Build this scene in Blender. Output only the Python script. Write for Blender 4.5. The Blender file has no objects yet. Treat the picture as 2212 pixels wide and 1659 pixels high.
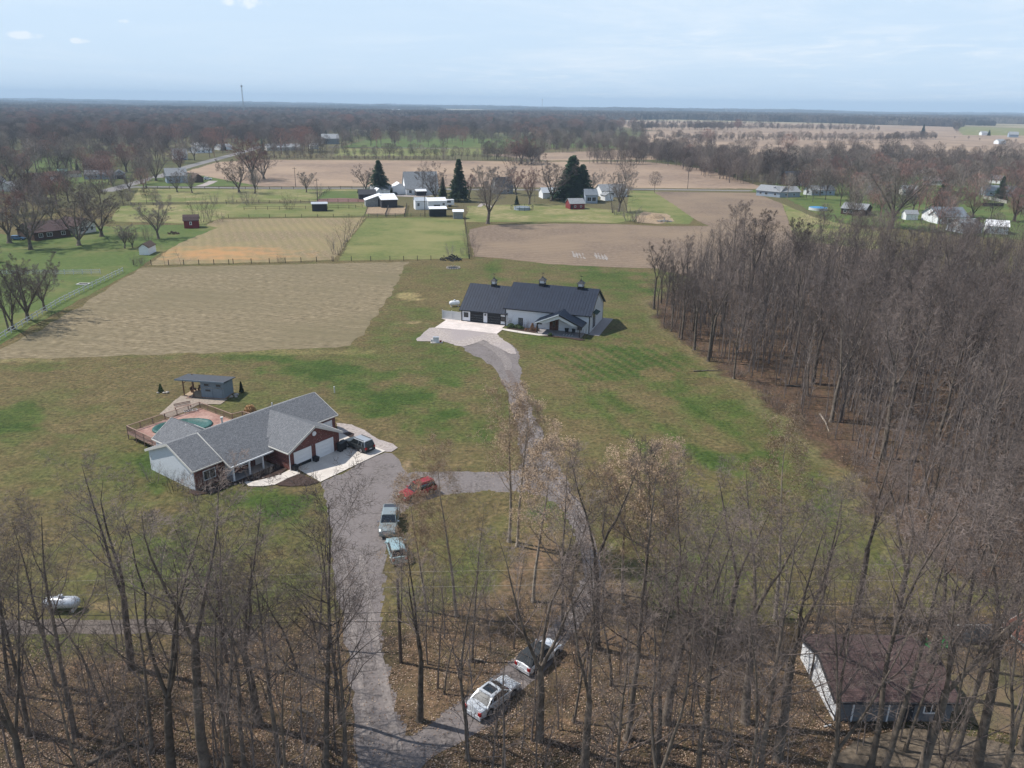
import bpy, math, random
import numpy as np
from mathutils import Vector, Matrix, noise as mnoise
R_ = math.radians
sc = bpy.context.scene
COL = sc.collection
rnd = random.Random(7)

# ------------------------------------------------------------------ camera
CAM_H = 44.0; FOC = 1684.0; PITCH = R_(19.69); ROLL = R_(0.84)
_cp, _sp, _cr, _sr = math.cos(PITCH), math.sin(PITCH), math.cos(ROLL), math.sin(ROLL)
FW = Vector((0, _cp, -_sp)); _r0 = Vector((1, 0, 0)); _u0 = Vector((0, _sp, _cp))
RT = _r0 * _cr + _u0 * _sr; UP = -_r0 * _sr + _u0 * _cr
cd = bpy.data.cameras.new('camera'); cam = bpy.data.objects.new('camera', cd); COL.objects.link(cam)
cd.sensor_width = 36.0; cd.lens = 36.0 * FOC / 2212.0; cd.clip_start = 0.5; cd.clip_end = 60000
m3 = Matrix((RT, UP, -FW)).transposed()
cam.matrix_world = Matrix.Translation((0, 0, CAM_H)) @ m3.to_4x4()
sc.camera = cam
# ------------------------------------------------------------------ light
SUN_EL = R_(52); SUN_DIR = Vector((-math.cos(R_(14)) * math.cos(SUN_EL), math.sin(R_(14)) * math.cos(SUN_EL), math.sin(SUN_EL)))
sd = bpy.data.lights.new('sun', 'SUN'); sd.energy = 4.5; sd.angle = R_(0.53); sd.color = (1.0, 0.955, 0.89)
so = bpy.data.objects.new('sun', sd); COL.objects.link(so)
so.rotation_euler = SUN_DIR.to_track_quat('Z', 'Y').to_euler()
w = bpy.data.worlds.new('World'); sc.world = w; w.use_nodes = True
nt = w.node_tree; nt.nodes.clear()
out = nt.nodes.new('ShaderNodeOutputWorld'); bg = nt.nodes.new('ShaderNodeBackground')
sky = nt.nodes.new('ShaderNodeTexSky'); sky.sky_type = 'NISHITA'; sky.sun_disc = False
sky.sun_elevation = SUN_EL; sky.sun_rotation = math.atan2(SUN_DIR.x, SUN_DIR.y)
sky.air_density = 1.0; sky.dust_density = 0.25; sky.ozone_density = 2.0; sky.altitude = 250
tc = nt.nodes.new('ShaderNodeTexCoord')
sep = nt.nodes.new('ShaderNodeSeparateXYZ'); nt.links.new(tc.outputs['Generated'], sep.inputs[0])
def wmath(op, a, b=None, c=None):
    n = nt.nodes.new('ShaderNodeMath'); n.operation = op
    for i, v in enumerate((a, b, c)):
        if v is None: continue
        if isinstance(v, (int, float)): n.inputs[i].default_value = v
        else: nt.links.new(v, n.inputs[i])
    return n.outputs[0]
zz = wmath('ADD', wmath('MAXIMUM', sep.outputs[2], 0.0), 0.045)
cx_ = wmath('DIVIDE', sep.outputs[0], zz); cy_ = wmath('DIVIDE', sep.outputs[1], zz)
cmb = nt.nodes.new('ShaderNodeCombineXYZ'); nt.links.new(cx_, cmb.inputs[0]); nt.links.new(cy_, cmb.inputs[1])
def wnoise(scale, detail, rough, off, dist=0.6):
    mp = nt.nodes.new('ShaderNodeMapping'); mp.inputs['Location'].default_value = off; mp.inputs['Scale'].default_value = (1, 0.8, 1)
    nt.links.new(cmb.outputs[0], mp.inputs[0])
    n = nt.nodes.new('ShaderNodeTexNoise'); n.inputs['Scale'].default_value = scale; n.inputs['Detail'].default_value = detail
    n.inputs['Roughness'].default_value = rough; n.inputs['Distortion'].default_value = dist
    nt.links.new(mp.outputs[0], n.inputs['Vector']); return n.outputs['Fac']
def wramp(f, a, b, lo=0.0, hi=1.0):
    n = nt.nodes.new('ShaderNodeMapRange'); n.clamp = True; n.interpolation_type = 'SMOOTHSTEP'
    nt.links.new(f, n.inputs[0]); n.inputs[1].default_value = a; n.inputs[2].default_value = b
    n.inputs[3].default_value = lo; n.inputs[4].default_value = hi; return n.outputs[0]
veil = wramp(wnoise(0.32, 10, 0.68, (3.1, 1.7, 0)), 0.44, 0.70, 0, 0.85)
wisp = wmath('MULTIPLY', wramp(wnoise(1.5, 8, 0.6, (0, 4, 0)), 0.45, 0.75, 0, 0.6), wramp(wnoise(0.2, 3, 0.5, (7, 1, 0)), 0.4, 0.65))
cl = wmath('MULTIPLY', wmath('ADD', wmath('MULTIPLY', veil, 0.55), wisp), wramp(sep.outputs[0], -0.35, 0.15, 0.45, 1.15))
base_f = wramp(sep.outputs[2], 0.55, 0.08, 0.0, 0.8)
cl = wmath('MINIMUM', cl, 0.92)
mixc = nt.nodes.new('ShaderNodeMix'); mixc.data_type = 'RGBA'
hs = nt.nodes.new('ShaderNodeHueSaturation'); hs.inputs['Saturation'].default_value = 0.95; hs.inputs['Value'].default_value = 1.0
nt.links.new(sky.outputs[0], hs.inputs['Color'])
def puff(px, py, rx, ry):
    d = (FW + RT * ((px - 1106) / FOC) - UP * ((py - 829.5) / FOC)).normalized()
    nx = wmath('DIVIDE', wmath('SUBTRACT', sep.outputs[0], d.x), rx); nz_ = wmath('DIVIDE', wmath('SUBTRACT', sep.outputs[2], d.z), ry)
    q = wmath('ADD', wmath('MULTIPLY', nx, nx), wmath('MULTIPLY', nz_, nz_))
    q = wmath('ADD', q, wmath('MULTIPLY', wmath('SUBTRACT', pn, 0.5), 5.0)); return wramp(q, 1.1, -0.2, 0.0, 0.9)
pnn = nt.nodes.new('ShaderNodeTexNoise'); pnn.inputs['Scale'].default_value = 60; pnn.inputs['Detail'].default_value = 6; nt.links.new(tc.outputs['Generated'], pnn.inputs['Vector']); pn = pnn.outputs['Fac']
for pf in ((530, 4, .022, .006), (176, 88, .012, .003), (268, 46, .008, .0025), (60, 76, .014, .004)): cl = wmath('MAXIMUM', cl, puff(*pf))
mixb = nt.nodes.new('ShaderNodeMix'); mixb.data_type = 'RGBA'; nt.links.new(wmath('ADD', base_f, 0.12), mixb.inputs[0]); nt.links.new(hs.outputs[0], mixb.inputs[6]); mixb.inputs[7].default_value = (4.6, 5.7, 6.95, 1)
nt.links.new(cl, mixc.inputs[0]); nt.links.new(mixb.outputs[2], mixc.inputs[6]); mixc.inputs[7].default_value = (6.3, 6.8, 7.3, 1)
nt.links.new(mixc.outputs[2], bg.inputs[0]); bg.inputs[1].default_value = 0.12
nt.links.new(bg.outputs[0], out.inputs[0])
sc.view_settings.view_transform = 'Standard'; sc.view_settings.look = 'None'
sc.view_settings.exposure = 0.30; sc.view_settings.gamma = 1.0; sc.view_settings.use_curve_mapping = False
sc.render.engine = 'CYCLES'
sc.cycles.max_bounces = 5; sc.cycles.volume_bounces = 0; sc.cycles.transparent_max_bounces = 4

# ------------------------------------------------------------------ survey helpers (a point of the plan measured on the photograph -> ground)
def ray(x, y): return FW + RT * ((x - 1106) / FOC) - UP * ((y - 829.5) / FOC)
def G(x, y, z=0.0):
    d = ray(x, y); t = (CAM_H - z) / -d.z
    return Vector((d.x * t, d.y * t, z))
def proj(X, Y, Z=0.0):
    v = Vector((X, Y, Z - CAM_H)); d = v.dot(FW)
    return 1106 + FOC * v.dot(RT) / d, 829.5 - FOC * v.dot(UP) / d
def c1(x, y): return (.2604 * x, 165.6 + .2604 * y)
def c2(x, y): return (504 + .2604 * x, 165.6 + .2604 * y)
def c3(x, y): return (1008 + .2604 * x, 165.6 + .2604 * y)
def c4(x, y): return (1635.8 + .2604 * x, 165.6 + .2604 * y)
def cb(x, y): return (864 + x * .2278, 576 + y * .2278)
def ch(x, y): return (244.8 + x * .2929, 777.6 + y * .2929)
def cs(x, y): return (1636 + x * .2604, 1260 + y * .2604)
def cl_(x, y): return (.4356 * x, 936 + .4356 * y)
def cm(x, y): return (720 + .5225 * x, 792 + .5225 * y)
def cr_(x, y): return (1404 + .521 * x, 360 + .521 * y)
def cf(x, y): return (.2604 * x, 504 + .2604 * y)
def cv(x, y): return (648 + x * .217, 921.6 + y * .217)
def cw(x, y): return (936 + x * .1953, 1296 + y * .1953)
def height_to(g, ytop):
    lo, hi = 0.0, 42.0
    for _ in range(50):
        m = (lo + hi) / 2
        if proj(g.x, g.y, m)[1] > ytop: lo = m
        else: hi = m
    return lo
def inpoly(x, y, poly):
    c = False; j = len(poly) - 1
    for i in range(len(poly)):
        xi, yi = poly[i][0], poly[i][1]; xj, yj = poly[j][0], poly[j][1]
        if (yi > y) != (yj > y) and x < (xj - xi) * (y - yi) / (yj - yi) + xi: c = not c
        j = i
    return c
def terr(x, y):
    d = math.hypot(x, y)
    if d < 2600: return 0.0
    t = min(1.0, (d - 2600) / 6200.0); t = t * t * (3 - 2 * t)
    n = mnoise.noise(Vector((x / 2300.0, y / 3500.0, 3.3)))
    n2 = mnoise.noise(Vector((x / 700.0, y / 1500.0, 8.3)))
    return t * (3 + 20 * n + 12 * n2)

# ------------------------------------------------------------------ materials
MATS = {}
def mat(name, c1c, c2c=None, scale=4.0, rough=0.85, bump=0.0, metal=0.0, spec=0.3, detail=5, coord='pos', stretch=(1, 1, 1), c3c=None, scale3=0.05, objvar=0.0, lo=0.35, hi=0.65, bscale=None, extra=None, lo3=0.4, hi3=0.6):
    if name in MATS: return MATS[name]
    m = bpy.data.materials.new(name); m.use_nodes = True; t = m.node_tree
    b = t.nodes['Principled BSDF']; b.inputs['Roughness'].default_value = rough; b.inputs['Metallic'].default_value = metal
    b.inputs['Specular IOR Level'].default_value = spec
    MATS[name] = m
    if c2c is None: c2c = tuple(v * 0.8 for v in c1c)
    if coord == 'pos':
        g = t.nodes.new('ShaderNodeNewGeometry'); vec = g.outputs['Position']
    else:
        g = t.nodes.new('ShaderNodeTexCoord'); vec = g.outputs['Object']
    mp = t.nodes.new('ShaderNodeMapping'); mp.inputs['Scale'].default_value = stretch; t.links.new(vec, mp.inputs[0])
    def nz(s, d):
        n = t.nodes.new('ShaderNodeTexNoise'); n.inputs['Scale'].default_value = s; n.inputs['Detail'].default_value = d
        n.inputs['Roughness'].default_value = 0.65
        t.links.new(mp.outputs[0], n.inputs['Vector']); return n.outputs['Fac']
    def mr(f, a, bb):
        n = t.nodes.new('ShaderNodeMapRange'); t.links.new(f, n.inputs[0]); n.inputs[1].default_value = a; n.inputs[2].default_value = bb; return n.outputs[0]
    def mix(f, a, bb):
        n = t.nodes.new('ShaderNodeMix'); n.data_type = 'RGBA'; t.links.new(f, n.inputs[0])
        for k, v in ((6, a), (7, bb)):
            if isinstance(v, tuple): n.inputs[k].default_value = (*v[:3], 1)
            else: t.links.new(v, n.inputs[k])
        return n.outputs[2]
    f = nz(scale, detail)
    colr = mix(mr(f, lo, hi), c1c, c2c)
    if c3c is not None: colr = mix(mr(nz(scale3, 6), lo3, hi3), colr, c3c)
    if objvar > 0:
        oi = t.nodes.new('ShaderNodeObjectInfo')
        hv = t.nodes.new('ShaderNodeHueSaturation'); mm = t.nodes.new('ShaderNodeMapRange'); t.links.new(oi.outputs['Random'], mm.inputs[0])
        mm.inputs[3].default_value = 1 - objvar; mm.inputs[4].default_value = 1 + objvar
        t.links.new(mm.outputs[0], hv.inputs['Value']); t.links.new(colr, hv.inputs['Color']); colr = hv.outputs[0]
    if extra: colr = extra(t, colr, mix, nz, mr, mp)
    t.links.new(colr, b.inputs['Base Color'])
    if bump > 0:
        bn = t.nodes.new('ShaderNodeBump'); bn.inputs['Strength'].default_value = 1.0; bn.inputs['Distance'].default_value = bump
        t.links.new(nz(bscale or scale, 6), bn.inputs['Height']); t.links.new(bn.outputs[0], b.inputs['Normal'])
    return m

# ------------------------------------------------------------------ mesh builder
class MB:
    def __init__(s): s.v = []; s.f = []
    def face(s, pts):
        n = len(s.v); s.v += [tuple(p) for p in pts]; s.f.append(tuple(range(n, n + len(pts))))
    def box(s, x0, x1, y0, y1, z0, z1):
        n = len(s.v)
        s.v += [(x0, y0, z0), (x1, y0, z0), (x1, y1, z0), (x0, y1, z0), (x0, y0, z1), (x1, y0, z1), (x1, y1, z1), (x0, y1, z1)]
        for q in ((0, 3, 2, 1), (4, 5, 6, 7), (0, 1, 5, 4), (1, 2, 6, 5), (2, 3, 7, 6), (3, 0, 4, 7)): s.f.append(tuple(n + i for i in q))
        return s
    def prism(s, poly, z0, z1):
        n = len(s.v); k = len(poly)
        a = sum(poly[i][0] * poly[(i + 1) % k][1] - poly[(i + 1) % k][0] * poly[i][1] for i in range(k))
        if a < 0: poly = poly[::-1]
        s.v += [(p[0], p[1], z0) for p in poly] + [(p[0], p[1], z1) for p in poly]
        s.f.append(tuple(n + i for i in range(k))[::-1]); s.f.append(tuple(n + k + i for i in range(k)))
        for i in range(k): s.f.append((n + i, n + (i + 1) % k, n + k + (i + 1) % k, n + k + i))
        return s
    def slab(s, quad, t):   # thick plate under an arbitrary planar polygon (top face given)
        k = len(quad); q = [Vector(p) for p in quad]
        nrm = (q[1] - q[0]).cross(q[2] - q[0]).normalized()
        if nrm.z < 0: q = q[::-1]; nrm = -nrm
        n = len(s.v); s.v += [tuple(p) for p in q] + [tuple(p - nrm * t) for p in q]
        s.f.append(tuple(n + i for i in range(k))); s.f.append(tuple(n + k + i for i in range(k))[::-1])
        for i in range(k): s.f.append((n + (i + 1) % k, n + i, n + k + i, n + k + (i + 1) % k))
        return s
    def tube(s, pts, radii, sides=6, cap=True):
        pts = [Vector(p) for p in pts]; n0 = len(s.v); k = len(pts)
        d = (pts[-1] - pts[0]).normalized()
        a = d.orthogonal().normalized(); b = d.cross(a)
        for p, r in zip(pts, radii):
            for j in range(sides):
                an = 2 * math.pi * j / sides
                q = p + a * (math.cos(an) * r) + b * (math.sin(an) * r); s.v.append((q.x, q.y, q.z))
        for i in range(k - 1):
            for j in range(sides):
                j2 = (j + 1) % sides; A = n0 + i * sides
                s.f.append((A + j, A + j2, A + sides + j2, A + sides + j))
        if cap:
            s.f.append(tuple(n0 + j for j in range(sides))[::-1]); s.f.append(tuple(n0 + (k - 1) * sides + j for j in range(sides)))
        return s
    def bar(s, p, q, w, h=None):
        p = Vector(p); q = Vector(q); h = h or w; d = (q - p).normalized(); u = Vector((0, 0, 1))
        if abs(d.z) > 0.95: u = Vector((1, 0, 0))
        a = d.cross(u).normalized(); b = a.cross(d); n = len(s.v)
        for c in (p, q):
            for (i, j) in ((-1, -1), (1, -1), (1, 1), (-1, 1)):
                e = c + a * (i * w / 2) + b * (j * h / 2); s.v.append(tuple(e))
        for qd in ((0, 1, 2, 3), (7, 6, 5, 4), (0, 4, 5, 1), (1, 5, 6, 2), (2, 6, 7, 3), (3, 7, 4, 0)): s.f.append(tuple(n + i for i in qd))
        return s
    def mesh(s, name, m, smooth=False):
        me = bpy.data.meshes.new(name); me.from_pydata(s.v, [], s.f)
        if m: me.materials.append(m)
        if smooth: me.polygons.foreach_set('use_smooth', [True] * len(me.polygons))
        me.update(); return me
    def build(s, name, m, parent=None, smooth=False, loc=None):
        o = bpy.data.objects.new(name, s.mesh(name, m, smooth)); COL.objects.link(o)
        if parent: o.parent = parent
        if loc: o.location = loc
        return o
def inst(name, me, parent=None, loc=(0, 0, 0), rz=0.0, scale=None):
    o = bpy.data.objects.new(name, me); COL.objects.link(o); o.parent = parent; o.location = loc; o.rotation_euler = (0, 0, rz)
    if scale: o.scale = scale
    return o
def tag(o, label, cat, group=None, kind=None):
    if label: o['label'] = label
    if cat: o['category'] = cat
    if group: o['group'] = group
    if kind: o['kind'] = kind
    return o
def thing(name, label, cat, loc=(0, 0, 0), rz=0.0, group=None):
    o = bpy.data.objects.new(name, None); COL.objects.link(o); o.location = loc; o.rotation_euler = (0, 0, rz); o.empty_display_size = 0.3
    return tag(o, label, cat, group)

# ------------------------------------------------------------------ palette
def grass_extra(t, colr, mix, nz, mr, mp):
    a = t.nodes.new('ShaderNodeAttribute'); a.attribute_name = 'Col'
    mul = t.nodes.new('ShaderNodeMix'); mul.data_type = 'RGBA'; mul.blend_type = 'MULTIPLY'; mul.inputs[0].default_value = 1
    t.links.new(a.outputs['Color'], mul.inputs[6]); t.links.new(colr, mul.inputs[7]); return mul.outputs[2]
M_GROUND = mat('turf', (0.34, 0.38, 0.35), (1.30, 1.22, 1.08), scale=1.6, detail=12, bump=0.16, bscale=2.2, c3c=(0.70, 0.80, 0.62), scale3=0.45, extra=grass_extra, rough=0.95, spec=0.1, lo=0.34, hi=0.66, lo3=0.42, hi3=0.75)
def furrow(c, dark, ang, period, amt):
    def ex(t, colr, mix, nz, mr, mp):
        g = t.nodes.new('ShaderNodeNewGeometry'); m2 = t.nodes.new('ShaderNodeMapping'); m2.vector_type = 'TEXTURE'
        m2.inputs['Rotation'].default_value = (0, 0, ang); t.links.new(g.outputs['Position'], m2.inputs[0])
        wv = t.nodes.new('ShaderNodeTexWave'); wv.inputs['Scale'].default_value = 0.314 / period
        wv.inputs['Distortion'].default_value = 2.4; wv.inputs['Detail'].default_value = 4; wv.inputs['Detail Scale'].default_value = 1.6
        t.links.new(m2.outputs[0], wv.inputs['Vector'])
        f = t.nodes.new('ShaderNodeMath'); f.operation = 'MULTIPLY'; t.links.new(wv.outputs['Fac'], f.inputs[0]); f.inputs[1].default_value = amt
        return mix(f.outputs[0], colr, dark)
    return ex
def spot_furrow(t, colr, mix, nz, mr, mp):
    colr = furrow(0, (0.17, 0.15, 0.075), R_(22), 3.0, 0.42)(t, colr, mix, nz, mr, mp)
    c = G(*c1(1850, 1465)); g = t.nodes.new('ShaderNodeNewGeometry'); m2 = t.nodes.new('ShaderNodeMapping'); m2.inputs['Location'].default_value = (-c.x / 26, -c.y / 15, 0); m2.inputs['Scale'].default_value = (1 / 26, 1 / 15, 0)
    t.links.new(g.outputs['Position'], m2.inputs[0]); ln = t.nodes.new('ShaderNodeVectorMath'); ln.operation = 'LENGTH'; t.links.new(m2.outputs[0], ln.inputs[0])
    sb = t.nodes.new('ShaderNodeMath'); sb.operation = 'ADD'; t.links.new(ln.outputs['Value'], sb.inputs[0])
    n = t.nodes.new('ShaderNodeTexNoise'); n.inputs['Scale'].default_value = .22; n.inputs['Detail'].default_value = 8; t.links.new(g.outputs['Position'], n.inputs['Vector']); mm = t.nodes.new('ShaderNodeMath'); mm.operation = 'MULTIPLY_ADD'; t.links.new(n.outputs['Fac'], mm.inputs[0]); mm.inputs[1].default_value = 2.4; mm.inputs[2].default_value = -1.2; t.links.new(mm.outputs[0], sb.inputs[1])
    r = t.nodes.new('ShaderNodeMapRange'); t.links.new(sb.outputs[0], r.inputs[0]); r.inputs[1].default_value = 1.0; r.inputs[2].default_value = .1; r.inputs[3].default_value = 0; r.inputs[4].default_value = .8
    return mix(r.outputs[0], colr, (.40, .22, .10))
M_STUB = mat('corn_stubble', (0.305, 0.245, 0.155), (0.095, 0.076, 0.045), scale=1.5, stretch=(0.42, 1.0, 1.0), detail=10, bump=0.04, bscale=2.5, c3c=(0.165, 0.138, 0.082), scale3=0.045, extra=furrow(0, (0.13, 0.105, 0.065), R_(78), 4.2, 0.30), rough=0.95, spec=0.1, lo3=0.42, hi3=0.7)
M_STUB2 = mat('striped_stubble', (0.31, 0.238, 0.15), (0.13, 0.10, 0.058), scale=1.2, detail=8, c3c=(0.25, 0.20, 0.105), scale3=0.03, extra=spot_furrow, rough=0.95, spec=0.1)
M_PLOW = mat('plowed_soil', (0.25, 0.190, 0.142), (0.115, 0.086, 0.064), scale=.8, detail=9, bump=0.08, c3c=(0.24, 0.18, 0.125), scale3=0.03, extra=furrow(0, (0.15, 0.105, 0.075), R_(80), 3.0, 0.45), rough=0.95, spec=0.1)
M_PLOW2 = mat('far_plowed_soil', (0.30, 0.222, 0.165), (0.17, 0.125, 0.095), scale=0.25, detail=8, c3c=(0.36, 0.265, 0.185), scale3=0.012, extra=furrow(0, (0.19, 0.135, 0.10), R_(88), 7.0, 0.5), rough=0.95, spec=0.1)
M_TAN = mat('dry_pasture', (0.30, 0.245, 0.13), (0.15, 0.15, 0.06), scale=0.35, detail=8, c3c=(0.13, 0.15, 0.05), scale3=0.05, rough=0.95, spec=0.1)
M_LAWN = mat('lush_lawn', (0.100, 0.134, 0.042), (0.068, 0.098, 0.030), scale=.7, detail=10, c3c=(0.16, 0.15, 0.062), scale3=0.06, rough=0.95, spec=0.1, lo3=0.5, hi3=0.72)
M_PADD = mat('paddock_grass', (0.145, 0.165, 0.056), (0.092, 0.112, 0.038), scale=0.6, detail=8, c3c=(0.19, 0.18, 0.075), scale3=0.045, rough=0.95, spec=0.1)
M_GRAVEL = mat('gravel', (0.215, 0.187, 0.174), (0.075, 0.064, 0.060), scale=3.0, detail=12, bump=0.06, c3c=(0.175, 0.152, 0.145), scale3=0.4, rough=0.9)
M_GRAVEL_L = mat('pale_gravel', (0.45, 0.39, 0.35), (0.23, 0.195, 0.175), scale=2.5, detail=10, bump=0.05, c3c=(0.30, 0.26, 0.25), scale3=0.12, rough=0.9)
M_CONC = mat('concrete', (0.62, 0.565, 0.50), (0.54, 0.49, 0.43), scale=1.5, detail=8, c3c=(0.50, 0.45, 0.40), scale3=0.4, rough=0.8)
M_CONC_W = mat('pale_concrete', (0.66, 0.575, 0.53), (0.58, 0.50, 0.455), scale=1.0, detail=8, c3c=(0.52, 0.46, 0.42), scale3=0.5, rough=0.8)
M_MULCH = mat('bark_mulch', (0.075, 0.045, 0.035), (0.03, 0.02, 0.016), scale=6, detail=8, bump=0.08, rough=0.95)
M_LEAF = mat('fallen_leaves', (0.30, 0.165, 0.098), (0.062, 0.038, 0.024), scale=4.5, detail=10, bump=0.15, c3c=(0.12, 0.095, 0.045), scale3=0.16, rough=0.95, spec=0.1, lo3=0.45, hi3=0.7, lo=0.36, hi=0.62)
M_ROAD = mat('asphalt_road', (0.21, 0.195, 0.185), (0.16, 0.15, 0.142), scale=1, rough=0.9)
M_DIRT = mat('bare_dirt', (0.36, 0.26, 0.165), (0.19, 0.14, 0.09), scale=1.2, detail=8, rough=0.95)

# ------------------------------------------------------------------ ground
def ground_color(x, y, px, py):
    """true grass colour at a place: dead winter grass, green flushes, leaf-littered wood floor"""
    n1 = mnoise.fractal(Vector((x / 22.0, y / 22.0, 0.5)), 1.0, 2.0, 5)
    n2 = mnoise.fractal(Vector((x / 5.0, y / 5.0, 4.5)), 1.0, 2.0, 4)
    dead = Vector((0.150, 0.118, 0.064)); green = Vector((0.090, 0.112, 0.038)); lush = Vector((0.058, 0.090, 0.026))
    n3 = mnoise.fractal(Vector((x / 1.8, y / 1.8, 9.5)), 1.0, 2.0, 3)
    g = 0.20 + 0.55 * n1 + 0.42 * n2 + 0.25 * n3
    for (bx, by, rx, ry, a) in GREENS:
        q = ((px - bx) / rx) ** 2 + ((py - by) / ry) ** 2
        if q < 3.5: g += a * max(0.0, min(1.0, 1.35 - q + 1.1 * n2 + .8 * n1 + .4 * n3)) * .75
    for (ax, ay, bx, by, wd, a) in STRIPES:
        L = math.hypot(bx - ax, by - ay); ux, uy = (bx - ax) / L, (by - ay) / L
        s = (px - ax) * ux + (py - ay) * uy; tt = abs(-(px - ax) * uy + (py - ay) * ux)
        if -10 < s < L + 10 and tt < wd * 2.2: g += a * math.exp(-(tt / wd) ** 2) * min(1, (s + 10) / 40) * min(1, (L + 10 - s) / 40) * (1 + 0.7 * n2)
    if px < 420 and py < 960: g -= .15
    g = max(0.0, min(1.6, g))
    c = dead.lerp(green, min(1, g))
    if g > 1: c = c.lerp(lush, (g - 1) / 0.6)
    for (bx, by, rx, ry, cc, a) in SPOTS:
        q = ((px - bx) / rx) ** 2 + ((py - by) / ry) ** 2
        if q < 3: c = c.lerp(Vector(cc), a * max(0.0, min(1.0, (1.25 - q + 1.2 * n2 + .8 * n3) * 1.6)))
    c = c * (1 + .22 * n3)
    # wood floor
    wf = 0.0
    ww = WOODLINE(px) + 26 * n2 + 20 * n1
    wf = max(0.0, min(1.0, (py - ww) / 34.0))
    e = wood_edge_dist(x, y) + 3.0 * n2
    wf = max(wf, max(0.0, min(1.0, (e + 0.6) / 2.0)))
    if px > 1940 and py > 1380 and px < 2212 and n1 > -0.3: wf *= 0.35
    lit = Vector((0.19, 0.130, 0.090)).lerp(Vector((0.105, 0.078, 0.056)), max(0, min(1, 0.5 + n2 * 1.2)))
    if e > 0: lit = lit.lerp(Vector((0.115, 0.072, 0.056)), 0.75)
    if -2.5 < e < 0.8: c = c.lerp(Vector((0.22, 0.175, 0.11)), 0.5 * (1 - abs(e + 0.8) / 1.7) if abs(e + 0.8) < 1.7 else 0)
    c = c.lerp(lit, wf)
    return c
GREENS = [(1240, 600, 150, 25, .5), (1330, 610, 110, 30, .7), (1070, 600, 18, 60, .6), (860, 690, 60, 60, .45), (500, 772, 110, 12, 1.0), (650, 795, 100, 14, 1.1), (760, 815, 90, 22, 1.0),
          (830, 850, 110, 25, .9), (900, 890, 100, 35, .8), (960, 800, 60, 40, .7), (820, 880, 90, 22, .7), (30, 905, 60, 30, .9), (60, 940, 90, 20, .7), (1000, 930, 90, 40, .5),
          (600, 1090, 90, 32, 1.5), (60, 790, 70, 12, .7), (340, 1010, 30, 60, .8), (1390, 790, 150, 50, .75), (1420, 730, 120, 40, .6), (1500, 900, 100, 40, .4), (1560, 1000, 60, 24, 1.0), (1700, 1010, 90, 40, .5),
          (1190, 1120, 70, 38, .9), (1640, 900, 80, 40, .4), (1150, 770, 40, 30, .35), (1800, 1080, 60, 40, .4), (1440, 610, 60, 30, .4), (180, 985, 120, 16, .35), (970, 1240, 120, 50, .3), (1280, 740, 80, 20, .5)]
SPOTS = [(888, 641, 28, 8, (.30, .24, .13), .9), (895, 697, 30, 3.5, (.28, .215, .13), .8), (1428, 812, 36, 16, (.17, .12, .07), .75), (978, 578, 12, 3, (.32, .25, .15), .6), (600, 760, 260, 6, (.24, .20, .10), .5), (40, 1320, 60, 25, (.24, .18, .10), .6), (225, 1310, 45, 14, (.26, .19, .115), .7), (880, 1010, 14, 16, (.30, .22, .15), .7), (40, 775, 90, 10, (.25, .21, .115), .6)]
STRIPES = [(1165, 760.0, 1285, 828.0, 4.5, 1.3), (1178, 758.0, 1298, 826.0, 4.5, -0.5), (1191, 757.5, 1311, 825.5, 4.5, 1.3), (1204, 755.5, 1324, 823.5, 4.5, -0.5), (1217, 755.0, 1337, 823.0, 4.5, 1.3), (1230, 753.0, 1350, 821.0, 4.5, -0.5), (1243, 752.5, 1363, 820.5, 4.5, 1.3), (1256, 750.5, 1376, 818.5, 4.5, -0.5), (1269, 750.0, 1389, 818.0, 4.5, 1.3), (1282, 748.0, 1402, 816.0, 4.5, -0.5), (1295, 747.5, 1415, 815.5, 4.5, 1.3), (1308, 745.5, 1428, 813.5, 4.5, -0.5), (1321, 745.0, 1441, 813.0, 4.5, 1.3), (1334, 743.0, 1454, 811.0, 4.5, -0.5), (1347, 742.5, 1467, 810.5, 4.5, 1.3), (1360, 740.5, 1480, 808.5, 4.5, -0.5), (1373, 740.0, 1493, 808.0, 4.5, 1.3), (1386, 738.0, 1506, 806.0, 4.5, -0.5), (1300, 850, 1575, 1020, 11, 1.0), (1420, 830, 1700, 1010, 12, 0.7), (1210, 800, 1420, 1000, 9, 0.5), (1355, 845, 1620, 1010, 8, -0.4), (1430, 690, 1600, 790, 8, 0.6), (1060, 575, 1072, 640, 8, 0.5), (1130, 575, 1150, 600, 8, -0.4), (560, 775, 1000, 905, 7, 0.5), (760, 760, 1010, 840, 6, 0.4), (1000, 880, 1080, 990, 7, 0.4)]
def WOODLINE(px):
    pts = [(-400, 1430), (0, 1400), (300, 1395), (560, 1330), (700, 1340), (830, 1335), (960, 1300), (1080, 1250), (1130, 1170), (1230, 1160), (1330, 1240), (1500, 1330), (1700, 1330), (1850, 1300), (2600, 1300)]
    for a, b in zip(pts, pts[1:]):
        if a[0] <= px <= b[0]: return a[1] + (b[1] - a[1]) * (px - a[0]) / (b[0] - a[0])
    return 1400
WOOD = [G(*p) for p in ((1405, 650), (1420, 690), (1480, 745), (1560, 800), (1650, 865), (1730, 930), (1790, 985), (1830, 1030), (1880, 1110), (1960, 1180), (2080, 1260), (2500, 1290), (3200, 1150), (3100, 700), (2700, 600), (2250, 590), (1900, 590), (1600, 600), (1480, 615))]
WP = np.array([(p.x, p.y) for p in WOOD])
def wood_edge_dist(x, y):
    a = WP; b = np.roll(WP, -1, axis=0); ab = b - a; ap = np.array([x, y]) - a
    t = np.clip((ap * ab).sum(1) / (ab * ab).sum(1), 0, 1)
    d = np.sqrt(((ap - ab * t[:, None]) ** 2).sum(1)).min()
    return d if inpoly(x, y, WP) else -d

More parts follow.
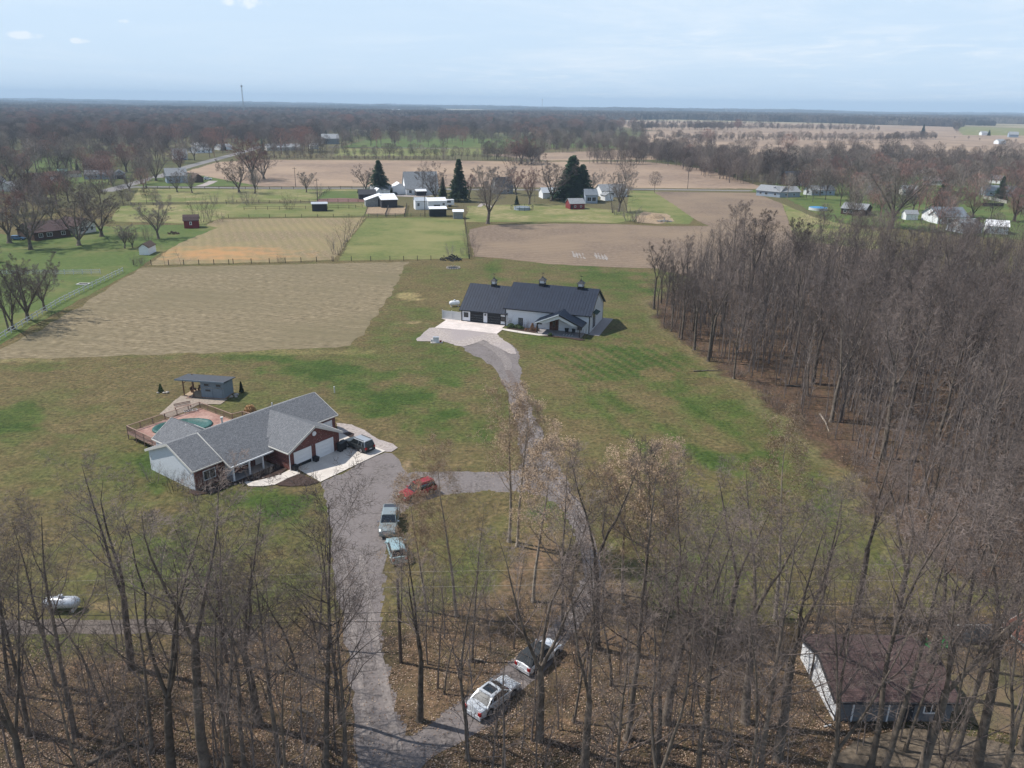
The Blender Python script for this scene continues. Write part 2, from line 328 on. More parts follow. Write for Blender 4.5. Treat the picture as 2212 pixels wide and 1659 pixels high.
def ground_mesh():
    ys = [28.0]
    while ys[-1] < 330: ys.append(ys[-1] * 1.0055 + 0.02)
    while ys[-1] < 30000: ys.append(ys[-1] * 1.03)
    ts = [-3.0, -2.0, -1.4] + [-1.0 + i * 2.0 / 360 for i in range(361)] + [1.4, 2.0, 3.0]
    V = []; C = []
    for y in ys:
        for t in ts:
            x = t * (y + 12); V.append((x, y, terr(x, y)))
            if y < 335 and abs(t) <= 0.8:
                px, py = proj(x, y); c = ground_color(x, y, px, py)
            else:
                n = mnoise.fractal(Vector((x / 300.0, y / 300.0, 1.5)), 1.0, 2.0, 4)
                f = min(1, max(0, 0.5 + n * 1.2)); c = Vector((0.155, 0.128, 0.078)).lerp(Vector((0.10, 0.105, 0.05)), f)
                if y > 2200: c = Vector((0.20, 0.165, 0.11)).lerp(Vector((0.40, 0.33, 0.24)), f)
            C.append((c.x, c.y, c.z, 1.0))
    nx = len(ts); F = []
    for i in range(len(ys) - 1):
        for j in range(nx - 1): a = i * nx + j; F.append((a, a + 1, a + nx + 1, a + nx))
    # rear apron under and behind the camera
    b0 = len(V)
    for (x, y) in ((-3 * 40, 28), (3 * 40, 28), (2000, -2000), (-2000, -2000)): V.append((x, y, 0)); C.append((0.14, 0.11, 0.06, 1))
    F.append((b0, b0 + 3, b0 + 2, b0 + 1))
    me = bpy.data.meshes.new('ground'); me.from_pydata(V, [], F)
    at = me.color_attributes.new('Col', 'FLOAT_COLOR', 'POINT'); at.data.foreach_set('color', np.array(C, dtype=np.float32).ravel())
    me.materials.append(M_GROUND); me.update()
    o = bpy.data.objects.new('ground', me); COL.objects.link(o); o['kind'] = 'structure'
ground_mesh()

LAYER = [0, 0.002]
def sheet(name, pts, m, jag=0.5, z=None, step=2.5, world=False, kind='structure', parent=None):
    """flat piece of ground with a slightly ragged edge"""
    P = [Vector(p) if world else G(*p) for p in pts]
    LAYER[0] += 1; z = 0.010 + LAYER[0] * LAYER[1] if z is None else z
    o2 = []
    for a, b in zip(P, P[1:] + P[:1]):
        L = (b - a).length; n = max(1, min(160, int(L / step)))
        nv = Vector((-(b - a).y, (b - a).x, 0)).normalized() if L > 0 else Vector((0, 0, 0))
        for i in range(n):
            q = a.lerp(b, i / n); j = jag * (mnoise.noise(Vector((q.x / 3.0, q.y / 3.0, 2.2))) + 0.6 * mnoise.noise(Vector((q.x / 0.9, q.y / 0.9, 7.2))))
            o2.append((q.x + nv.x * j, q.y + nv.y * j, z))
    from mathutils.geometry import tessellate_polygon
    tri = tessellate_polygon([[Vector(p) for p in o2]])
    me = bpy.data.meshes.new(name); me.from_pydata(o2, [], [t for t in tri]); me.materials.append(m); me.update()
    for pl in me.polygons:
        if pl.normal.z < 0: pl.flip()
    o = bpy.data.objects.new(name, me); COL.objects.link(o); o.parent = parent
    if kind: o['kind'] = kind
    return o
def ribbon(name, pts, widths, m, jag=0.2, z=None):
    P = [G(*p) for p in pts]
    # catmull resample
    Q = []; W = []
    for i in range(len(P) - 1):
        p0 = P[max(0, i - 1)]; p1 = P[i]; p2 = P[i + 1]; p3 = P[min(len(P) - 1, i + 2)]
        for k in range(8):
            t = k / 8; Q.append(0.5 * ((2 * p1) + (p2 - p0) * t + (2 * p0 - 5 * p1 + 4 * p2 - p3) * t * t + (3 * p1 - p0 - 3 * p2 + p3) * t ** 3)); W.append(widths[i] * (1 - t) + widths[i + 1] * t)
    Q.append(P[-1]); W.append(widths[-1])
    Lf, Rt = [], []
    for i, q in enumerate(Q):
        d = (Q[min(i + 1, len(Q) - 1)] - Q[max(i - 1, 0)]).normalized(); n = Vector((-d.y, d.x, 0))
        Lf.append(q + n * W[i] / 2); Rt.append(q - n * W[i] / 2)
    return sheet(name, Lf + Rt[::-1], m, jag=jag, world=True, z=z, step=1.2)

# farm fields
sheet('stubble_field', [(306, 578), (600, 572), (878, 566), (868, 590), (842, 640), (800, 700), (757, 748), (500, 760), (250, 769), (0, 776), (-200, 784), (-160, 760), (0, 755), (100, 705), (200, 645), (260, 605)], M_STUB, jag=1.2)
sheet('striped_field', [(470, 474), (640, 471), (790, 470), (760, 510), (722, 561), (560, 567), (322, 573), (345, 555), (400, 510)], M_STUB2, jag=0.8)
sheet('paddock', [(792, 472), (900, 470), (1001, 473), (1009, 520), (1016, 558), (880, 561), (731, 563), (757, 516)], M_PADD, jag=0.4)
sheet('plowed_field', [(1013, 496), (1060, 486), (1200, 483), (1330, 484), (1440, 489), (1530, 488), (1640, 492), (1900, 540), (1900, 620), (1560, 618), (1420, 580), (1290, 576), (1180, 570), (1100, 560), (1024, 554), (1016, 520)], M_PLOW, jag=0.7)
sheet('left_lawn', [(-300, 560), (0, 505), (80, 522), (210, 490), (300, 486), (440, 486), (470, 492), (400, 520), (345, 548), (290, 585), (150, 660), (0, 745), (-300, 860)], M_LAWN, jag=0.6)
sheet('tan_pasture', [(235, 478), (260, 445), (480, 440), (640, 446), (640, 462), (480, 470), (440, 484)], M_TAN, jag=0.8)
sheet('tan_pasture', [(280, 437), (300, 408), (560, 409), (800, 409), (780, 432), (560, 436)], M_TAN, jag=0.8)
sheet('green_paddock', [(520, 440), (640, 440), (790, 440), (800, 466), (480, 470)], M_PADD, jag=0.6)
sheet('green_paddock', [(700, 413), (780, 413), (770, 432), (680, 432)], M_LAWN, jag=0.4)
sheet('tan_pasture', [(1006, 480), (1010, 445), (1180, 440), (1340, 455), (1400, 470), (1330, 482), (1180, 479)], M_TAN, jag=0.8)
sheet('green_strip', [(1360, 412), (1420, 412), (1500, 470), (1490, 484), (1400, 482), (1350, 470)], M_PADD, jag=0.6)
sheet('brown_field', [(1411, 414), (1630, 417), (1690, 440), (1720, 520), (1640, 520), (1530, 488), (1505, 476), (1460, 445)], M_PLOW, jag=0.8)
sheet('brown_field', [(1690, 440), (1760, 470), (1900, 500), (1900, 540), (1720, 520)], M_TAN, jag=0.8)
sheet('big_plowed_field', [(398, 372), (470, 350), (560, 345), (800, 346), (985, 347), (1135, 349), (1390, 349), (1480, 358), (1540, 370), (1660, 408), (1350, 406), (1000, 404), (600, 403), (455, 402), (440, 380)], M_PLOW2, jag=2)
sheet('left_lawn', [(80, 372), (60, 335), (160, 335), (230, 372), (290, 384), (180, 400)], M_LAWN, jag=1)
sheet('left_lawn', [(300, 403), (330, 385), (440, 380), (560, 402)], M_LAWN, jag=1)
sheet('green_field', [(725, 321), (1040, 321), (1045, 333), (900, 337), (725, 337)], M_PADD, jag=3)
sheet('park_lawn', [(800, 300), (1320, 300), (1330, 319), (730, 319)], M_LAWN, jag=4)
sheet('brown_field', [(1045, 334), (1170, 330), (1395, 322), (1420, 345), (1180, 347)], M_PLOW2, jag=3)
sheet('far_field', [(1290, 263), (1320, 260), (1700, 264), (2400, 280), (2500, 296), (2000, 300), (1400, 282), (1330, 272)], M_PLOW2, jag=10)
sheet('far_field', [(1390, 283), (1800, 284), (2060, 291), (2600, 301), (2600, 350), (2150, 336), (1800, 345), (1500, 345), (1395, 322)], M_PLOW2, jag=6)
sheet('far_field', [(2060, 270), (2500, 283), (2600, 296), (2080, 292)], M_TAN, jag=6)
sheet('far_field', [(140, 240), (330, 237), (330, 241), (150, 243)], M_TAN, jag=20)
sheet('far_field', [(940, 238), (1150, 240), (1150, 243), (960, 242)], M_PLOW2, jag=20)
sheet('village_lawn', [(1620, 413), (1700, 430), (1800, 480), (2000, 500), (2212, 520), (2700, 540), (2600, 400), (2100, 372), (1800, 380), (1680, 395)], M_LAWN, jag=1.5)
# bare patches
sheet('bare_soil', [(1370, 470), (1390, 458), (1440, 462), (1458, 478), (1420, 484), (1375, 480)], M_DIRT, jag=1.5)
sheet('dirt_pen', [c2(1110, 1085), c2(1220, 1080), c2(1430, 1085), c2(1420, 1140), c2(1280, 1145), c2(1100, 1140)], M_DIRT, jag=0.5)
sheet('dirt_pen', [c2(700, 1015), c2(890, 1008), c2(1120, 1015), c2(1130, 1038), c2(900, 1040), c2(690, 1040)], mat('red_pen_soil', (0.2, 0.105, 0.085), (0.14, 0.07, 0.055), scale=1), jag=0.5)
for (x0, y0) in ((1235, 543), (1283, 546)):
    for k in range(4):
        a = (x0 + k * 7, y0 + k * 1.2)
        sheet('pale_puddle', [a, (a[0] + 3.4, a[1] + .6), (a[0] + 9, a[1] + 13), (a[0] + 5, a[1] + 13)], mat('pale_clay', (0.30, 0.29, 0.28), (0.22, 0.17, 0.13), scale=1.5, lo=0.42, hi=0.58), jag=0.5, step=0.8)

# roads and drives
LAYER[:] = [3, 0.004]
ribbon('village_road', [(228, 414), (290, 404), (420, 405), (560, 406.5), (800, 406.5), (1000, 409), (1200, 410), (1380, 409), (1620, 412), (1700, 411)], [7, 7, 7, 7, 7, 6, 6, 6, 6, 6], M_ROAD)
ribbon('village_road', [(232, 411), (290, 396), (355, 378), (400, 362), (470, 343), (540, 324), (560, 316)], [7, 8, 8, 8, 9, 9, 9], M_ROAD)
ribbon('village_road', [(1700, 411), (1760, 398), (1820, 402), (1860, 409), (1900, 412)], [6, 7, 7, 7, 7], M_ROAD)
ribbon('village_road', [c4(640, 745), c4(900, 748), c4(1120, 760), c4(1380, 800), c4(1600, 850), c4(1800, 890), c4(2000, 925), c4(2300, 940)], [7] * 8, M_ROAD)
ribbon('village_road', [c4(1750, 1130), c4(1900, 1145), c4(2212, 1180)], [6] * 3, M_ROAD)
ribbon('village_road', [c2(800, 583), c2(1100, 588), c2(1400, 590), c2(1800, 597)], [9] * 4, M_ROAD)
ribbon('farm_track', [c2(1340, 985), c2(1500, 992), c2(1640, 985)], [6, 6, 5], M_GRAVEL_L)
ribbon('farm_track', [c1(1660, 910), c1(1720, 890), c1(1770, 865)], [5, 5, 5], M_GRAVEL_L)
ribbon('farm_track', [(1035, 447), (1045, 440), (1060, 447)], [2, 2, 2], M_GRAVEL_L)
LAYER[0] = 0
sheet('gravel_track', [(-200, 1346), (0, 1341), (200, 1338), (330, 1340), (470, 1352), (560, 1362), (560, 1385), (470, 1378), (330, 1368), (0, 1372), (-200, 1380)], mat('leafy_track', (.16, .13, .11), (.085, .068, .055), scale=2.5, detail=10), jag=0.4, step=1)
sheet('gravel_driveway', [ch(1520, 903), (833, 977), (856, 985), (870, 1000), (882, 1020), (925, 1022), (1010, 1020), (1090, 1020), (1118, 1016), (1126, 1000), (1122, 949), (1109, 896), (1094, 844), (1072, 800),
    cb(860, 930), cb(780, 880), cb(620, 800), cb(560, 710), cb(700, 680), cb(920, 640), cb(980, 690), cb(1080, 760), cb(1110, 810), (1121, 790), (1133, 844), (1154, 896), (1176, 949), (1200, 1000), (1228, 1045), (1260, 1110), (1290, 1180), (1300, 1240), (1285, 1300), (1255, 1350), (1205, 1420), (1140, 1490), (1060, 1560), (980, 1610), (920, 1640), (905, 1665), (900, 1760), (770, 1760), (768, 1560), (745, 1400), (725, 1250), (712, 1130), (702, 1060)], M_GRAVEL, jag=0.6, step=0.8)
# lawn and litter islands between the two branches of the drive
isl = [(872, 1100), (905, 1083), (960, 1066), (1050, 1060), (1130, 1062), (1185, 1072), (1218, 1100), (1245, 1150), (1258, 1200), (1262, 1250), (1235, 1310), (1180, 1370), (1110, 1430), (1040, 1490), (960, 1545), (895, 1590), (860, 1560), (838, 1480), (822, 1390), (822, 1300), (828, 1200), (845, 1130)]
def island():
    P = [G(*p) for p in isl]; V = []; C = []; F = []
    xs = [p.x for p in P]; ys = [p.y for p in P]; st = 0.3; nx = int((max(xs) - min(xs)) / st) + 2; ny = int((max(ys) - min(ys)) / st) + 2
    idx = {}
    for j in range(ny):
        for i in range(nx):
            x = min(xs) + i * st; y = min(ys) + j * st
            jx = 0.5 * mnoise.noise(Vector((x, y, 1))); 
            if inpoly(x + jx, y + jx, P):
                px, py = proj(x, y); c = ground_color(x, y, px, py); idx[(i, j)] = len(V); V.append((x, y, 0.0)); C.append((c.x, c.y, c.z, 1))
    for (i, j), a in idx.items():
        k = [idx.get(q) for q in ((i + 1, j), (i + 1, j + 1), (i, j + 1))]
        if None not in k: F.append((a, *k))
    me = bpy.data.meshes.new('grass_island'); me.from_pydata(V, [], F)
    at = me.color_attributes.new('Col', 'FLOAT_COLOR', 'POINT'); at.data.foreach_set('color', np.array(C, dtype=np.float32).ravel())
    me.materials.append(M_GROUND); o = bpy.data.objects.new('grass_island', me); COL.objects.link(o); o['kind'] = 'structure'; o.location.z = 0.026; LAYER[0] = 5
island()
M_TRACK = mat('worn_gravel', (0.255, 0.222, 0.205), (0.13, 0.113, 0.105), scale=3.0, detail=10, rough=.9)
M_DAMP = mat('damp_gravel', (0.175, 0.142, 0.128), (0.10, 0.082, 0.075), scale=3.0, detail=10, rough=.9)
for off in (0, 1):
    ribbon('wheel_track', [(1105 + off * 16, 830), (1122 + off * 18, 885), (1142 + off * 20, 950), (1172 + off * 22, 1020), (1215 + off * 22, 1080), (1250 + off * 24, 1150), (1268 + off * 24, 1215), (1270 + off * 22, 1280)], [0.45] * 8, M_TRACK)
    ribbon('wheel_track', [(1262 + off * 22, 1290), (1228 + off * 24, 1345), (1172 + off * 26, 1405)], [0.5] * 3, M_TRACK)
    ribbon('wheel_track', [(740 + off * 40, 1200), (758 + off * 44, 1330), (775 + off * 50, 1450), (800 + off * 60, 1620)], [0.6] * 4, M_TRACK)
ribbon('damp_strip', [(1096, 800), (1112, 830), (1128, 880), (1150, 945), (1180, 1010), (1215, 1065)], [1.0, 1.1, .9, .8, .8, .6], M_DAMP)
ribbon('damp_strip', [cb(600, 740), cb(760, 720), cb(900, 780), cb(1010, 900), (1098, 800)], [.8, 2.0, 2.2, 1.6, 1.0], M_TRACK)
sheet('parking_gravel', [cb(155, 690), cb(280, 585), cb(325, 582), cb(640, 608), cb(920, 640), cb(1020, 720), cb(1080, 770), cb(1100, 830), cb(1040, 830), cb(800, 700), cb(600, 760), cb(520, 750), cb(400, 705), cb(300, 710), cb(170, 708)], M_GRAVEL_L, jag=0.35, step=0.8)
sheet('gravel_path', [ch(1645, 465), ch(1760, 478), ch(1850, 520), ch(1960, 590), ch(2070, 620), ch(2100, 650), ch(2050, 680), ch(2010, 680), ch(1900, 640), ch(1660, 570)], M_GRAVEL_L, jag=0.15, step=0.6)
sheet('gravel_path', [ch(345, 400), ch(400, 350), ch(500, 265), ch(640, 285), ch(840, 290), ch(790, 330), ch(640, 330), ch(420, 430)], mat('stone_path', (0.34, 0.28, 0.225), (0.22, 0.18, 0.145), scale=3), jag=0.2, step=0.6)

# ------------------------------------------------------------------ building materials
def ribs(c, period, axis='x'):
    return None
M_WHITE = mat('white_paint', (0.78, 0.79, 0.80), (0.72, 0.73, 0.74), scale=1.5, coord='obj', rough=0.6)
M_WSIDE = mat('white_metal_siding', (0.74, 0.76, 0.79), (0.68, 0.70, 0.74), scale=0.8, coord='obj', rough=0.5)
M_BLACKROOF = mat('black_steel_roof', (0.015, 0.024, 0.044), (0.011, 0.017, 0.033), scale=0.7, coord='obj', rough=0.55, spec=0.25)
M_BLACK = mat('black_trim', (0.018, 0.02, 0.024), (0.012, 0.013, 0.016), coord='obj', rough=0.5)
M_GLASS = mat('dark_window_glass', (0.015, 0.018, 0.022), (0.03, 0.035, 0.04), coord='obj', rough=0.12, spec=0.6)
def shingle(name, a, b, s=7.0):
    def ex(t, colr, mix, nz, mr, mp):
        tcn = t.nodes.new('ShaderNodeTexCoord')
        br = t.nodes.new('ShaderNodeTexBrick'); br.inputs['Scale'].default_value = 1.0; br.inputs['Brick Width'].default_value = 0.36; br.inputs['Row Height'].default_value = 0.15
        br.inputs['Mortar Size'].default_value = 0.012; br.inputs['Color1'].default_value = (1, 1, 1, 1); br.inputs['Color2'].default_value = (0.7, 0.7, 0.7, 1); br.inputs['Mortar'].default_value = (0.35, 0.35, 0.35, 1)
        t.links.new(tcn.outputs['Object'], br.inputs['Vector'])
        mul = t.nodes.new('ShaderNodeMix'); mul.data_type = 'RGBA'; mul.blend_type = 'MULTIPLY'; mul.inputs[0].default_value = 0.8
        t.links.new(colr, mul.inputs[6]); t.links.new(br.outputs['Color'], mul.inputs[7]); return mul.outputs[2]
    return mat(name, a, b, scale=s, coord='obj', detail=8, extra=ex, rough=0.9)
M_SHINGLE = shingle('grey_shingles', (0.235, 0.24, 0.25), (0.105, 0.11, 0.12))
M_SH_MAR = shingle('maroon_shingles', (0.125, 0.080, 0.076), (0.078, 0.05, 0.048))
M_SH_BRN = shingle('brown_shingles', (0.15, 0.10, 0.075), (0.09, 0.062, 0.048))
M_SH_LT = shingle('light_grey_shingles', (0.34, 0.35, 0.36), (0.26, 0.27, 0.28))
M_SH_BLUE = shingle('blue_grey_shingles', (0.22, 0.25, 0.28), (0.16, 0.185, 0.21))
M_SH_DK = shingle('charcoal_shingles', (0.07, 0.07, 0.078), (0.045, 0.045, 0.05))
def brick_mat():
    def ex(t, colr, mix, nz, mr, mp):
        tcn = t.nodes.new('ShaderNodeTexCoord'); mp2 = t.nodes.new('ShaderNodeMapping'); mp2.inputs['Rotation'].default_value = (R_(90), 0, 0)
        t.links.new(tcn.outputs['Object'], mp2.inputs[0])
        br = t.nodes.new('ShaderNodeTexBrick'); br.inputs['Scale'].default_value = 1.0; br.inputs['Brick Width'].default_value = 0.26; br.inputs['Row Height'].default_value = 0.11
        br.inputs['Mortar Size'].default_value = 0.008; br.inputs['Color1'].default_value = (0.19, 0.055, 0.042, 1); br.inputs['Color2'].default_value = (0.10, 0.030, 0.026, 1); br.inputs['Mortar'].default_value = (0.22, 0.17, 0.15, 1); br.inputs['Bias'].default_value = 0.1
        t.links.new(mp2.outputs[0], br.inputs['Vector'])
        n = t.nodes.new('ShaderNodeTexVoronoi'); n.inputs['Scale'].default_value = 3.2; t.links.new(mp2.outputs[0], n.inputs['Vector'])
        m = t.nodes.new('ShaderNodeMath'); m.operation = 'LESS_THAN'; t.links.new(n.outputs['Distance'], m.inputs[0]); m.inputs[1].default_value = 0.13
        return mix(m.outputs[0], br.outputs['Color'], (0.45, 0.36, 0.32))
    return mat('red_brick', (0.17, 0.05, 0.04), scale=3, coord='obj', extra=ex, rough=0.9)
M_BRICK = brick_mat()
M_RED = mat('barn_red_paint', (0.22, 0.035, 0.035), (0.15, 0.025, 0.025), coord='obj')
M_BROWN = mat('brown_siding', (0.10, 0.06, 0.045), (0.07, 0.042, 0.032), coord='obj')
M_CREAM = mat('cream_siding', (0.60, 0.58, 0.53), (0.52, 0.50, 0.46), coord='obj')
M_BLUEG = mat('blue_grey_siding', (0.34, 0.40, 0.46), (0.29, 0.34, 0.40), coord='obj')
M_SLATE = mat('slate_siding', (0.20, 0.24, 0.275), (0.17, 0.205, 0.235), coord='obj')
M_DARKW = mat('dark_weathered_boards', (0.045, 0.045, 0.05), (0.025, 0.025, 0.028), scale=2, coord='obj')
M_GREYW = mat('grey_weathered_boards', (0.30, 0.31, 0.31), (0.18, 0.19, 0.19), scale=2, coord='obj')
M_TINW = mat('white_metal_roof', (0.82, 0.82, 0.82), (0.70, 0.70, 0.71), scale=0.8, coord='obj', rough=0.45)
M_TING = mat('grey_metal_roof', (0.42, 0.45, 0.48), (0.34, 0.37, 0.40), scale=0.8, coord='obj', rough=0.45)
M_WOOD = mat('brown_wood', (0.20, 0.115, 0.07), (0.13, 0.075, 0.05), scale=3, coord='obj')
M_RAILW = mat('weathered_fence_wood', (0.17, 0.15, 0.13), (0.09, 0.08, 0.07), scale=3, coord='obj')
M_DECK = mat('redwood_deck_stain', (0.34, 0.195, 0.155), (0.24, 0.135, 0.108), scale=1.6, coord='pos', c3c=(0.42, 0.27, 0.22), scale3=0.5)
M_DECKRAIL = mat('deck_rail_wood', (0.34, 0.23, 0.18), (0.24, 0.16, 0.125), scale=3)
M_PVC = mat('white_vinyl', (0.60, 0.60, 0.59), (0.52, 0.52, 0.51), coord='obj', rough=0.4)
M_STEEL = mat('galvanised_steel', (0.45, 0.46, 0.48), (0.36, 0.37, 0.39), coord='obj', rough=0.4, metal=0.4)
M_TANK = mat('tank_white_paint', (0.74, 0.75, 0.77), (0.55, 0.56, 0.58), scale=1.5, coord='obj', rough=0.35)
M_COVER = mat('green_pool_cover', (0.035, 0.11, 0.095), (0.025, 0.075, 0.066), scale=2.5, coord='pos', rough=0.5, bump=0.05, detail=4)
M_STONE = mat('pale_stone', (0.42, 0.38, 0.33), (0.28, 0.25, 0.22), scale=3, coord='obj')
M_TAR = mat('creosoted_pole_wood', (0.11, 0.085, 0.07), (0.07, 0.055, 0.045), scale=3, coord='obj')

PANE = MB().box(-0.5, 0.5, 0.0, 0.05, -0.5, 0.5).mesh('pane', M_GLASS)
def window(parent, x, y, z, w_, h_, axis='-y', frame=None, name='window', mull=1, out=0.05):
    """framed window on a wall; axis = outward normal in the house's own frame"""
    frame = frame or M_WHITE
    m = MB(); t = 0.09
    a, b = w_ / 2, h_ / 2
    m.box(-a - t, -a, -out, 0.02, -b - t, b + t); m.box(a, a + t, -out, 0.02, -b - t, b + t)
    m.box(-a, a, -out, 0.02, b, b + t); m.box(-a, a, -out - 0.04, 0.02, -b - t, -b)
    for k in range(1, mull + 1): xx = -a + w_ * k / (mull + 1); m.box(xx - 0.025, xx + 0.025, -out + 0.01, 0.0, -b, b)
    o = m.build(name, frame, parent); o.location = (x, y, z); o.rotation_euler.z = {'-y': 0, '+x': R_(90), '+y': R_(180), '-x': R_(-90)}[axis]
    p = inst('pane', PANE, o, (0, -0.025, 0), 0, (w_, 0.5, h_)); return o
def garage_door(parent, x, y, z0, w_, h_, m, panels=4, axis='-y', frame=None, drop=0.0):
    fr = MB(); t = 0.12
    fr.box(-w_ / 2 - t, -w_ / 2, -0.07, 0.0, 0, h_ + t); fr.box(w_ / 2, w_ / 2 + t, -0.07, 0.0, 0, h_ + t); fr.box(-w_ / 2, w_ / 2, -0.07, 0.0, h_, h_ + t)
    o = fr.build('garage_door', frame or M_WHITE, parent); o.location = (x, y, z0); o.rotation_euler.z = {'-y': 0, '+x': R_(90), '+y': R_(180), '-x': R_(-90)}[axis]
    ph = h_ / panels
    me = MB().box(-w_ / 2, w_ / 2, -0.045, -0.003, 0.012, ph - 0.012).mesh('door_panel', m)
    for k in range(panels):
        if (k + 1) * ph <= h_ - 0 and k * ph >= drop - 0.01: inst('door_panel', me, o, (0, 0, k * ph))
    if drop > 0: MB().box(-w_ / 2, w_ / 2, -0.02, -0.004, 0, drop).build('door_opening', M_BLACK, o)
    return o
def door(parent, x, y, z0, w_, h_, m, axis='-y'):
    o = MB().box(-w_ / 2, w_ / 2, -0.05, 0.0, 0, h_).build('door', m, parent); o.location = (x, y, z0)
    o.rotation_euler.z = {'-y': 0, '+x': R_(90), '+y': R_(180), '-x': R_(-90)}[axis]
    MB().box(w_ / 2 - 0.16, w_ / 2 - 0.08, -0.10, -0.05, 1.0, 1.08).build('handle', M_STEEL, o)
    return o
def gable_block(parent, x0, x1, y0, y1, he, hr, wm, rm, oh=0.35, ridge='x', ridge_at=None, he2=None, rt=0.16, wall=True, trim=None, z0=0.0, seams=0, seam_m=None, tends=(0, 1)):
    """walls with gable ends plus a two-plane roof; ridge along x or y in the parent's frame"""
    he2 = he if he2 is None else he2
    if ridge == 'x':
        T = lambda a, b, z: (a, b, z); L0, L1, W0, W1 = x0, x1, y0, y1
    else:
        T = lambda a, b, z: (b, a, z); L0, L1, W0, W1 = y0, y1, x0, x1
    rc = (W0 + W1) / 2 if ridge_at is None else ridge_at
    if wall:
        m = MB(); s = 0.0
        prof = [(W0, z0), (W0, he), (rc, hr), (W1, he2), (W1, z0)]
        n = len(m.v)
        for a in (L0, L1): m.v += [T(a, b, z) for b, z in prof]
        flip = ridge != 'x'
        def af(f): m.f.append(tuple(f if not flip else f[::-1]))
        af((0, 1, 2, 3, 4)); af((9, 8, 7, 6, 5))
        af((0, 5, 6, 1)); af((3, 8, 9, 4)); af((0, 4, 9, 5))
        m.build('wall', wm, parent)
    s1 = (hr - he) / (rc - W0); s2 = (hr - he2) / (W1 - rc)
    lift = 0.10
    ps = []
    for (wa, ha, sl, sg) in ((W0, he, s1, -1), (W1, he2, s2, 1)):
        e = wa + sg * oh; ez = ha - sl * oh + lift
        q = [T(L0 - oh, e, ez), T(L1 + oh, e, ez), T(L1 + oh, rc, hr + lift), T(L0 - oh, rc, hr + lift)]
        o = MB().slab(q, rt).build('roof', rm, parent); ps.append(o)
        if seams:
            # standing ribs of the metal sheets
            n = int((L1 - L0 + 2 * oh) / seams); mm = MB()
            nn = (Vector(q[1]) - Vector(q[0])).cross(Vector(q[3]) - Vector(q[0])).normalized(); nn = nn if nn.z > 0 else -nn
            me = MB().bar(Vector((0, 0, 0)), Vector(q[3]) - Vector(q[0]), 0.045, 0.045).mesh('roof_rib', seam_m or rm)
            for k in range(1, n): inst('roof_rib', me, o, Vector(q[0]) + (Vector(q[1]) - Vector(q[0])) * (k / n) + nn * 0.02)
    if trim:
        for L, sg in [((L0, -1), (L1, 1))[q_] for q_ in tends]:
            mm = MB(); a = L + sg * (oh + 0.012)
            for (wa, ha, sl, sg2) in ((W0, he, s1, -1), (W1, he2, s2, 1)):
                e = wa + sg2 * oh; mm.bar(T(a, e, ha - sl * oh + lift - 0.14), T(a, rc, hr + lift - 0.14), 0.05, 0.30)
            mm.build('fascia', trim, parent)
        for (wa, ha, sl, sg2) in ((W0, he, s1, -1), (W1, he2, s2, 1)):
            e = wa + sg2 * (oh + 0.05); MB().bar(T(L0 - oh, e, ha - sl * oh + lift - 0.10), T(L1 + oh, e, ha - sl * oh + lift - 0.10), 0.10, 0.14).build('gutter', trim, parent)
    return ps

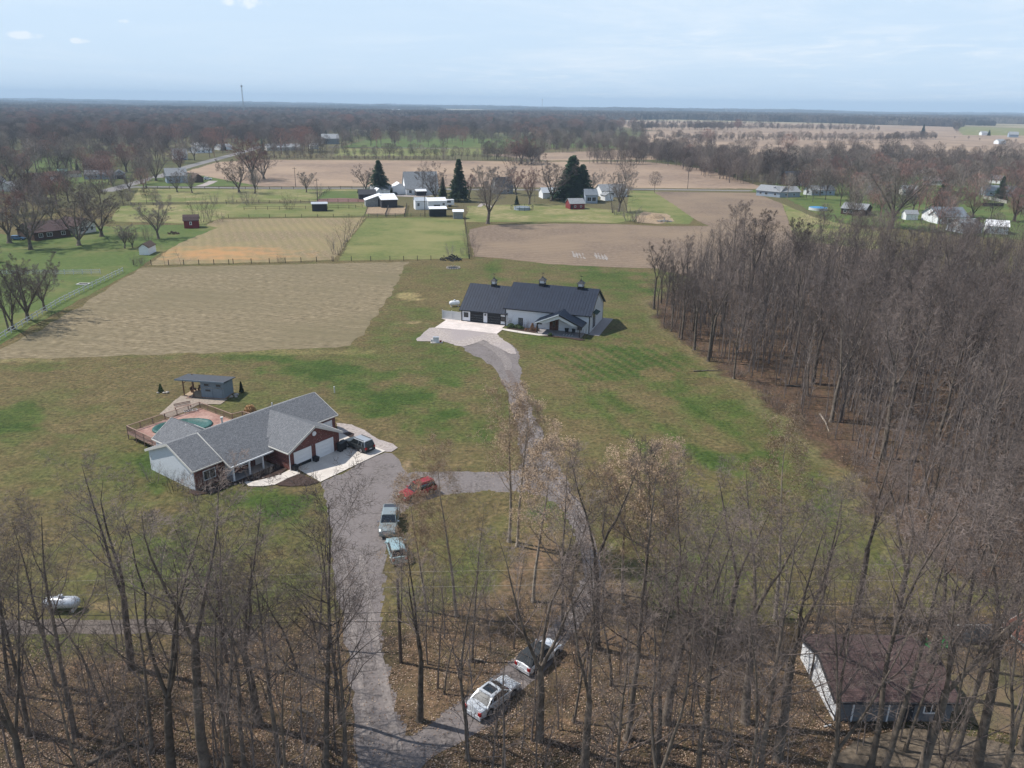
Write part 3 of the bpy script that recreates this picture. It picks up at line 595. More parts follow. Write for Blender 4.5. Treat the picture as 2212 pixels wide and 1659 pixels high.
# ------------------------------------------------------------------ the white barn house with black roof
def barn():
    A = G(*cb(585, 517)); B = G(*cb(1790, 640)); yaw = math.atan2(B.y - A.y, B.x - A.x); L = (B - A).length
    t = thing('barn_house', 'long white metal barn house with black steel roof and three cupolas at the drive end', 'house', A, yaw)
    J = 9.97; D = 13.2
    gable_block(t, J, L, 0, D, 4.05, 7.95, M_WSIDE, M_BLACKROOF, oh=0.45, trim=M_BLACK, seams=0.62, rt=0.12)
    gable_block(t, 0, J - 0.01, 0.1, D - 0.6, 2.75, 6.95, M_WSIDE, M_BLACKROOF, oh=0.42, trim=M_BLACK, seams=0.62, rt=0.12)
    # ribs of the siding
    me = MB().box(-0.025, 0.025, -0.03, 0.0, 0.15, 3.6).mesh('siding_rib', M_WSIDE); me2 = MB().box(-0.025, 0.025, -0.03, 0.0, 0.15, 2.45).mesh('siding_rib', M_WSIDE)
    x = J + 0.3
    while x < L - 0.2: inst('siding_rib', me, t, (x, 0, 0)); x += 0.45
    y = 0.4
    while y < D - 0.2: inst('siding_rib', me, t, (L, y, 0), R_(90), (1, 1, 1 + (1 - abs(y - D / 2) / (D / 2)) * 0.9)); y += 0.6
    for (cx, yy, zz_) in ((0.03, 0.0, 0), (J, -0.02, 0), (L, 0, 0)): MB().box(cx - 0.09, cx + 0.09, yy - 0.05, yy + 0.1, 0.0, 2.6 if cx < 5 else 3.8).build('corner_trim', M_BLACK, t)
    MB().box(L - 0.02, L + 0.06, D - 0.14, D + 0.06, 0.0, 3.8).build('corner_trim', M_BLACK, t)
    MB().box(0, J, 0.04, 0.09, 0, 0.22).build('base_trim', M_BLACK, t)
    for cx in (3.45, 7.35): garage_door(t, cx, 0.1, 0, 2.75, 2.15, M_BLACK, frame=M_BLACK)
    window(t, 1.0, 0.1, 1.5, 0.85, 0.85, frame=M_BLACK); window(t, 9.35, 0.1, 1.35, 0.8, 0.85, frame=M_BLACK)
    window(t, 13.3, 0, 1.2, 0.85, 1.45, frame=M_BLACK); window(t, 17.5, 0, 1.6, 0.85, 0.85, frame=M_BLACK)
    window(t, 26.0, 0, 1.4, 0.9, 1.3, frame=M_BLACK); 
    for gx in (5.4,):
        MB().box(gx - 0.12, gx + 0.12, -0.16, 0.09, 1.75, 2.1).build('wall_lamp', M_BLACK, t)
    # big bay window with awning on the right gable
    window(t, L, 4.4, 2.0, 2.0, 2.9, axis='+x', frame=M_BLACK, mull=2)
    MB().slab([(L, 2.9, 3.9), (L, 6.0, 3.9), (L + 0.95, 6.0, 3.5), (L + 0.95, 2.9, 3.5)], 0.1).build('awning', mat('dark_green_metal', (0.03, 0.06, 0.05), coord='obj'), t)
    # cupolas
    for cx, hr, cy in ((5.1, 7.0, D / 2 - 0.25), (16.0, 8.0, D / 2), (24.4, 8.0, D / 2)):
        s = 0.50 if cx < 6 else 0.62
        c = MB().box(cx - s, cx + s, cy - s, cy + s, hr - 0.55, hr + 0.35).build('cupola', M_BLACK, t)
        MB().box(cx - s * .85, cx + s * .85, cy - s * .85, cy + s * .85, hr + 0.35, hr + 0.95).build('cupola_window', M_WHITE, c)
        m = MB(); e = s * 1.35; z0 = hr + 0.95
        for (a, b) in (((-e, -e), (e, -e)), ((e, -e), (e, e)), ((e, e), (-e, e)), ((-e, e), (-e, -e))):
            m.face([(cx + a[0], cy + a[1], z0), (cx + b[0], cy + b[1], z0), (cx + b[0] * .3, cy + b[1] * .3, z0 + 0.5), (cx + a[0] * .3, cy + a[1] * .3, z0 + 0.5)])
            m.face([(cx + a[0] * .3, cy + a[1] * .3, z0 + 0.5), (cx + b[0] * .3, cy + b[1] * .3, z0 + 0.5), (cx, cy, z0 + 0.95)])
        m.face([(cx - e, cy - e, z0), (cx - e, cy + e, z0), (cx + e, cy + e, z0), (cx + e, cy - e, z0)])
        m.build('cupola_roof', M_BLACK, c)
        MB().tube([(cx, cy, z0 + 0.9), (cx, cy, z0 + 1.6)], [0.04, 0.025], 6).bar((cx - 0.3, cy, z0 + 1.5), (cx + 0.3, cy, z0 + 1.5), 0.04, 0.1).build('weather_vane', M_BLACK, c)
        for sx in (-1, 1):
            for sy in (-1, 1): MB().box(cx + sx * s * .86 - .05, cx + sx * s * .86 + .05, cy + sy * s * .86 - .05, cy + sy * s * .86 + .05, hr + 0.35, hr + 0.95).build('cupola_post', M_BLACK, c)
    # porch
    px0, px1, py = 17.9, 27.0, -3.6; pc = 22.5
    gable_block(t, px0, px1, py, 0.9, 2.5, 4.5, M_WSIDE, M_BLACKROOF, oh=0.4, ridge='y', ridge_at=pc, wall=False, trim=M_BLACK, seams=0.62, rt=0.12)
    g = MB(); g.v = [(px0, py, 2.35), (pc, py, 4.35), (px1, py, 2.35), (px1 - 1.6, py, 2.35), (pc, py, 3.55), (px0 + 1.6, py, 2.35)] + [(px0, py + .12, 2.35), (pc, py + .12, 4.35), (px1, py + .12, 2.35), (px1 - 1.6, py + .12, 2.35), (pc, py + .12, 3.55), (px0 + 1.6, py + .12, 2.35)]
    g.f = [(0, 5, 4, 1), (1, 4, 3, 2), (6, 7, 10, 11), (7, 8, 9, 10), (5, 11, 10, 4), (4, 10, 9, 3), (0, 1, 7, 6), (1, 2, 8, 7)]; g.build('porch_gable', M_WSIDE, t)
    MB().slab([(px0 - .45, py - .48, 2.42), (pc, py - .48, 4.62), (pc, py - .40, 4.62), (px0 - .45, py - .40, 2.42)], 0.24).build('barge_board', M_WHITE, t)  # white strip paints in the bright sunlit edge of the left roof slope
    for xx in (px0 + 0.1, px1 - 0.1): MB().box(xx - 0.1, xx + 0.1, py, py + 0.2, 0.14, 2.4).build('porch_post', M_BLACK, t)
    MB().box(px0 - 0.2, px1 + 0.2, py - 0.2, 0.0, 0.0, 0.14).build('porch_floor', mat('grey_porch_slab', (0.30, 0.28, 0.28), coord='obj'), t)
    door(t, 20.6, 0, 0.14, 1.9, 2.2, mat('brown_front_door', (0.12, 0.05, 0.03), coord='obj')); window(t, 20.6, -0.06, 1.4, 0.5, 1.2, frame=M_WOOD, name='door_window')
    # paved edge strip along the right gable
    MB().box(L + 0.02, L + 2.3, -0.6, D + 0.6, 0.0, 0.06).build('paved_strip', mat('grey_paving', (0.30, 0.27, 0.27), (0.24, 0.22, 0.22)), t)
    T = t.matrix_world if False else Matrix.Translation(A) @ Matrix.Rotation(yaw, 4, 'Z')
    # things round the barn
    def at(x, y, z=0): return T @ Vector((x, y, z))
    # chairs on the porch
    for i, (x, y, r) in enumerate(((23.7, -1.5, 0.2), (25.1, -1.5, -0.2))):
        c = thing('porch_chair', ['black round-backed patio chair on the barn porch, nearer the brown door', 'black round-backed patio chair on the barn porch, farther from the brown door'][i], 'chair', at(x, y, 0.14), yaw + r, 'chairs on the barn porch')
        MB().tube([(0, 0, 0.38), (0, 0, 0.46)], [0.36, 0.38], 14).build('seat', M_BLACK, c)
        m = MB(); pr = [(math.cos(a) * .38, math.sin(a) * .38 * .6 + .12) for a in [R_(-20 + k * 22) for k in range(11)]]
        for a, b in zip(pr, pr[1:]): m.face([(a[0], a[1], .46), (b[0], b[1], .46), (b[0] * 1.1, b[1] * 1.1, 1.0), (a[0] * 1.1, a[1] * 1.1, 1.0)]); m.bar((a[0] * 1.1, a[1] * 1.1, 1.0), (b[0] * 1.1, b[1] * 1.1, 1.0), .05)
        m.build('backrest', M_BLACK, c)
        for (u, v) in ((-.25, -.25), (.25, -.25), (.25, .25), (-.25, .25)): MB().bar((u, v, 0), (u, v, .4), .04).build('leg', M_BLACK, c)
    c = thing('patio_mat', 'striped black and white patio mat on the barn porch floor', 'mat', at(24.3, -2.7, 0.145), yaw)
    for k in range(9): MB().box(-1.3 + k * .3, -1.12 + k * .3, -.5, .5, 0, .02).build('stripe', M_PVC if k % 2 else M_GREYW, c)
    # garden bed with walk
    sheet('garden_bed', [at(11, -0.2), at(11, -2.4), at(14, -3.0), at(18.5, -3.6), at(19.2, -1.8), at(17.7, -0.2)], M_MULCH, jag=0.1, world=True, step=0.6)
    sheet('garden_bed', [at(20.2, -4.0), at(27.2, -4.0), at(28.4, -4.6), at(27.5, -5.4), at(25, -4.7), at(19.6, -5.0)], M_MULCH, jag=0.15, world=True, step=0.6)
    sheet('concrete_walk', [at(10.0, -2.4), at(13.5, -3.0), at(18.4, -3.7), at(19.2, -1.5), at(19.2, -0.2), at(21.5, -0.2), at(21.5, -3.7), at(20.3, -4.1), at(18.9, -4.9), at(15, -4.6), at(12, -4.0), at(9.6, -3.3)], M_CONC, jag=0.03, world=True)
    sheet('concrete_apron', [at(-5.0, 0.3), at(9.95, 0.05), at(10.0, -2.3), G(*cb(975, 598)), G(*cb(920, 640)), G(*cb(640, 608)), G(*cb(330, 582)), G(*cb(436, 509))], M_CONC_W, jag=0.03, world=True)
    # fence panels left of the garage
    f = thing('vinyl_fence', 'short solid white vinyl fence beside the barn garage', 'fence', at(-4.6, 0.3), yaw)
    me = MB().box(0, 2.1, -0.03, 0.03, 0.1, 1.9).mesh('fence_panel', M_PVC); mp_ = MB().box(-0.07, 0.07, -0.07, 0.07, 0, 2.05).mesh('post', M_PVC)
    for k in range(2): inst('fence_panel', me, f, (0.1 + k * 2.2, 0, 0))
    for k in range(3): inst('post', mp_, f, (k * 2.2, 0, 0))
    return at, yaw
barn_at, barn_yaw = barn()

# ------------------------------------------------------------------ brick ranch house
def ranch():
    ux, uy = math.cos(R_(54)), math.sin(R_(54))
    o = Vector((45 * ux + -79.4 * uy, 45 * uy - -79.4 * ux, 0)); yaw = R_(54)
    t = thing('ranch_house', 'red brick ranch house with grey shingle roof and two-door garage gable', 'house', o, yaw)
    ri = 4.6; hr = 5.0
    M_SID = mat('pale_siding', (0.60, 0.63, 0.66), (0.52, 0.55, 0.58), coord='obj')
    # left wing
    gable_block(t, 0.3, 4.4, 0.0, 9.6, 2.85, hr - .1, M_BRICK, M_SHINGLE, oh=0.35, ridge_at=ri, trim=M_CREAM, rt=0.14, tends=(0,))
    MB().box(0.24, 0.297, 0.02, 9.58, 0.0, 2.75).build('end_siding', M_SID, t)
    m = MB(); m.v = [(0.24, 0.02, 2.75), (0.24, ri, 4.72), (0.24, 9.58, 2.75), (0.297, 0.02, 2.75), (0.297, ri, 4.72), (0.297, 9.58, 2.75)]; m.f = [(0, 2, 1), (3, 4, 5), (0, 1, 4, 3), (1, 2, 5, 4)]; m.build('end_siding', M_SID, t)
    # main block: front eave carried by the porch posts
    gable_block(t, 4.45, 22.4, 0.2, 9.5, 2.85, hr - .02, M_BRICK, M_SHINGLE, oh=0.3, ridge_at=ri, rt=0.14, trim=M_CREAM)
    sl = (hr - 2.85) / (ri - 0.2)
    MB().slab([(4.1, -1.75, 2.2), (11.2, -1.75, 2.2), (11.2, 0.25, 2.2 + 2.0 * sl + 0.05), (4.1, 0.25, 2.2 + 2.0 * sl + 0.05)], 0.12).build('porch_roof', M_SHINGLE, t)
    MB().box(4.1, 10.4, -1.85, -1.76, 2.02, 2.2).build('gutter', M_WHITE, t)
    MB().bar((4.06, -1.8, 2.1), (4.06, ri, hr + 0.02), .06, .22).build('barge_board', M_CREAM, t)
    for x in (4.6, 6.9, 8.9): MB().box(x - .09, x + .09, -1.55, -1.37, 0.1, 2.1).build('porch_post', M_WHITE, t)
    MB().box(4.3, 10.4, -1.7, 0.2, 0, 0.12).build('porch_floor', mat('porch_slab', (0.28, 0.27, 0.27), coord='obj'), t)
    MB().box(4.42, 5.8, 0.14, 0.2, 0.12, 2.6).build('entry_siding', M_SID, t)
    window(t, 7.3, 0.2, 1.4, 1.6, 1.2); door(t, 9.4, 0.2, 0.12, 0.95, 2.05, M_WHITE); window(t, 2.3, 0.0, 1.5, 1.5, 1.1); pass
    # garage gable wing
    gx0, gx1, gy, gc = 10.7, 18.9, -4.5, 14.8
    gable_block(t, gx0, gx1, gy, 4.4, 2.75, 4.86, M_BRICK, M_SHINGLE, oh=0.38, ridge='y', ridge_at=gc, trim=M_CREAM, rt=0.14)
    garage_door(t, 12.75, gy, 0, 2.55, 2.15, M_WHITE, drop=0.54); garage_door(t, 16.35, gy, 0, 2.75, 2.15, M_WHITE)
    v = MB().tube([(14.8, gy - 0.06, 3.75), (14.8, gy, 3.75)], [0.32, 0.32], 16).build('gable_vent', M_WHITE, t)
    garage_door(t, 20.6, 0.2, 0, 2.1, 2.1, M_WHITE)
    MB().tube([(gx0 - .05, gy - .06, 0.1), (gx0 - .05, gy - .06, 2.4)], [.06, .06], 8).build('downpipe', M_WHITE, t)
    # rear wing
    gable_block(t, 2.7, 8.1, 9.3, 12.2, 2.85, 4.62, M_SID, M_SHINGLE, oh=0.3, ridge='y', ridge_at=5.4, rt=0.14, trim=M_CREAM)
    MB().slab([(2.4, 9.0, 2.98), (2.4, 9.4, 2.98), (5.4, 9.4, 4.74), (5.4, 5.5, 4.74)], 0.12).build('roof', M_SHINGLE, t)
    MB().tube([(9.2, 7.0, 3.9), (9.2, 7.0, 4.75)], [.12, .12], 8).tube([(9.2, 7.0, 4.75), (9.2, 7.0, 4.95)], [.2, .2], 8).build('flue', M_CREAM, t)
    MB().tube([(16.0, 5.4, 4.6), (16.0, 5.4, 5.3)], [.08, .08], 8).build('vent_pipe', M_PVC, t)
    T = Matrix.Translation(o) @ Matrix.Rotation(yaw, 4, 'Z')
    return (lambda x, y, z=0: T @ Vector((x, y, z))), yaw
ranch_at, ranch_yaw = ranch()
sheet('concrete_apron', [ranch_at(10.9, -4.4), ranch_at(10.6, -6.3), G(641, 1013), G(692, 1042), G(833, 975), G(*ch(1745, 575)), ranch_at(22.6, -1.2), ranch_at(22.4, 0.1), ranch_at(19.1, 0.1), ranch_at(18.9, -4.4)], M_CONC, jag=0.02, world=True)
sheet('concrete_walk', [G(*ch(*q)) for q in ((1310, 808), (1230, 850), (1120, 880), (1030, 900), (960, 900), (1000, 935), (1100, 935), (1190, 925), (1300, 870), (1380, 840))], M_CONC, jag=0.03, world=True)
sheet('flower_bed', [G(*ch(*q)) for q in ((1380, 842), (1520, 905), (1430, 930), (1300, 935), (1220, 930), (1200, 920), (1300, 875))], M_MULCH, jag=0.1, world=True, step=0.5)
sheet('flower_bed', [G(*ch(*q)) for q in ((1290, 800), (1180, 770), (900, 880), (560, 970), (600, 1000), (760, 985), (900, 915), (1100, 880), (1230, 845))], M_MULCH, jag=0.15, world=True, step=0.5)
sheet('flower_bed', [G(*ch(*q)) for q in ((1695, 545), (1740, 533), (1778, 548), (1770, 570), (1740, 572))], M_MULCH, jag=0.05, world=True, step=0.5)

# ------------------------------------------------------------------ pool deck, pool
def deck():
    pts = [G(*ch(98, 487), 1.95), G(*ch(635, 311), 1.95), G(*ch(875, 400), 1.95), G(*ch(950, 380), 1.95), G(*ch(1010, 395), 1.95), ranch_at(9.5, 9.9), ranch_at(8.6, 12.6), ranch_at(2.2, 12.6), ranch_at(1.0, 10.2), G(*ch(345, 603), 1.95)]
    pts = [Vector((p.x, p.y, 0)) for p in pts]
    o0 = pts[0].copy(); zt = 1.05
    t = thing('pool_deck', 'raised reddish wood pool deck with railings behind the brick house', 'deck', o0, 0)
    L = [p - o0 for p in pts]
    # boards clipped to the outline, running parallel to the house front
    dv = (L[2] - L[1]).normalized(); nv = Vector((-dv.y, dv.x, 0))
    ctr = G(*ch(512, 490), 1.1) - o0; a_ax = 3.95; b_ax = 2.65; ax_d = Vector((math.cos(R_(20)), math.sin(R_(20)), 0)); ax_n = Vector((-ax_d.y, ax_d.x, 0))
    def in_pool(p, k=1.0):
        d = p - ctr; return (d.dot(ax_d) / a_ax) ** 2 + (d.dot(ax_n) / b_ax) ** 2 < k
    m = MB(); bw = 0.16
    vs = [p.dot(nv) for p in L]; us = [p.dot(dv) for p in L]
    v = min(vs)
    while v < max(vs):
        run = None; u = min(us)
        while u < max(us) + 0.3:
            p = dv * u + nv * (v + bw / 2); ok = inpoly(p.x, p.y, L) and not in_pool(p)
            if ok and run is None: run = u
            if (not ok) and run is not None:
                a = dv * run + nv * v; b = dv * u + nv * v; c = b + nv * (bw - .015); d = a + nv * (bw - .015)
                m.prism([(q.x, q.y) for q in (a, b, c, d)], zt - .04, zt); run = None
            u += 0.12
        v += bw
    m.build('deck_boards', M_DECK, t)['kind'] = 'stuff'
    runs = [(9, 0), (0, 1), (1, 2), (2, 3), (3, 4)]
    post = MB().box(-.05, .05, -.05, .05, 0, zt + 0.95).mesh('post', M_DECKRAIL)
    for (i, j) in runs:
        a, b = L[i], L[j]; Ln = (b - a).length; n = max(1, round(Ln / 1.9))
        MB().bar(a + Vector((0, 0, zt + .93)), b + Vector((0, 0, zt + .93)), .12, .05).build('handrail', M_DECKRAIL, t)
        MB().bar(a + Vector((0, 0, zt + .15)), b + Vector((0, 0, zt + .15)), .05, .08).build('bottom_rail', M_DECKRAIL, t)
        MB().bar(a + Vector((0, 0, zt - .15)), b + Vector((0, 0, zt - .15)), .05, .25).build('rim_board', M_DECKRAIL, t)
        for k in range(n): inst('post', post, t, a.lerp(b, k / n))
        bm = MB(); nb = int(Ln / 0.16)
        for k in range(nb): p = a.lerp(b, (k + .5) / nb); bm.box(p.x - .018, p.x + .018, p.y - .018, p.y + .018, zt + .15, zt + .91)
        bm.build('baluster', M_DECKRAIL, t)['kind'] = 'stuff'
    # pool
    pc = ctr + o0
    pl = thing('swimming_pool', 'oval above-ground pool under a sagging green winter cover', 'pool', Vector((pc.x, pc.y, 0)), R_(20))
    def ring(k, z, wob=0): return [(a_ax * k * math.cos(2 * math.pi * i / 56), b_ax * k * math.sin(2 * math.pi * i / 56), z + wob * mnoise.noise(Vector((i * .6, k * 9, 0)))) for i in range(56)]
    def loft(rings, cap=None):
        m = MB()
        for r in rings: m.v += r
        for q in range(len(rings) - 1):
            for i in range(56): j = (i + 1) % 56; m.f.append((q * 56 + i, q * 56 + j, (q + 1) * 56 + j, (q + 1) * 56 + i))
        if cap: m.f.append(tuple((len(rings) - 1) * 56 + i for i in range(56)))
        return m
    loft([ring(.985, 0), ring(.985, 1.16)]).build('pool_wall', M_PVC, pl); loft([ring(.985, 1.16), ring(.985, 1.2), ring(.94, 1.2), ring(.94, 1.14)]).build('pool_rim', M_PVC, pl)
    loft([ring(1.0, 1.10, .05), ring(.99, 1.24, .06), ring(.93, 1.27, .12), ring(.86, 1.17, .14), ring(.78, 1.02, .04), ring(.5, .98, .03), ring(.2, .97)], cap=True).build('pool_cover', M_COVER, pl, smooth=True)
    # folded loungers and frame on deck
    p = G(*ch(570, 380), 1.1)
    c = thing('lounge_frame', 'white tubular lounger frame lying on the pool deck near its far corner', 'lounger', Vector((p.x, p.y, zt + .01)), R_(30))
    for y in (-.3, .3): MB().tube([(-.9, y, .25), (.9, y, .25)], [.04, .04], 6).build('side_rail', M_PVC, c)
    for x in (-.9, -.3, .3, .9): MB().tube([(x, -.3, .25), (x, .3, .25)], [.035, .035], 6).build('cross_rail', M_PVC, c)
    for x in (-.8, .8):
        for y in (-.3, .3): MB().tube([(x, y, 0), (x, y, .25)], [.03, .03], 6).build('leg', M_PVC, c)
    p = G(*ch(515, 355), 1.1)
    c = thing('deck_bench', 'brown weathered bench in the angled bay of the pool deck', 'bench', Vector((p.x, p.y, zt)), R_(38))
    for k in range(3): MB().box(-1.2, 1.2, -.25 + k * .17, -.10 + k * .17, .42, .46).build('seat_slat', M_DECKRAIL, c)
    for x in (-1.1, 1.1): MB().box(x - .05, x + .05, -.22, .22, 0, .42).build('leg', M_DECKRAIL, c)
    for k in range(2): MB().box(-1.2, 1.2, .27, .31, .55 + k * .2, .68 + k * .2).build('back_slat', M_DECKRAIL, c)
deck()

# ------------------------------------------------------------------ slate blue shed with open pavilion
def shed():
    a = G(*ch(522, 268)); b = G(*ch(822, 290)); yaw = math.atan2(b.y - a.y, b.x - a.x); L = (b - a).length
    t = thing('pavilion_shed', 'slate blue shed with open timber pavilion under one flat black roof', 'shed', a, yaw)
    x0 = L * .44; D = 2.9
    MB().box(x0, L, 0, D, 0.15, 2.45).build('wall', M_SLATE, t)
    MB().box(-.05, L + .02, -.05, D + .05, 0.0, .15).build('floor_frame', M_DECKRAIL, t)
    n = 12
    pl = MB().box(0, .2, 0, D - .02, .15, .19).mesh('floor_board', mat('fresh_deck_wood', (0.44, 0.33, 0.22), (0.34, 0.25, 0.17)))
    k = 0
    while .22 * k < x0 - .22: inst('floor_board', pl, t, (.01 + k * .22, .01, 0)); k += 1
    MB().slab([(-.9, -.5, 3.0), (L + .4, -.5, 3.0), (L + .4, D + .4, 2.62), (-.9, D + .4, 2.62)], .12).build('roof', mat('flat_black_roofing', (.075, .08, .09), (.055, .06, .07), coord='obj'), t)
    MB().box(-.95, L + .45, -.56, -.5, 2.78, 3.02).build('fascia', M_SLATE, t)
    MB().box(x0, L, -.02, .06, 2.45, 2.86).build('upper_wall', M_SLATE, t)
    for x in (0.05, x0 * .55):
        for y in (0.05,) if x > .1 else (0.05, D - .1): MB().box(x - .07, x + .07, y - .07, y + .07, .15, 2.85).build('post', M_WOOD, t)
    MB().box(x0 * .5 - .07, x0 * .5 + .07, D - .12, D, .15, 2.6).build('post', M_WOOD, t)
    MB().bar((.05, .05, 2.1), (.9, .05, 2.8), .08, .1).build('brace', M_WOOD, t)
    MB().bar((-.3, .05, 2.72), (x0, .05, 2.72), .1, .18).build('beam', M_WOOD, t)
    W = L - x0
    for fx in (.27, .78): window(t, x0 + W * fx, 0, 2.2, .75, .34, frame=M_SLATE, mull=0)
    MB().box(x0, L, -.06, 0, 1.72, 1.84).build('ledge', M_GREYW, t)
    d = MB().box(x0 + W * .12, x0 + W * .5, -.05, 0, .15, 1.68).build('door', M_SLATE, t); MB().box(x0 + W * .2, x0 + W * .42, -.08, -.05, 1.15, 1.45).build('door_window', M_GLASS, d)
    MB().box(x0 + W * .53, x0 + W * .93, -.05, 0, .15, 1.68).build('door', M_SLATE, t)
    T = Matrix.Translation(a) @ Matrix.Rotation(yaw, 4, 'Z')
    s = thing('pavilion_steps', 'small wooden steps up to the shed pavilion', 'steps', T @ Vector((1.3, -.75, 0)), yaw)
    MB().box(-.45, .45, .15, .5, 0, .26).build('tread', M_DECKRAIL, s); MB().box(-.45, .45, -.2, .15, 0, .14).build('tread', M_DECKRAIL, s)
    for i, (x, y, r, lb) in enumerate(((.55, 1.9, 90, 'wooden bench at the left side of the pavilion'), (1.6, 2.5, 0, 'wooden bench at the back of the pavilion'))):
        c = thing('pavilion_bench', lb, 'bench', T @ Vector((x, y, .19)), yaw + R_(r), 'pavilion benches')
        MB().box(-.6, .6, -.2, .2, .38, .44).build('seat', M_WOOD, c); MB().box(-.6, .6, .2, .25, .44, .85).build('backrest', M_WOOD, c)
        for x2 in (-.5, .5): MB().box(x2 - .04, x2 + .04, -.18, .18, 0, .38).build('leg', M_WOOD, c)
    for i, (x, y, s_) in enumerate(((L + .9, 1.9, .35), (L + .6, 1.0, .28), (L + 1.3, 1.2, .22))):
        c = rock(T @ Vector((x, y, 0)), s_, ['pale boulder behind the shed corner, largest of three', 'pale rock against the shed side', 'smallest pale rock beside the shed'][i], 'rocks beside the shed')
    return T
def rock(loc, s, label, group, m=None):
    r = random.Random(int(loc.x * 100) + 5); mb = MB(); rings = 5; seg = 8
    for i in range(rings + 1):
        for j in range(seg):
            a = math.pi * i / rings; b = 2 * math.pi * j / seg; k = s * (0.8 + .4 * r.random())
            mb.v.append((math.sin(a) * math.cos(b) * k * 1.2, math.sin(a) * math.sin(b) * k, math.cos(a) * k * .7 + s * .45))
    for i in range(rings):
        for j in range(seg): mb.f.append((i * seg + j, (i + 1) * seg + j, (i + 1) * seg + (j + 1) % seg, i * seg + (j + 1) % seg))
    o = mb.build('rock', m or M_STONE, None, loc=loc); return tag(o, label, 'rock', group)
shed_T = shed()

# ------------------------------------------------------------------ cars
PAINTS = {}
def paint(name, c, rough=0.3, metal=0.3): return mat(name, c, tuple(v * .93 for v in c), scale=2, coord='obj', rough=rough, metal=metal, spec=0.5)
M_TYRE = mat('tyre_rubber', (0.02, 0.02, 0.02), coord='obj'); M_RIM = mat('alloy_rim', (0.5, 0.5, 0.52), coord='obj', metal=.8, rough=.35)
M_CGLASS = mat('car_glass', (0.012, 0.015, 0.018), (0.02, 0.025, 0.028), coord='obj', rough=.08, spec=.7); M_PLAST = mat('dark_plastic', (0.03, 0.03, 0.033), coord='obj')
M_TAIL = mat('red_tail_lamp', (0.35, 0.01, 0.01), coord='obj', rough=.2); M_HEAD = mat('clear_headlamp', (0.65, 0.68, 0.7), coord='obj', rough=.15)
M_CHROME = mat('chrome', (0.7, 0.7, 0.72), coord='obj', metal=.9, rough=.2)
CARS = {  # outline of the lower body: (x, top z) front +x; cabin: rear base, rear roof, front roof, front base, roof z
    'suv': dict(L=4.6, W=1.82, top=[(-2.3, .62), (-2.26, .98), (-2.1, 1.04), (0.7, 1.02), (1.0, 1.0), (1.9, .93), (2.2, .82), (2.3, .60)], cab=(-2.2, -1.95, .25, 1.05), rz=1.66, wb=(-1.35, 1.38), wr=.36, clr=.26),
    'wagon': dict(L=4.4, W=1.75, top=[(-2.2, .55), (-2.16, .88), (-2.0, .94), (.7, .93), (1.0, .9), (1.8, .80), (2.1, .70), (2.2, .5)], cab=(-2.1, -1.65, .2, 1.1), rz=1.46, wb=(-1.28, 1.35), wr=.33, clr=.2),
    'sedan': dict(L=4.75, W=1.82, top=[(-2.37, .6), (-2.3, .95), (-1.5, 1.0), (.8, .93), (1.05, .92), (2.0, .80), (2.3, .66), (2.37, .5)], cab=(-1.75, -.95, .2, 1.15), rz=1.44, wb=(-1.35, 1.42), wr=.34, clr=.2),
    'pickup': dict(L=5.6, W=1.95, top=[(-2.8, .62), (-2.78, 1.1), (-.9, 1.1), (1.1, 1.12), (1.4, 1.14), (2.5, 1.05), (2.75, .95), (2.8, .62)], cab=(-.95, -.8, .75, 1.45), rz=1.82, wb=(-1.75, 1.75), wr=.39, clr=.32)}
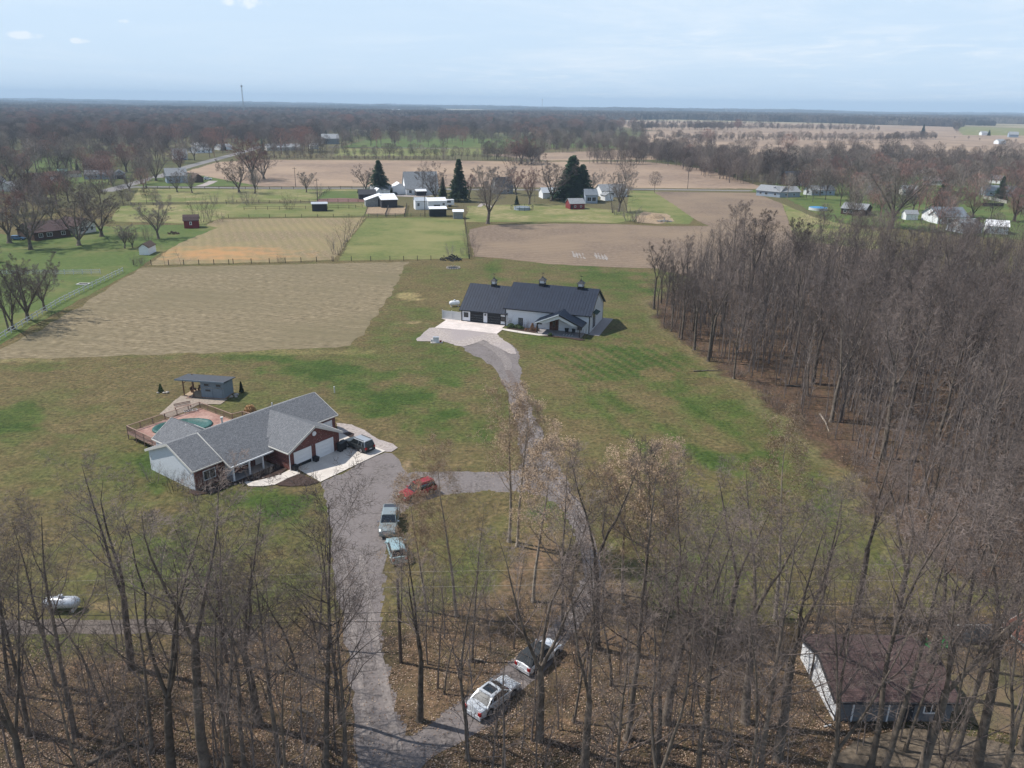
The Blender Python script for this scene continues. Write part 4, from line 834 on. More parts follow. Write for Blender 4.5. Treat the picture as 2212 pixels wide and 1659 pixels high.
def car(kind, label, pm, loc, rz, cat='car', name='parked_car', roofm=None, group=None, sunroof=False, scale=1.0, rack=False, lower=None, soft=False):
    P = CARS[kind]; t = thing(name, label, cat, loc, rz, group); t.scale = (scale,) * 3
    hw = P['W'] / 2; tp = P['top']; c0 = P['clr']
    xs = sorted(set([round(-P['L'] / 2 + P['L'] * i / 26, 3) for i in range(27)] + [p[0] for p in tp]))
    def topz(x):
        for a, b in zip(tp, tp[1:]):
            if a[0] <= x <= b[0] + 1e-6: return a[1] + (b[1] - a[1]) * (x - a[0]) / (b[0] - a[0])
        return tp[-1][1]
    m = MB(); R = []
    for x in xs:
        e = abs(x) / (P['L'] / 2); wx = hw * (1 - .13 * max(0, (e - .72) / .28) ** 2); zt = topz(x); zb = c0 + .06 * (e > .9)
        half = [(wx * .86, zb), (wx * .97, zb + .07), (wx, zb + (zt - zb) * .45), (wx * .985, zt - .13), (wx * .93, zt - .03), (wx * .80, zt + .005), (0, zt + .035)]
        ring = half + [(-y, z) for y, z in half[-2::-1]]; R.append(len(m.v)); m.v += [(x, y, z) for y, z in ring]
    k = 13
    for a, b in zip(R, R[1:]):
        for j in range(k - 1): m.f.append((a + j, b + j, b + j + 1, a + j + 1))
        m.f.append((a + k - 1, b + k - 1, b, a))
    m.f.append(tuple(R[0] + j for j in range(k))); m.f.append(tuple(R[-1] + j for j in range(k))[::-1])
    body = m.build('body', pm, t)
    bl = P['L'] / 2
    MB().box(-bl - .03, -bl + .12, -hw * .9, hw * .9, c0, c0 + .3).build('rear_bumper', lower or pm, t); MB().box(bl - .1, bl + .03, -hw * .86, hw * .86, c0, c0 + .26).build('front_bumper', lower or pm, t)
    if lower:
        for s in (-1, 1): MB().box(P['wb'][0] + .4, P['wb'][1] - .4, min(s * hw * .9, s * (hw + .012)), max(s * hw * .9, s * (hw + .012)), c0, c0 + .26).build('side_cladding', lower, t)
    rb, rr, fr, fb = P['cab']; z1 = P['rz']; zb = .97 if kind not in ('pickup',) else 1.08
    if kind in ('wagon', 'sedan'): zb = .90
    w0, w1 = hw * .93, hw * .76
    g = MB(); B = [(rb, w0 * .93), (rb + .15, w0), (fb - .2, w0), (fb, w0 * .82)]; Tt = [(rr, w1 * .93), (rr + .15, w1), (fr - .1, w1), (fr, w1 * .9)]
    rings = []
    for t_ in (0, .5, 1.0):
        bulge = .02 * (1 - abs(2 * t_ - 1)); r = []
        for (bx, by), (tx, ty) in zip(B, Tt): r.append((bx + (tx - bx) * t_, by + (ty - by) * t_ + bulge, zb + (z1 - .05 - zb) * t_))
        r = r + [(x, -y, z) for x, y, z in r[::-1]]; rings.append(r)
    for r in rings: g.v += r
    n = 8
    for q in range(2):
        for j in range(n): g.f.append((q * n + j, q * n + (j + 1) % n, (q + 1) * n + (j + 1) % n, (q + 1) * n + j))
    g.f.append(tuple(2 * n + j for j in range(n)))
    g.build('cabin_glass', roofm if soft else M_CGLASS, t)
    rm = roofm or pm
    rf = MB(); sc_ = 1.04
    for (kx, zz_) in ((1.045, z1 - .07), (1.03, z1 - .015), (.86, z1 + .035)): rf.v += [(x * 1.0 + (0.03 if i in (3, 4) else (-.03 if i in (0, 7) else 0)), y * kx, zz_) for i, (x, y, z) in enumerate(rings[2])]
    for q in range(2):
        for j in range(n): rf.f.append((q * n + j, q * n + (j + 1) % n, (q + 1) * n + (j + 1) % n, (q + 1) * n + j))
    rf.f.append(tuple(16 + j for j in range(n))); rf.build('roof', rm, t)
    # pillars
    for s in (-1, 1):
        for (bx, by, tx, ty, wd) in ((rb + .05, w0 * .97, rr + .05, w1 * .97, .16), (fb - .12, w0 * .93, fr - .03, w1 * .97, .08), ((rb + fb) / 2 - .15, w0 + .01, (rr + fr) / 2 - .05, w1 + .01, .08), (rb + (fb - rb) * .22, w0 + .008, rr + (fr - rr) * .16, w1 + .008, .1)):
            MB().bar((bx, s * by, zb - .02), (tx, s * ty, z1 - .04), wd, .04).build('pillar', rm if not soft else roofm, t)
        MB().box(fb - .35, fb - .2, min(s * hw, s * (hw + .2)), max(s * hw, s * (hw + .2)), zb + .02, zb + .17).build('wing_mirror', pm if kind != 'pickup' else M_CHROME, t)
        for wx in P['wb']:
            w_ = MB().tube([(wx, s * (hw - .24), P['wr']), (wx, s * (hw - .01), P['wr'])], [P['wr']] * 2, 20).build('wheel', M_TYRE, t)
            MB().tube([(wx, s * (hw - .02), P['wr']), (wx, s * (hw + .012), P['wr'])], [P['wr'] * .62, P['wr'] * .58], 14).build('rim', M_RIM, w_)
            ar = MB(); q = [(wx + math.cos(a) * (P['wr'] + .085), P['wr'] + math.sin(a) * (P['wr'] + .085)) for a in [R_(-12 + i * 17) for i in range(13)]]
            for a, b in zip(q, q[1:]): ar.face([(wx, s * (hw + .003), P['wr']), (a[0], s * (hw + .003), a[1]), (b[0], s * (hw + .003), b[1])])
            ar.build('wheel_arch', M_PLAST, t)
        MB().box(-bl - .015, -bl + .14, min(s * hw * .62, s * hw * .92), max(s * hw * .62, s * hw * .92), topz(-bl + .1) - .38, topz(-bl + .1) - .08).build('tail_lamp', M_TAIL, t)
        MB().box(bl - .22, bl + .01, min(s * hw * .5, s * hw * .85), max(s * hw * .5, s * hw * .85), topz(bl - .1) - .24, topz(bl - .1) - .06).build('headlight', M_HEAD, t)
        MB().box(fr - .8, fr - .7, s * (hw + .004) - .006, s * (hw + .004) + .006, zb - .15, zb - .12).build('door_handle', M_PLAST, t)
        if rack: MB().bar((rr + .2, s * w1 * .9, z1 + .08), (fr - .1, s * w1 * .9, z1 + .08), .05).build('roof_rail', M_PLAST, t)
    MB().box(bl - .02, bl + .035, -hw * .42, hw * .42, c0 + .2, topz(bl - .05) - .06).build('grille', M_PLAST if kind != 'pickup' else M_CHROME, t)
    MB().box(-bl - .04, -bl - .02, -.2, .2, c0 + .3, c0 + .42).build('number_plate', M_HEAD, t)
    if sunroof:
        MB().box(-.75, .0, -w1 * .72, w1 * .72, z1 + .03, z1 + .045).build('sunroof', M_CGLASS, t)
    if kind == 'pickup':
        bd = MB().box(-2.7, -1.0, -hw * .80, hw * .80, 1.135, 1.15).build('bed_liner', mat('dark_blue_tonneau', (.045, .055, .075), coord='obj'), t)
        for s in (-1, 1): MB().box(-2.78, -1.0, s * hw * .87 - .05, s * hw * .87 + .05, 1.08, 1.2).build('bed_rail', pm, t)
        MB().box(-2.8, -2.72, -hw * .85, hw * .85, 1.08, 1.2).build('tailgate_top', pm, t)
    return t
def car_at(kind, fw, rw, side, label, pm, **kw):
    """fw, rw = places of the front and rear wheel seen on one side (-1 right, +1 left)"""
    a = G(*fw); b = G(*rw); P = CARS[kind]; d = (a - b); wb = d.length; d.normalize(); lft = Vector((-d.y, d.x, 0))
    s = wb / (P['wb'][1] - P['wb'][0]); s = max(.84, min(1.0, s)); kw.setdefault('scale', s)
    c = (a + b) / 2 - lft * side * P['W'] / 2 * s - d * (P['wb'][0] + P['wb'][1]) / 2 * s
    c.z = kw.pop('z', .06); return car(kind, label, pm, c, math.atan2(d.y, d.x), **kw)
car_at('suv', (750.5, 967.5), (779.3, 979.5), 1, 'dark grey SUV with silver roof parked on the concrete by the brick garage', paint('charcoal_car_paint', (.05, .055, .055)), roofm=paint('silver_roof_paint', (.35, .37, .39)), lower=M_PLAST, cat='car', rack=True, z=.08, name='parked_suv')
car_at('suv', (888.9, 1085.4), (934.4, 1068), 1, 'red SUV with roof rails parked at the edge of the gravel', paint('red_car_paint', (.38, .02, .035)), rack=True, name='parked_suv', z=.05)
car_at('pickup', (858, 1156), (864.5, 1117), 1, 'grey-green crew cab pickup truck facing the camera on the gravel', paint('sage_grey_truck_paint', (.26, .30, .30)), cat='pickup truck', name='pickup_truck', z=.05)
car_at('wagon', (833.5, 1181), (844, 1218), 1, 'pale teal hatchback parked just in front of the grey pickup', paint('pale_teal_car_paint', (.33, .45, .46)), name='parked_hatchback', z=.05)
car_at('sedan', (1110, 1507), (1059, 1549), -1, 'silver sedan with open dark sunroof on the leaf-strewn track', paint('silver_car_paint', (.62, .65, .68), rough=.25), sunroof=True, name='parked_sedan', z=.05)
car_at('wagon', (1209, 1415), (1154, 1459), -1, 'white car with black soft top on the track beyond the silver sedan', paint('white_car_paint', (.78, .80, .82)), roofm=mat('black_soft_top', (.035, .04, .045), coord='obj'), soft=True, name='parked_convertible', z=.05)

# ------------------------------------------------------------------ bare trees
M_BARK = mat('grey_brown_bark', (0.200, 0.165, 0.132), (0.072, 0.059, 0.049), scale=1.3, coord='obj', detail=7, objvar=.25, rough=.95, spec=.1)
M_TWIG = mat('purple_brown_twigs', (0.185, 0.148, 0.128), (0.115, 0.092, 0.082), scale=.6, coord='obj', objvar=.4, rough=.95, spec=.1)
M_BARK_P = mat('pale_bark', (0.42, 0.36, 0.29), (0.20, 0.165, 0.135), scale=1.2, coord='obj', detail=7, rough=.95, spec=.1)
M_BUDTW = mat('tan_budding_twigs', (0.46, 0.34, 0.235), (0.30, 0.22, 0.15), scale=.8, coord='obj', objvar=.1, rough=.95, spec=.1)
M_REDTW = mat('reddish_maple_twigs', (0.27, 0.165, 0.14), (0.19, 0.12, 0.105), scale=.6, coord='obj', objvar=.15, rough=.95, spec=.1)
M_GREYTW = mat('silvery_twigs', (0.28, 0.24, 0.21), (0.20, 0.17, 0.15), scale=.6, coord='obj', objvar=.15, rough=.95, spec=.1)
class Tree:
    def __init__(s, seed): s.r = random.Random(seed); s.trunk = MB(); s.crown = MB(); s.buds = []
    def twig(s, p, d, L, r):
        """one slender three-sided spike, bent once"""
        q = p + d * L * .5; d2 = (d + Vector((s.r.uniform(-.35, .35), s.r.uniform(-.35, .35), s.r.uniform(-.1, .4)))).normalized(); e = q + d2 * L * .5
        a = d.orthogonal().normalized() * r; b = d.cross(a); m = s.crown; n = len(m.v)
        for c, k in ((p, 1), (q, .65)):
            for (u, v) in ((1, 0), (-.5, .87), (-.5, -.87)): w_ = c + a * (u * k) + b * (v * k); m.v.append((w_.x, w_.y, w_.z))
        m.v.append((e.x, e.y, e.z))
        for j in range(3): j2 = (j + 1) % 3; m.f.append((n + j, n + j2, n + 3 + j2, n + 3 + j)); m.f.append((n + 3 + j, n + 3 + j2, n + 6))
        s.buds.append(e); s.buds.append(q)
    def limb(s, p, d, L, r, lvl, spec, target=None):
        """wandering tapered branch that sheds children; returns nothing"""
        R = s.r; sp = spec[lvl]; n = sp['n']; pts = [p.copy()]; rad = [r]; dirs = []
        dd = d.copy()
        for i in range(n):
            dd = (dd + Vector((R.gauss(0, sp['w']), R.gauss(0, sp['w']), R.gauss(0, sp['w'] * .5) + sp['up'] / n))).normalized()
            p = p + dd * (L / n); pts.append(p.copy()); dirs.append(dd.copy()); rad.append(r * (1 - (i + 1) / n * sp.get('taper', .85)))
        (target or s.crown).tube(pts, rad, sp['sides'], cap=False)
        if lvl + 1 >= len(spec):
            return
        nx = spec[lvl + 1]; k = sp['kids']; k = k if isinstance(k, int) else R.randint(*k)
        for j in range(k):
            t = sp['t0'] + (1 - sp['t0']) * ((j + R.random()) / k) ** .9
            t = min(t, .995); f = t * n; i = min(n - 1, int(f)); q = pts[i].lerp(pts[i + 1], f - i)
            az = (j * 2.4 + R.uniform(-.5, .5)); dv = dirs[i]; a = dv.orthogonal().normalized(); a = (Matrix.Rotation(az, 3, dv) @ a)
            ang = R_(R.uniform(*nx['ang'])); nd = (dv * math.cos(ang) + a * math.sin(ang)).normalized()
            base_r = rad[i] * (1 - (f - i)) + rad[i + 1] * (f - i)
            ll = L * R.uniform(*nx['len']) * (1 - nx.get('sh', .55) * (t - sp['t0']) / (1 - sp['t0'] + 1e-6))
            if nx.get('twig'): s.twig(q, nd, max(ll, .35), max(.008, min(.014, base_r * .6)) * TWK[0])
            else: s.limb(q, nd, ll, min(base_r * nx.get('rk', .6), max(.022, ll * .0195)), lvl + 1, spec)
TWK = [1.0]
def tree_meshes(name, seed, H, spec, bark, twigm, r0=.22, lean=.05, forks=0, buds=0, budm=None, fork_at=(.3, .5), fork_ang=(14, 26)):
    T = Tree(seed); R = T.r
    d = Vector((R.uniform(-lean, lean), R.uniform(-lean, lean), 1)).normalized()
    if forks <= 1:
        T.limb(Vector((0, 0, -.2)), d, H * .93, r0, 0, spec, target=T.trunk)
    else:
        fa = R.uniform(*fork_at); hf = H * fa; pts = [Vector((0, 0, -.2))]; p = Vector((0, 0, -.2)); n = 3
        for i in range(n): d = (d + Vector((R.gauss(0, .03), R.gauss(0, .03), 0))).normalized(); p = p + d * (hf / n); pts.append(p.copy())
        T.trunk.tube(pts, [r0 * (1.15 - .35 * i / n) if i else r0 * 1.3 for i in range(n + 1)], 8, cap=False)
        az0 = R.uniform(0, 6)
        for k in range(forks):
            az = az0 + k * 2 * math.pi / forks + R.uniform(-.4, .4); an = R_(R.uniform(*fork_ang)); nd = (Vector((math.cos(az) * math.sin(an), math.sin(az) * math.sin(an), math.cos(an))) + d * .3).normalized()
            T.limb(p - d * .1, nd, (H - hf) * R.uniform(.85, 1.08), r0 * .62 * R.uniform(.8, 1.0), 0, spec, target=T.trunk)
    # root flare
    T.trunk.tube([(0, 0, -.3), (0, 0, .5)], [r0 * 1.9, r0 * 1.05], 8, cap=False)
    if buds:
        m = T.crown; pool = T.buds
        for k in range(buds):
            p = R.choice(pool) + Vector((R.gauss(0, .12), R.gauss(0, .12), R.gauss(0, .12))); s_ = R.uniform(.035, .065)
            a = Vector((R.gauss(0, 1), R.gauss(0, 1), R.gauss(0, 1))).normalized() * s_; b = a.orthogonal().normalized() * s_ * .8
            m.face([p - a, p - b, p + a, p + b])
    zs = sorted(v[2] for v in T.crown.v); k = H / zs[int(len(zs) * .997)]
    for M in (T.trunk, T.crown): M.v = [(x * (k + 1) / 2, y * (k + 1) / 2, z * k) for x, y, z in M.v]
    return (T.trunk.mesh(name + '_trunk', bark, True), T.crown.mesh(name + '_crown', twigm))
SP_WOOD = [dict(n=9, w=.05, up=.15, sides=7, kids=(17, 21), t0=.30, taper=.9), dict(n=5, w=.13, up=.65, sides=4, kids=(7, 9), t0=.18, ang=(32, 62), len=(.26, .42), rk=.5),
           dict(n=3, w=.2, up=.35, sides=3, kids=(5, 7), t0=.15, ang=(25, 60), len=(.34, .55), rk=.55), dict(n=2, w=.2, up=.2, sides=3, kids=6, t0=.1, ang=(25, 60), len=(.4, .65), rk=.55), dict(twig=True, ang=(20, 60), len=(.5, 1.0))]
SP_FORK = [dict(n=7, w=.08, up=.25, sides=6, kids=(9, 11), t0=.12, taper=.9), dict(n=5, w=.14, up=.55, sides=4, kids=(6, 8), t0=.15, ang=(28, 58), len=(.30, .50), rk=.5),
           dict(n=3, w=.2, up=.35, sides=3, kids=(5, 6), t0=.15, ang=(25, 60), len=(.34, .55), rk=.55), dict(n=2, w=.2, up=.2, sides=3, kids=6, t0=.1, ang=(25, 60), len=(.4, .65), rk=.55), dict(twig=True, ang=(20, 60), len=(.5, 1.0))]
SP_BUD = [dict(n=9, w=.03, up=.1, sides=7, kids=26, t0=.28, taper=.93), dict(n=4, w=.10, up=.8, sides=4, kids=(6, 8), t0=.2, ang=(38, 60), len=(.22, .34), rk=.35),
          dict(n=3, w=.2, up=.5, sides=3, kids=(4, 6), t0=.15, ang=(25, 55), len=(.34, .5), rk=.55), dict(n=2, w=.2, up=.2, sides=3, kids=3, t0=.1, ang=(25, 60), len=(.4, .6), rk=.55), dict(twig=True, ang=(20, 60), len=(.5, 1.0))]
SP_YARD = [dict(n=6, w=.07, up=.2, sides=5, kids=(9, 11), t0=.10, taper=.88), dict(n=4, w=.13, up=.6, sides=4, kids=(6, 8), t0=.15, ang=(28, 55), len=(.34, .52), rk=.5),
           dict(n=3, w=.2, up=.4, sides=3, kids=(6, 7), t0=.15, ang=(25, 55), len=(.36, .55), rk=.55), dict(n=2, w=.2, up=.25, sides=3, kids=5, t0=.1, ang=(20, 50), len=(.4, .65), rk=.55), dict(twig=True, ang=(15, 50), len=(.5, 1.0))]
SP_SAP = [dict(n=7, w=.05, up=.15, sides=5, kids=(13, 16), t0=.25, taper=.92), dict(n=4, w=.15, up=.6, sides=3, kids=(5, 7), t0=.2, ang=(30, 60), len=(.20, .36), rk=.5),
          dict(n=2, w=.2, up=.3, sides=3, kids=4, t0=.15, ang=(25, 60), len=(.35, .6), rk=.55), dict(twig=True, ang=(20, 60), len=(.5, 1.0))]
TREES = {}
TWK[0] = 1.6
TWK[0] = 1.5
for k in range(2): TREES['dens%d' % k] = tree_meshes('dens%d' % k, 14 + k * 3, 20, SP_WOOD, M_BARK, M_TWIG, r0=.24)
for k in range(2): TREES['dfrk%d' % k] = tree_meshes('dfrk%d' % k, 35 + k, 20, SP_FORK, M_BARK, M_TWIG, r0=.30, forks=2 + k)
for sp_ in (SP_WOOD, SP_FORK): sp_[3]['kids'] = 3; sp_[4]['len'] = (.7, 1.3); sp_[0]['kids'] = (14, 18) if sp_ is SP_WOOD else (8, 10)
TWK[0] = 1.25
for k in range(3): TREES['wood%d' % k] = tree_meshes('wood%d' % k, 11 + k, 20, SP_WOOD, M_BARK, M_TWIG, r0=.175)
for k in range(3): TREES['fork%d' % k] = tree_meshes('fork%d' % k, 31 + k, 20, SP_FORK, M_BARK, M_TWIG, r0=.24, forks=2 + (k % 2))
for k in range(2): TREES['bud%d' % k] = tree_meshes('bud%d' % k, 51 + k, 20, SP_BUD, M_BARK_P, M_BUDTW, r0=.17, buds=10000)
TWK[0] = 2.0
for k in range(3): TREES['yard%d' % k] = tree_meshes('yard%d' % k, 71 + k, 14, SP_YARD, M_BARK, (M_TWIG, M_GREYTW, M_REDTW)[k], r0=.36, forks=(4, 5, 4)[k], fork_at=(.13, .22), fork_ang=(18, 38))
TWK[0] = 1.1
for k in range(2): TREES['sap%d' % k] = tree_meshes('sap%d' % k, 91 + k, 11, SP_SAP, M_BARK, M_TWIG, r0=.085)
def place_tree(kind, p, h, label, group, cat='tree', name='bare_tree', rz=None, wide=1.0):
    base = {'wood': 20, 'fork': 20, 'bud': 20, 'yard': 14, 'dens': 20, 'dfrk': 20, 'sap': 11, 'spru': 14, 'clum': 5}[kind[:4].rstrip('0123456789')]
    s = h / base
    if kind.startswith('yard'): wide *= 1.22
    t = thing(name, label, cat, Vector((p.x, p.y, terr(p.x, p.y))), rnd.uniform(0, 6.28) if rz is None else rz, group)
    t.scale = (s * wide, s * wide, s); tr, cr = TREES[kind]
    inst('trunk', tr, t); inst('crown', cr, t); return t

# spruces: whorls of drooping needled boughs
M_NEEDLE = mat('spruce_needles', (0.020, 0.042, 0.024), (0.040, 0.070, 0.030), scale=1.2, coord='obj', rough=.9, objvar=.2)
M_NEEDLE2 = mat('pine_needles', (0.045, 0.085, 0.035), (0.025, 0.05, 0.025), scale=1.0, coord='obj', rough=.9)
def spruce_mesh(name, seed, H, W, mt):
    r = random.Random(seed); tr = MB().tube([(0, 0, -.2), (0, 0, H * .98)], [.24, .03], 8); cr = MB()
    z = H * .08; 
    while z < H * .985:
        f = 1 - (z / H); R = W * (f ** .85) * r.uniform(.88, 1.08) + .1; nb = int(7 + 8 * f)
        for k in range(nb):
            az = r.uniform(0, 6.28); L = R * r.uniform(.72, 1.08); d = Vector((math.cos(az), math.sin(az), 0)); n = Vector((-d.y, d.x, 0))
            steps = max(3, int(L / .45)); zz_ = z + r.uniform(-.2, .2)
            for i in range(steps):
                t = (i + r.random() * .6) / steps; c = d * (L * t) + Vector((0, 0, zz_ + .25 * L * t - .55 * L * t * t)); wd = .30 * (1.15 - t) * (L ** .6) + .12
                for s_ in (-1, 1):
                    tip = c + n * s_ * wd * r.uniform(.8, 1.3) + d * .35 + Vector((0, 0, -r.uniform(.05, .35)))
                    cr.face([c + Vector((0, 0, .05)), c + d * .42 + Vector((0, 0, r.uniform(-.1, .05))), tip, c - d * .1 + n * s_ * wd * .5 + Vector((0, 0, -.18))])
            e = d * L + Vector((0, 0, zz_ - .30 * L)); cr.face([e - n * .12, e + d * .25 + Vector((0, 0, .05)), e + n * .12, e - d * .3])
        z += .30 * (0.6 + f * .6)
    return tr.mesh(name + '_trunk', M_BARK), cr.mesh(name + '_crown', mt)
TREES['spru0'] = spruce_mesh('spruce0', 3, 14, 3.9, M_NEEDLE); TREES['spru1'] = spruce_mesh('spruce1', 8, 14, 5.0, M_NEEDLE); TREES['spru2'] = spruce_mesh('pine', 13, 14, 4.3, M_NEEDLE2)
def brush_mesh(name, seed, H, W, mt):
    T = Tree(seed); r = T.r; spec = [dict(n=3, w=.12, up=.3, sides=3, kids=6, t0=.15, taper=.8), dict(n=2, w=.2, up=.3, sides=3, kids=5, t0=.1, ang=(15, 50), len=(.35, .6), rk=.6), dict(twig=True, ang=(15, 55), len=(.5, .9))]
    for k in range(14):
        a = r.uniform(0, 6.28); q = r.random() ** .5 * W * .5; d = Vector((math.cos(a) * .35, math.sin(a) * .35, 1)).normalized()
        T.limb(Vector((math.cos(a) * q, math.sin(a) * q, -.1)), d, H * r.uniform(.6, 1), .035, 0, spec)
    return MB().tube([(0, 0, -.1), (0, 0, .25)], [.1, .06], 6).mesh(name + '_stem', M_BARK), T.crown.mesh(name + '_stems', mt)
TWK[0] = 1.3
TREES['clump0'] = brush_mesh('brush0', 5, 5, 3.0, M_TWIG); TREES['clump1'] = brush_mesh('brush1', 6, 5, 2.4, M_GREYTW)

# -- foreground trees, each read off the photograph: place of the foot, height, kind, what it looks like
FG = [
 (283, 1445, 'fork0', -985, 'tall thick-trunked bare tree below the propane tank, crown spread widest at the left'),
 (62, 1592, 'wood0', -1120, 'leaning bare tree in the bottom left corner'), (163, 1590, 'wood1', -1080, 'bare tree right of the corner tree, on dark leaf litter at lower left'),
 (292, 1668, 'sap0', -1330, 'slim bare tree at the bottom edge left of the thick forked trunk'), (328, 1626, 'wood2', -1210, 'slender bare tree with its foot beside a fallen branch, lower left'),
 (372, 1690, 'fork1', -1120, 'dark bare tree with the crown before the ranch house wall'), (445, 1672, 'fork2', -1060, 'tallest forked bare tree in front of the ranch house'),
 (527, 1655, 'wood1', -1200, 'bare tree with curved trunk between the forked tree and the drive, bottom edge'), (558, 1565, 'fork1', -1060, 'tall double-stemmed bare tree in front of the flower bed'),
 (702, 1655, 'wood2', -1040, 'tall bare tree standing at the left side of the gravel drive at the bottom'),
 (735, 1560, 'wood1', -1130, 'bare tree hugging the left edge of the gravel drive'), (745, 1660, 'wood0', -1200, 'bare tree on the very edge of the drive at the bottom'), (20, 1500, 'wood2', -1100, 'bare tree at the far left margin below the gravel track'),
 (-40, 1560, 'fork2', -1080, 'bare tree half outside the left margin'), (120, 1480, 'wood1', -1120, 'bare tree below the propane tank near the left margin'),
 (907, 1557, 'fork0', -1160, 'dark bare tree alone in orange leaves between drive and track'), (1100, 1170, 'bud0', -826, 'tallest budding tree in the middle of the grass island'),
 (1118, 1180, 'bud1', -842, 'budding tree close beside the tallest one, leaning right'), (986, 1330, 'bud1', -975, 'tan budding tree with pale trunk before the red SUV'), (921, 1320, 'bud0', -1040, 'slender budding tree right of the pale teal hatchback'),
 (1152, 1300, 'bud0', -950, 'slender budding tree right of the island pair'), (1165, 1600, 'fork1', -1090, 'forked bare tree just right of the silver sedan'),
 (1010, 1640, 'wood1', -1220, 'bare tree at the bottom between drive and sedan'), 
 (1290, 1402, 'fork2', -985, 'broad bare tree beside the bend of the right-hand track'), (1355, 1597, 'wood0', -970, 'very tall bare tree with straight trunk right of the track'),
 (1262, 1668, 'fork0', -1180, 'bare tree at the bottom edge, middle right'), (1437, 1562, 'fork1', -1040, 'bare tree with sweeping crown right of the very tall straight one'),
 (1530, 1600, 'wood2', -1090, 'bare tree left of the maroon-roofed garage, farther of two'), (1610, 1560, 'fork2', -1060, 'forked bare tree just left of the bright white garage wall'),
 (1680, 1640, 'fork0', -1080, 'bare tree before the left corner of the maroon-roofed garage'), (1880, 1660, 'wood1', -1060, 'bare tree rising straight in front of the maroon roof'),
 (1905, 1672, 'wood2', -1080, 'second straight tree before the maroon roof'), (1955, 1625, 'sap1', -1270, 'thin tree before the garage front'), (1990, 1665, 'fork1', -1090, 'pale forked tree before the right end of the garage'),
 (2060, 1640, 'wood0', -1120, 'bare tree near the stepping stones'), (2110, 1660, 'fork2', -1080, 'thick bare tree right of the stepping stones'), (2205, 1620, 'wood1', -1060, 'bare tree in the bottom right corner'),
 (1985, 1500, 'fork0', -1000, 'big pale leaning tree behind the garage by the green chairs'), (2120, 1450, 'wood2', -1000, 'bare tree behind the board fence at the right'), (2230, 1500, 'fork1', -1000, 'bare tree at the right margin by the tan wall'),
 (1675, 1335, 'bud1', -925, 'tan budding tree standing out against the lawn at centre right'), (1440, 1330, 'bud0', -980, 'budding tree at the near lawn edge, left of the lawn'), (1345, 1300, 'bud1', -965, 'budding tree beside the right-hand track before the lawn'),
 (1560, 1420, 'fork2', -1040, 'rounded bare tree at the near edge of the lawn'), (1760, 1380, 'wood0', -1030, 'slim bare tree at the near right lawn edge'), (1850, 1330, 'fork0', -930, 'large bare tree where lawn and wood meet at the right'),
 (1930, 1380, 'fork1', -960, 'large grey bare tree in front of the right wood'), (2080, 1360, 'wood1', -930, 'bare tree in front of the wood at the right, before the board fence'), (2180, 1330, 'fork2', -900, 'big bare tree near the right margin above the board fence'),
 (1230, 1290, 'sap0', 13, 'small slim tree left of the track bend'), (1215, 1370, 'wood1', 17, 'thin bare tree on the island point behind the white convertible'), (640, 1450, 'sap1', 12, 'small bare tree left of the drive among brush'),
 (480, 1560, 'wood2', 18, 'bare tree between the tallest forked tree and the double-stemmed one'), (1500, 1480, 'sap0', 14, 'small bare tree behind the sweeping crowned one'), (1800, 1480, 'sap1', 15, 'small bare tree against the white garage wall'),
 (690, 1400, 'sap0', 13, 'small bare tree at the left drive edge'), (395, 1350, 'clump1', 5, None), (1020, 1430, 'sap1', 13, 'small bare tree in the island litter'), (1395, 1335, 'bud1', -975, 'budding tree with the roundest tan crown, between track and lawn'), (1300, 1320, 'bud0', -1010, 'slender tan budding tree at the near end of the right-hand track'),
 (1420, 1645, 'wood1', -1150, 'bare tree at the bottom in front of the sweeping crowned one'), (1505, 1700, 'wood0', -1150, 'bare tree with its foot just below the frame, middle right'), (606, 1645, 'wood0', -1170, 'bare tree near the bottom edge left of the gravel drive'), (1085, 1690, 'sap0', 11, 'slim young tree at the bottom edge under the silver sedan'), (960, 1500, 'sap1', 9, 'slim young tree between the lone dark tree and the silver sedan'), (1240, 1560, 'sap0', 13, 'slim young tree right of the white convertible'), (1320, 1480, 'sap1', 14, 'slim young tree in the leaves right of the track'), (220, 1530, 'sap0', 13, 'slim young tree in the leaf litter at lower left'),
 (1640, 1720, 'wood0', 22, 'bare tree at the bottom edge before the lit wall'),
]
# crowns that reach into the view from feet just below the picture
for i, (x, y, k, h) in enumerate(((80, 1790, 'fork1', 21), (230, 1860, 'wood2', 20), (520, 1830, 'fork0', 20), (640, 1900, 'wood1', 19), (1330, 1790, 'wood2', 20), (1420, 1880, 'fork0', 20), (1580, 1850, 'wood1', 20), (1760, 1800, 'fork1', 20), (1990, 1850, 'wood0', 21), (2130, 1800, 'fork0', 21))):
    FG.append((x, y, k, h, None))
NTH = ['first', 'second', 'third', 'fourth', 'fifth', 'sixth', 'seventh', 'eighth', 'ninth', 'tenth', 'eleventh', 'twelfth']; nb_ = [0]
for (x, y, k, h, lb) in FG:
    p = G(x, y)
    if h < 0: h = height_to(p, -h)
    if k.startswith('clump'): place_tree(k, p, h, 'bushy thicket under the wires at the left', None, 'bush', 'brush'); continue
    if y < 1700: place_tree(k, p, h * 1.05, lb, 'bare trees in the foreground', wide=1.18)
    elif lb is None: place_tree(k, p, h, 'bare crown reaching up over the bottom edge, %s of ten from the left' % NTH[nb_[0]], 'foreground trees rooted below the picture'); nb_[0] += 1
    else: place_tree(k, p, h * 1.05, lb, 'bare trees in the foreground', wide=1.18)

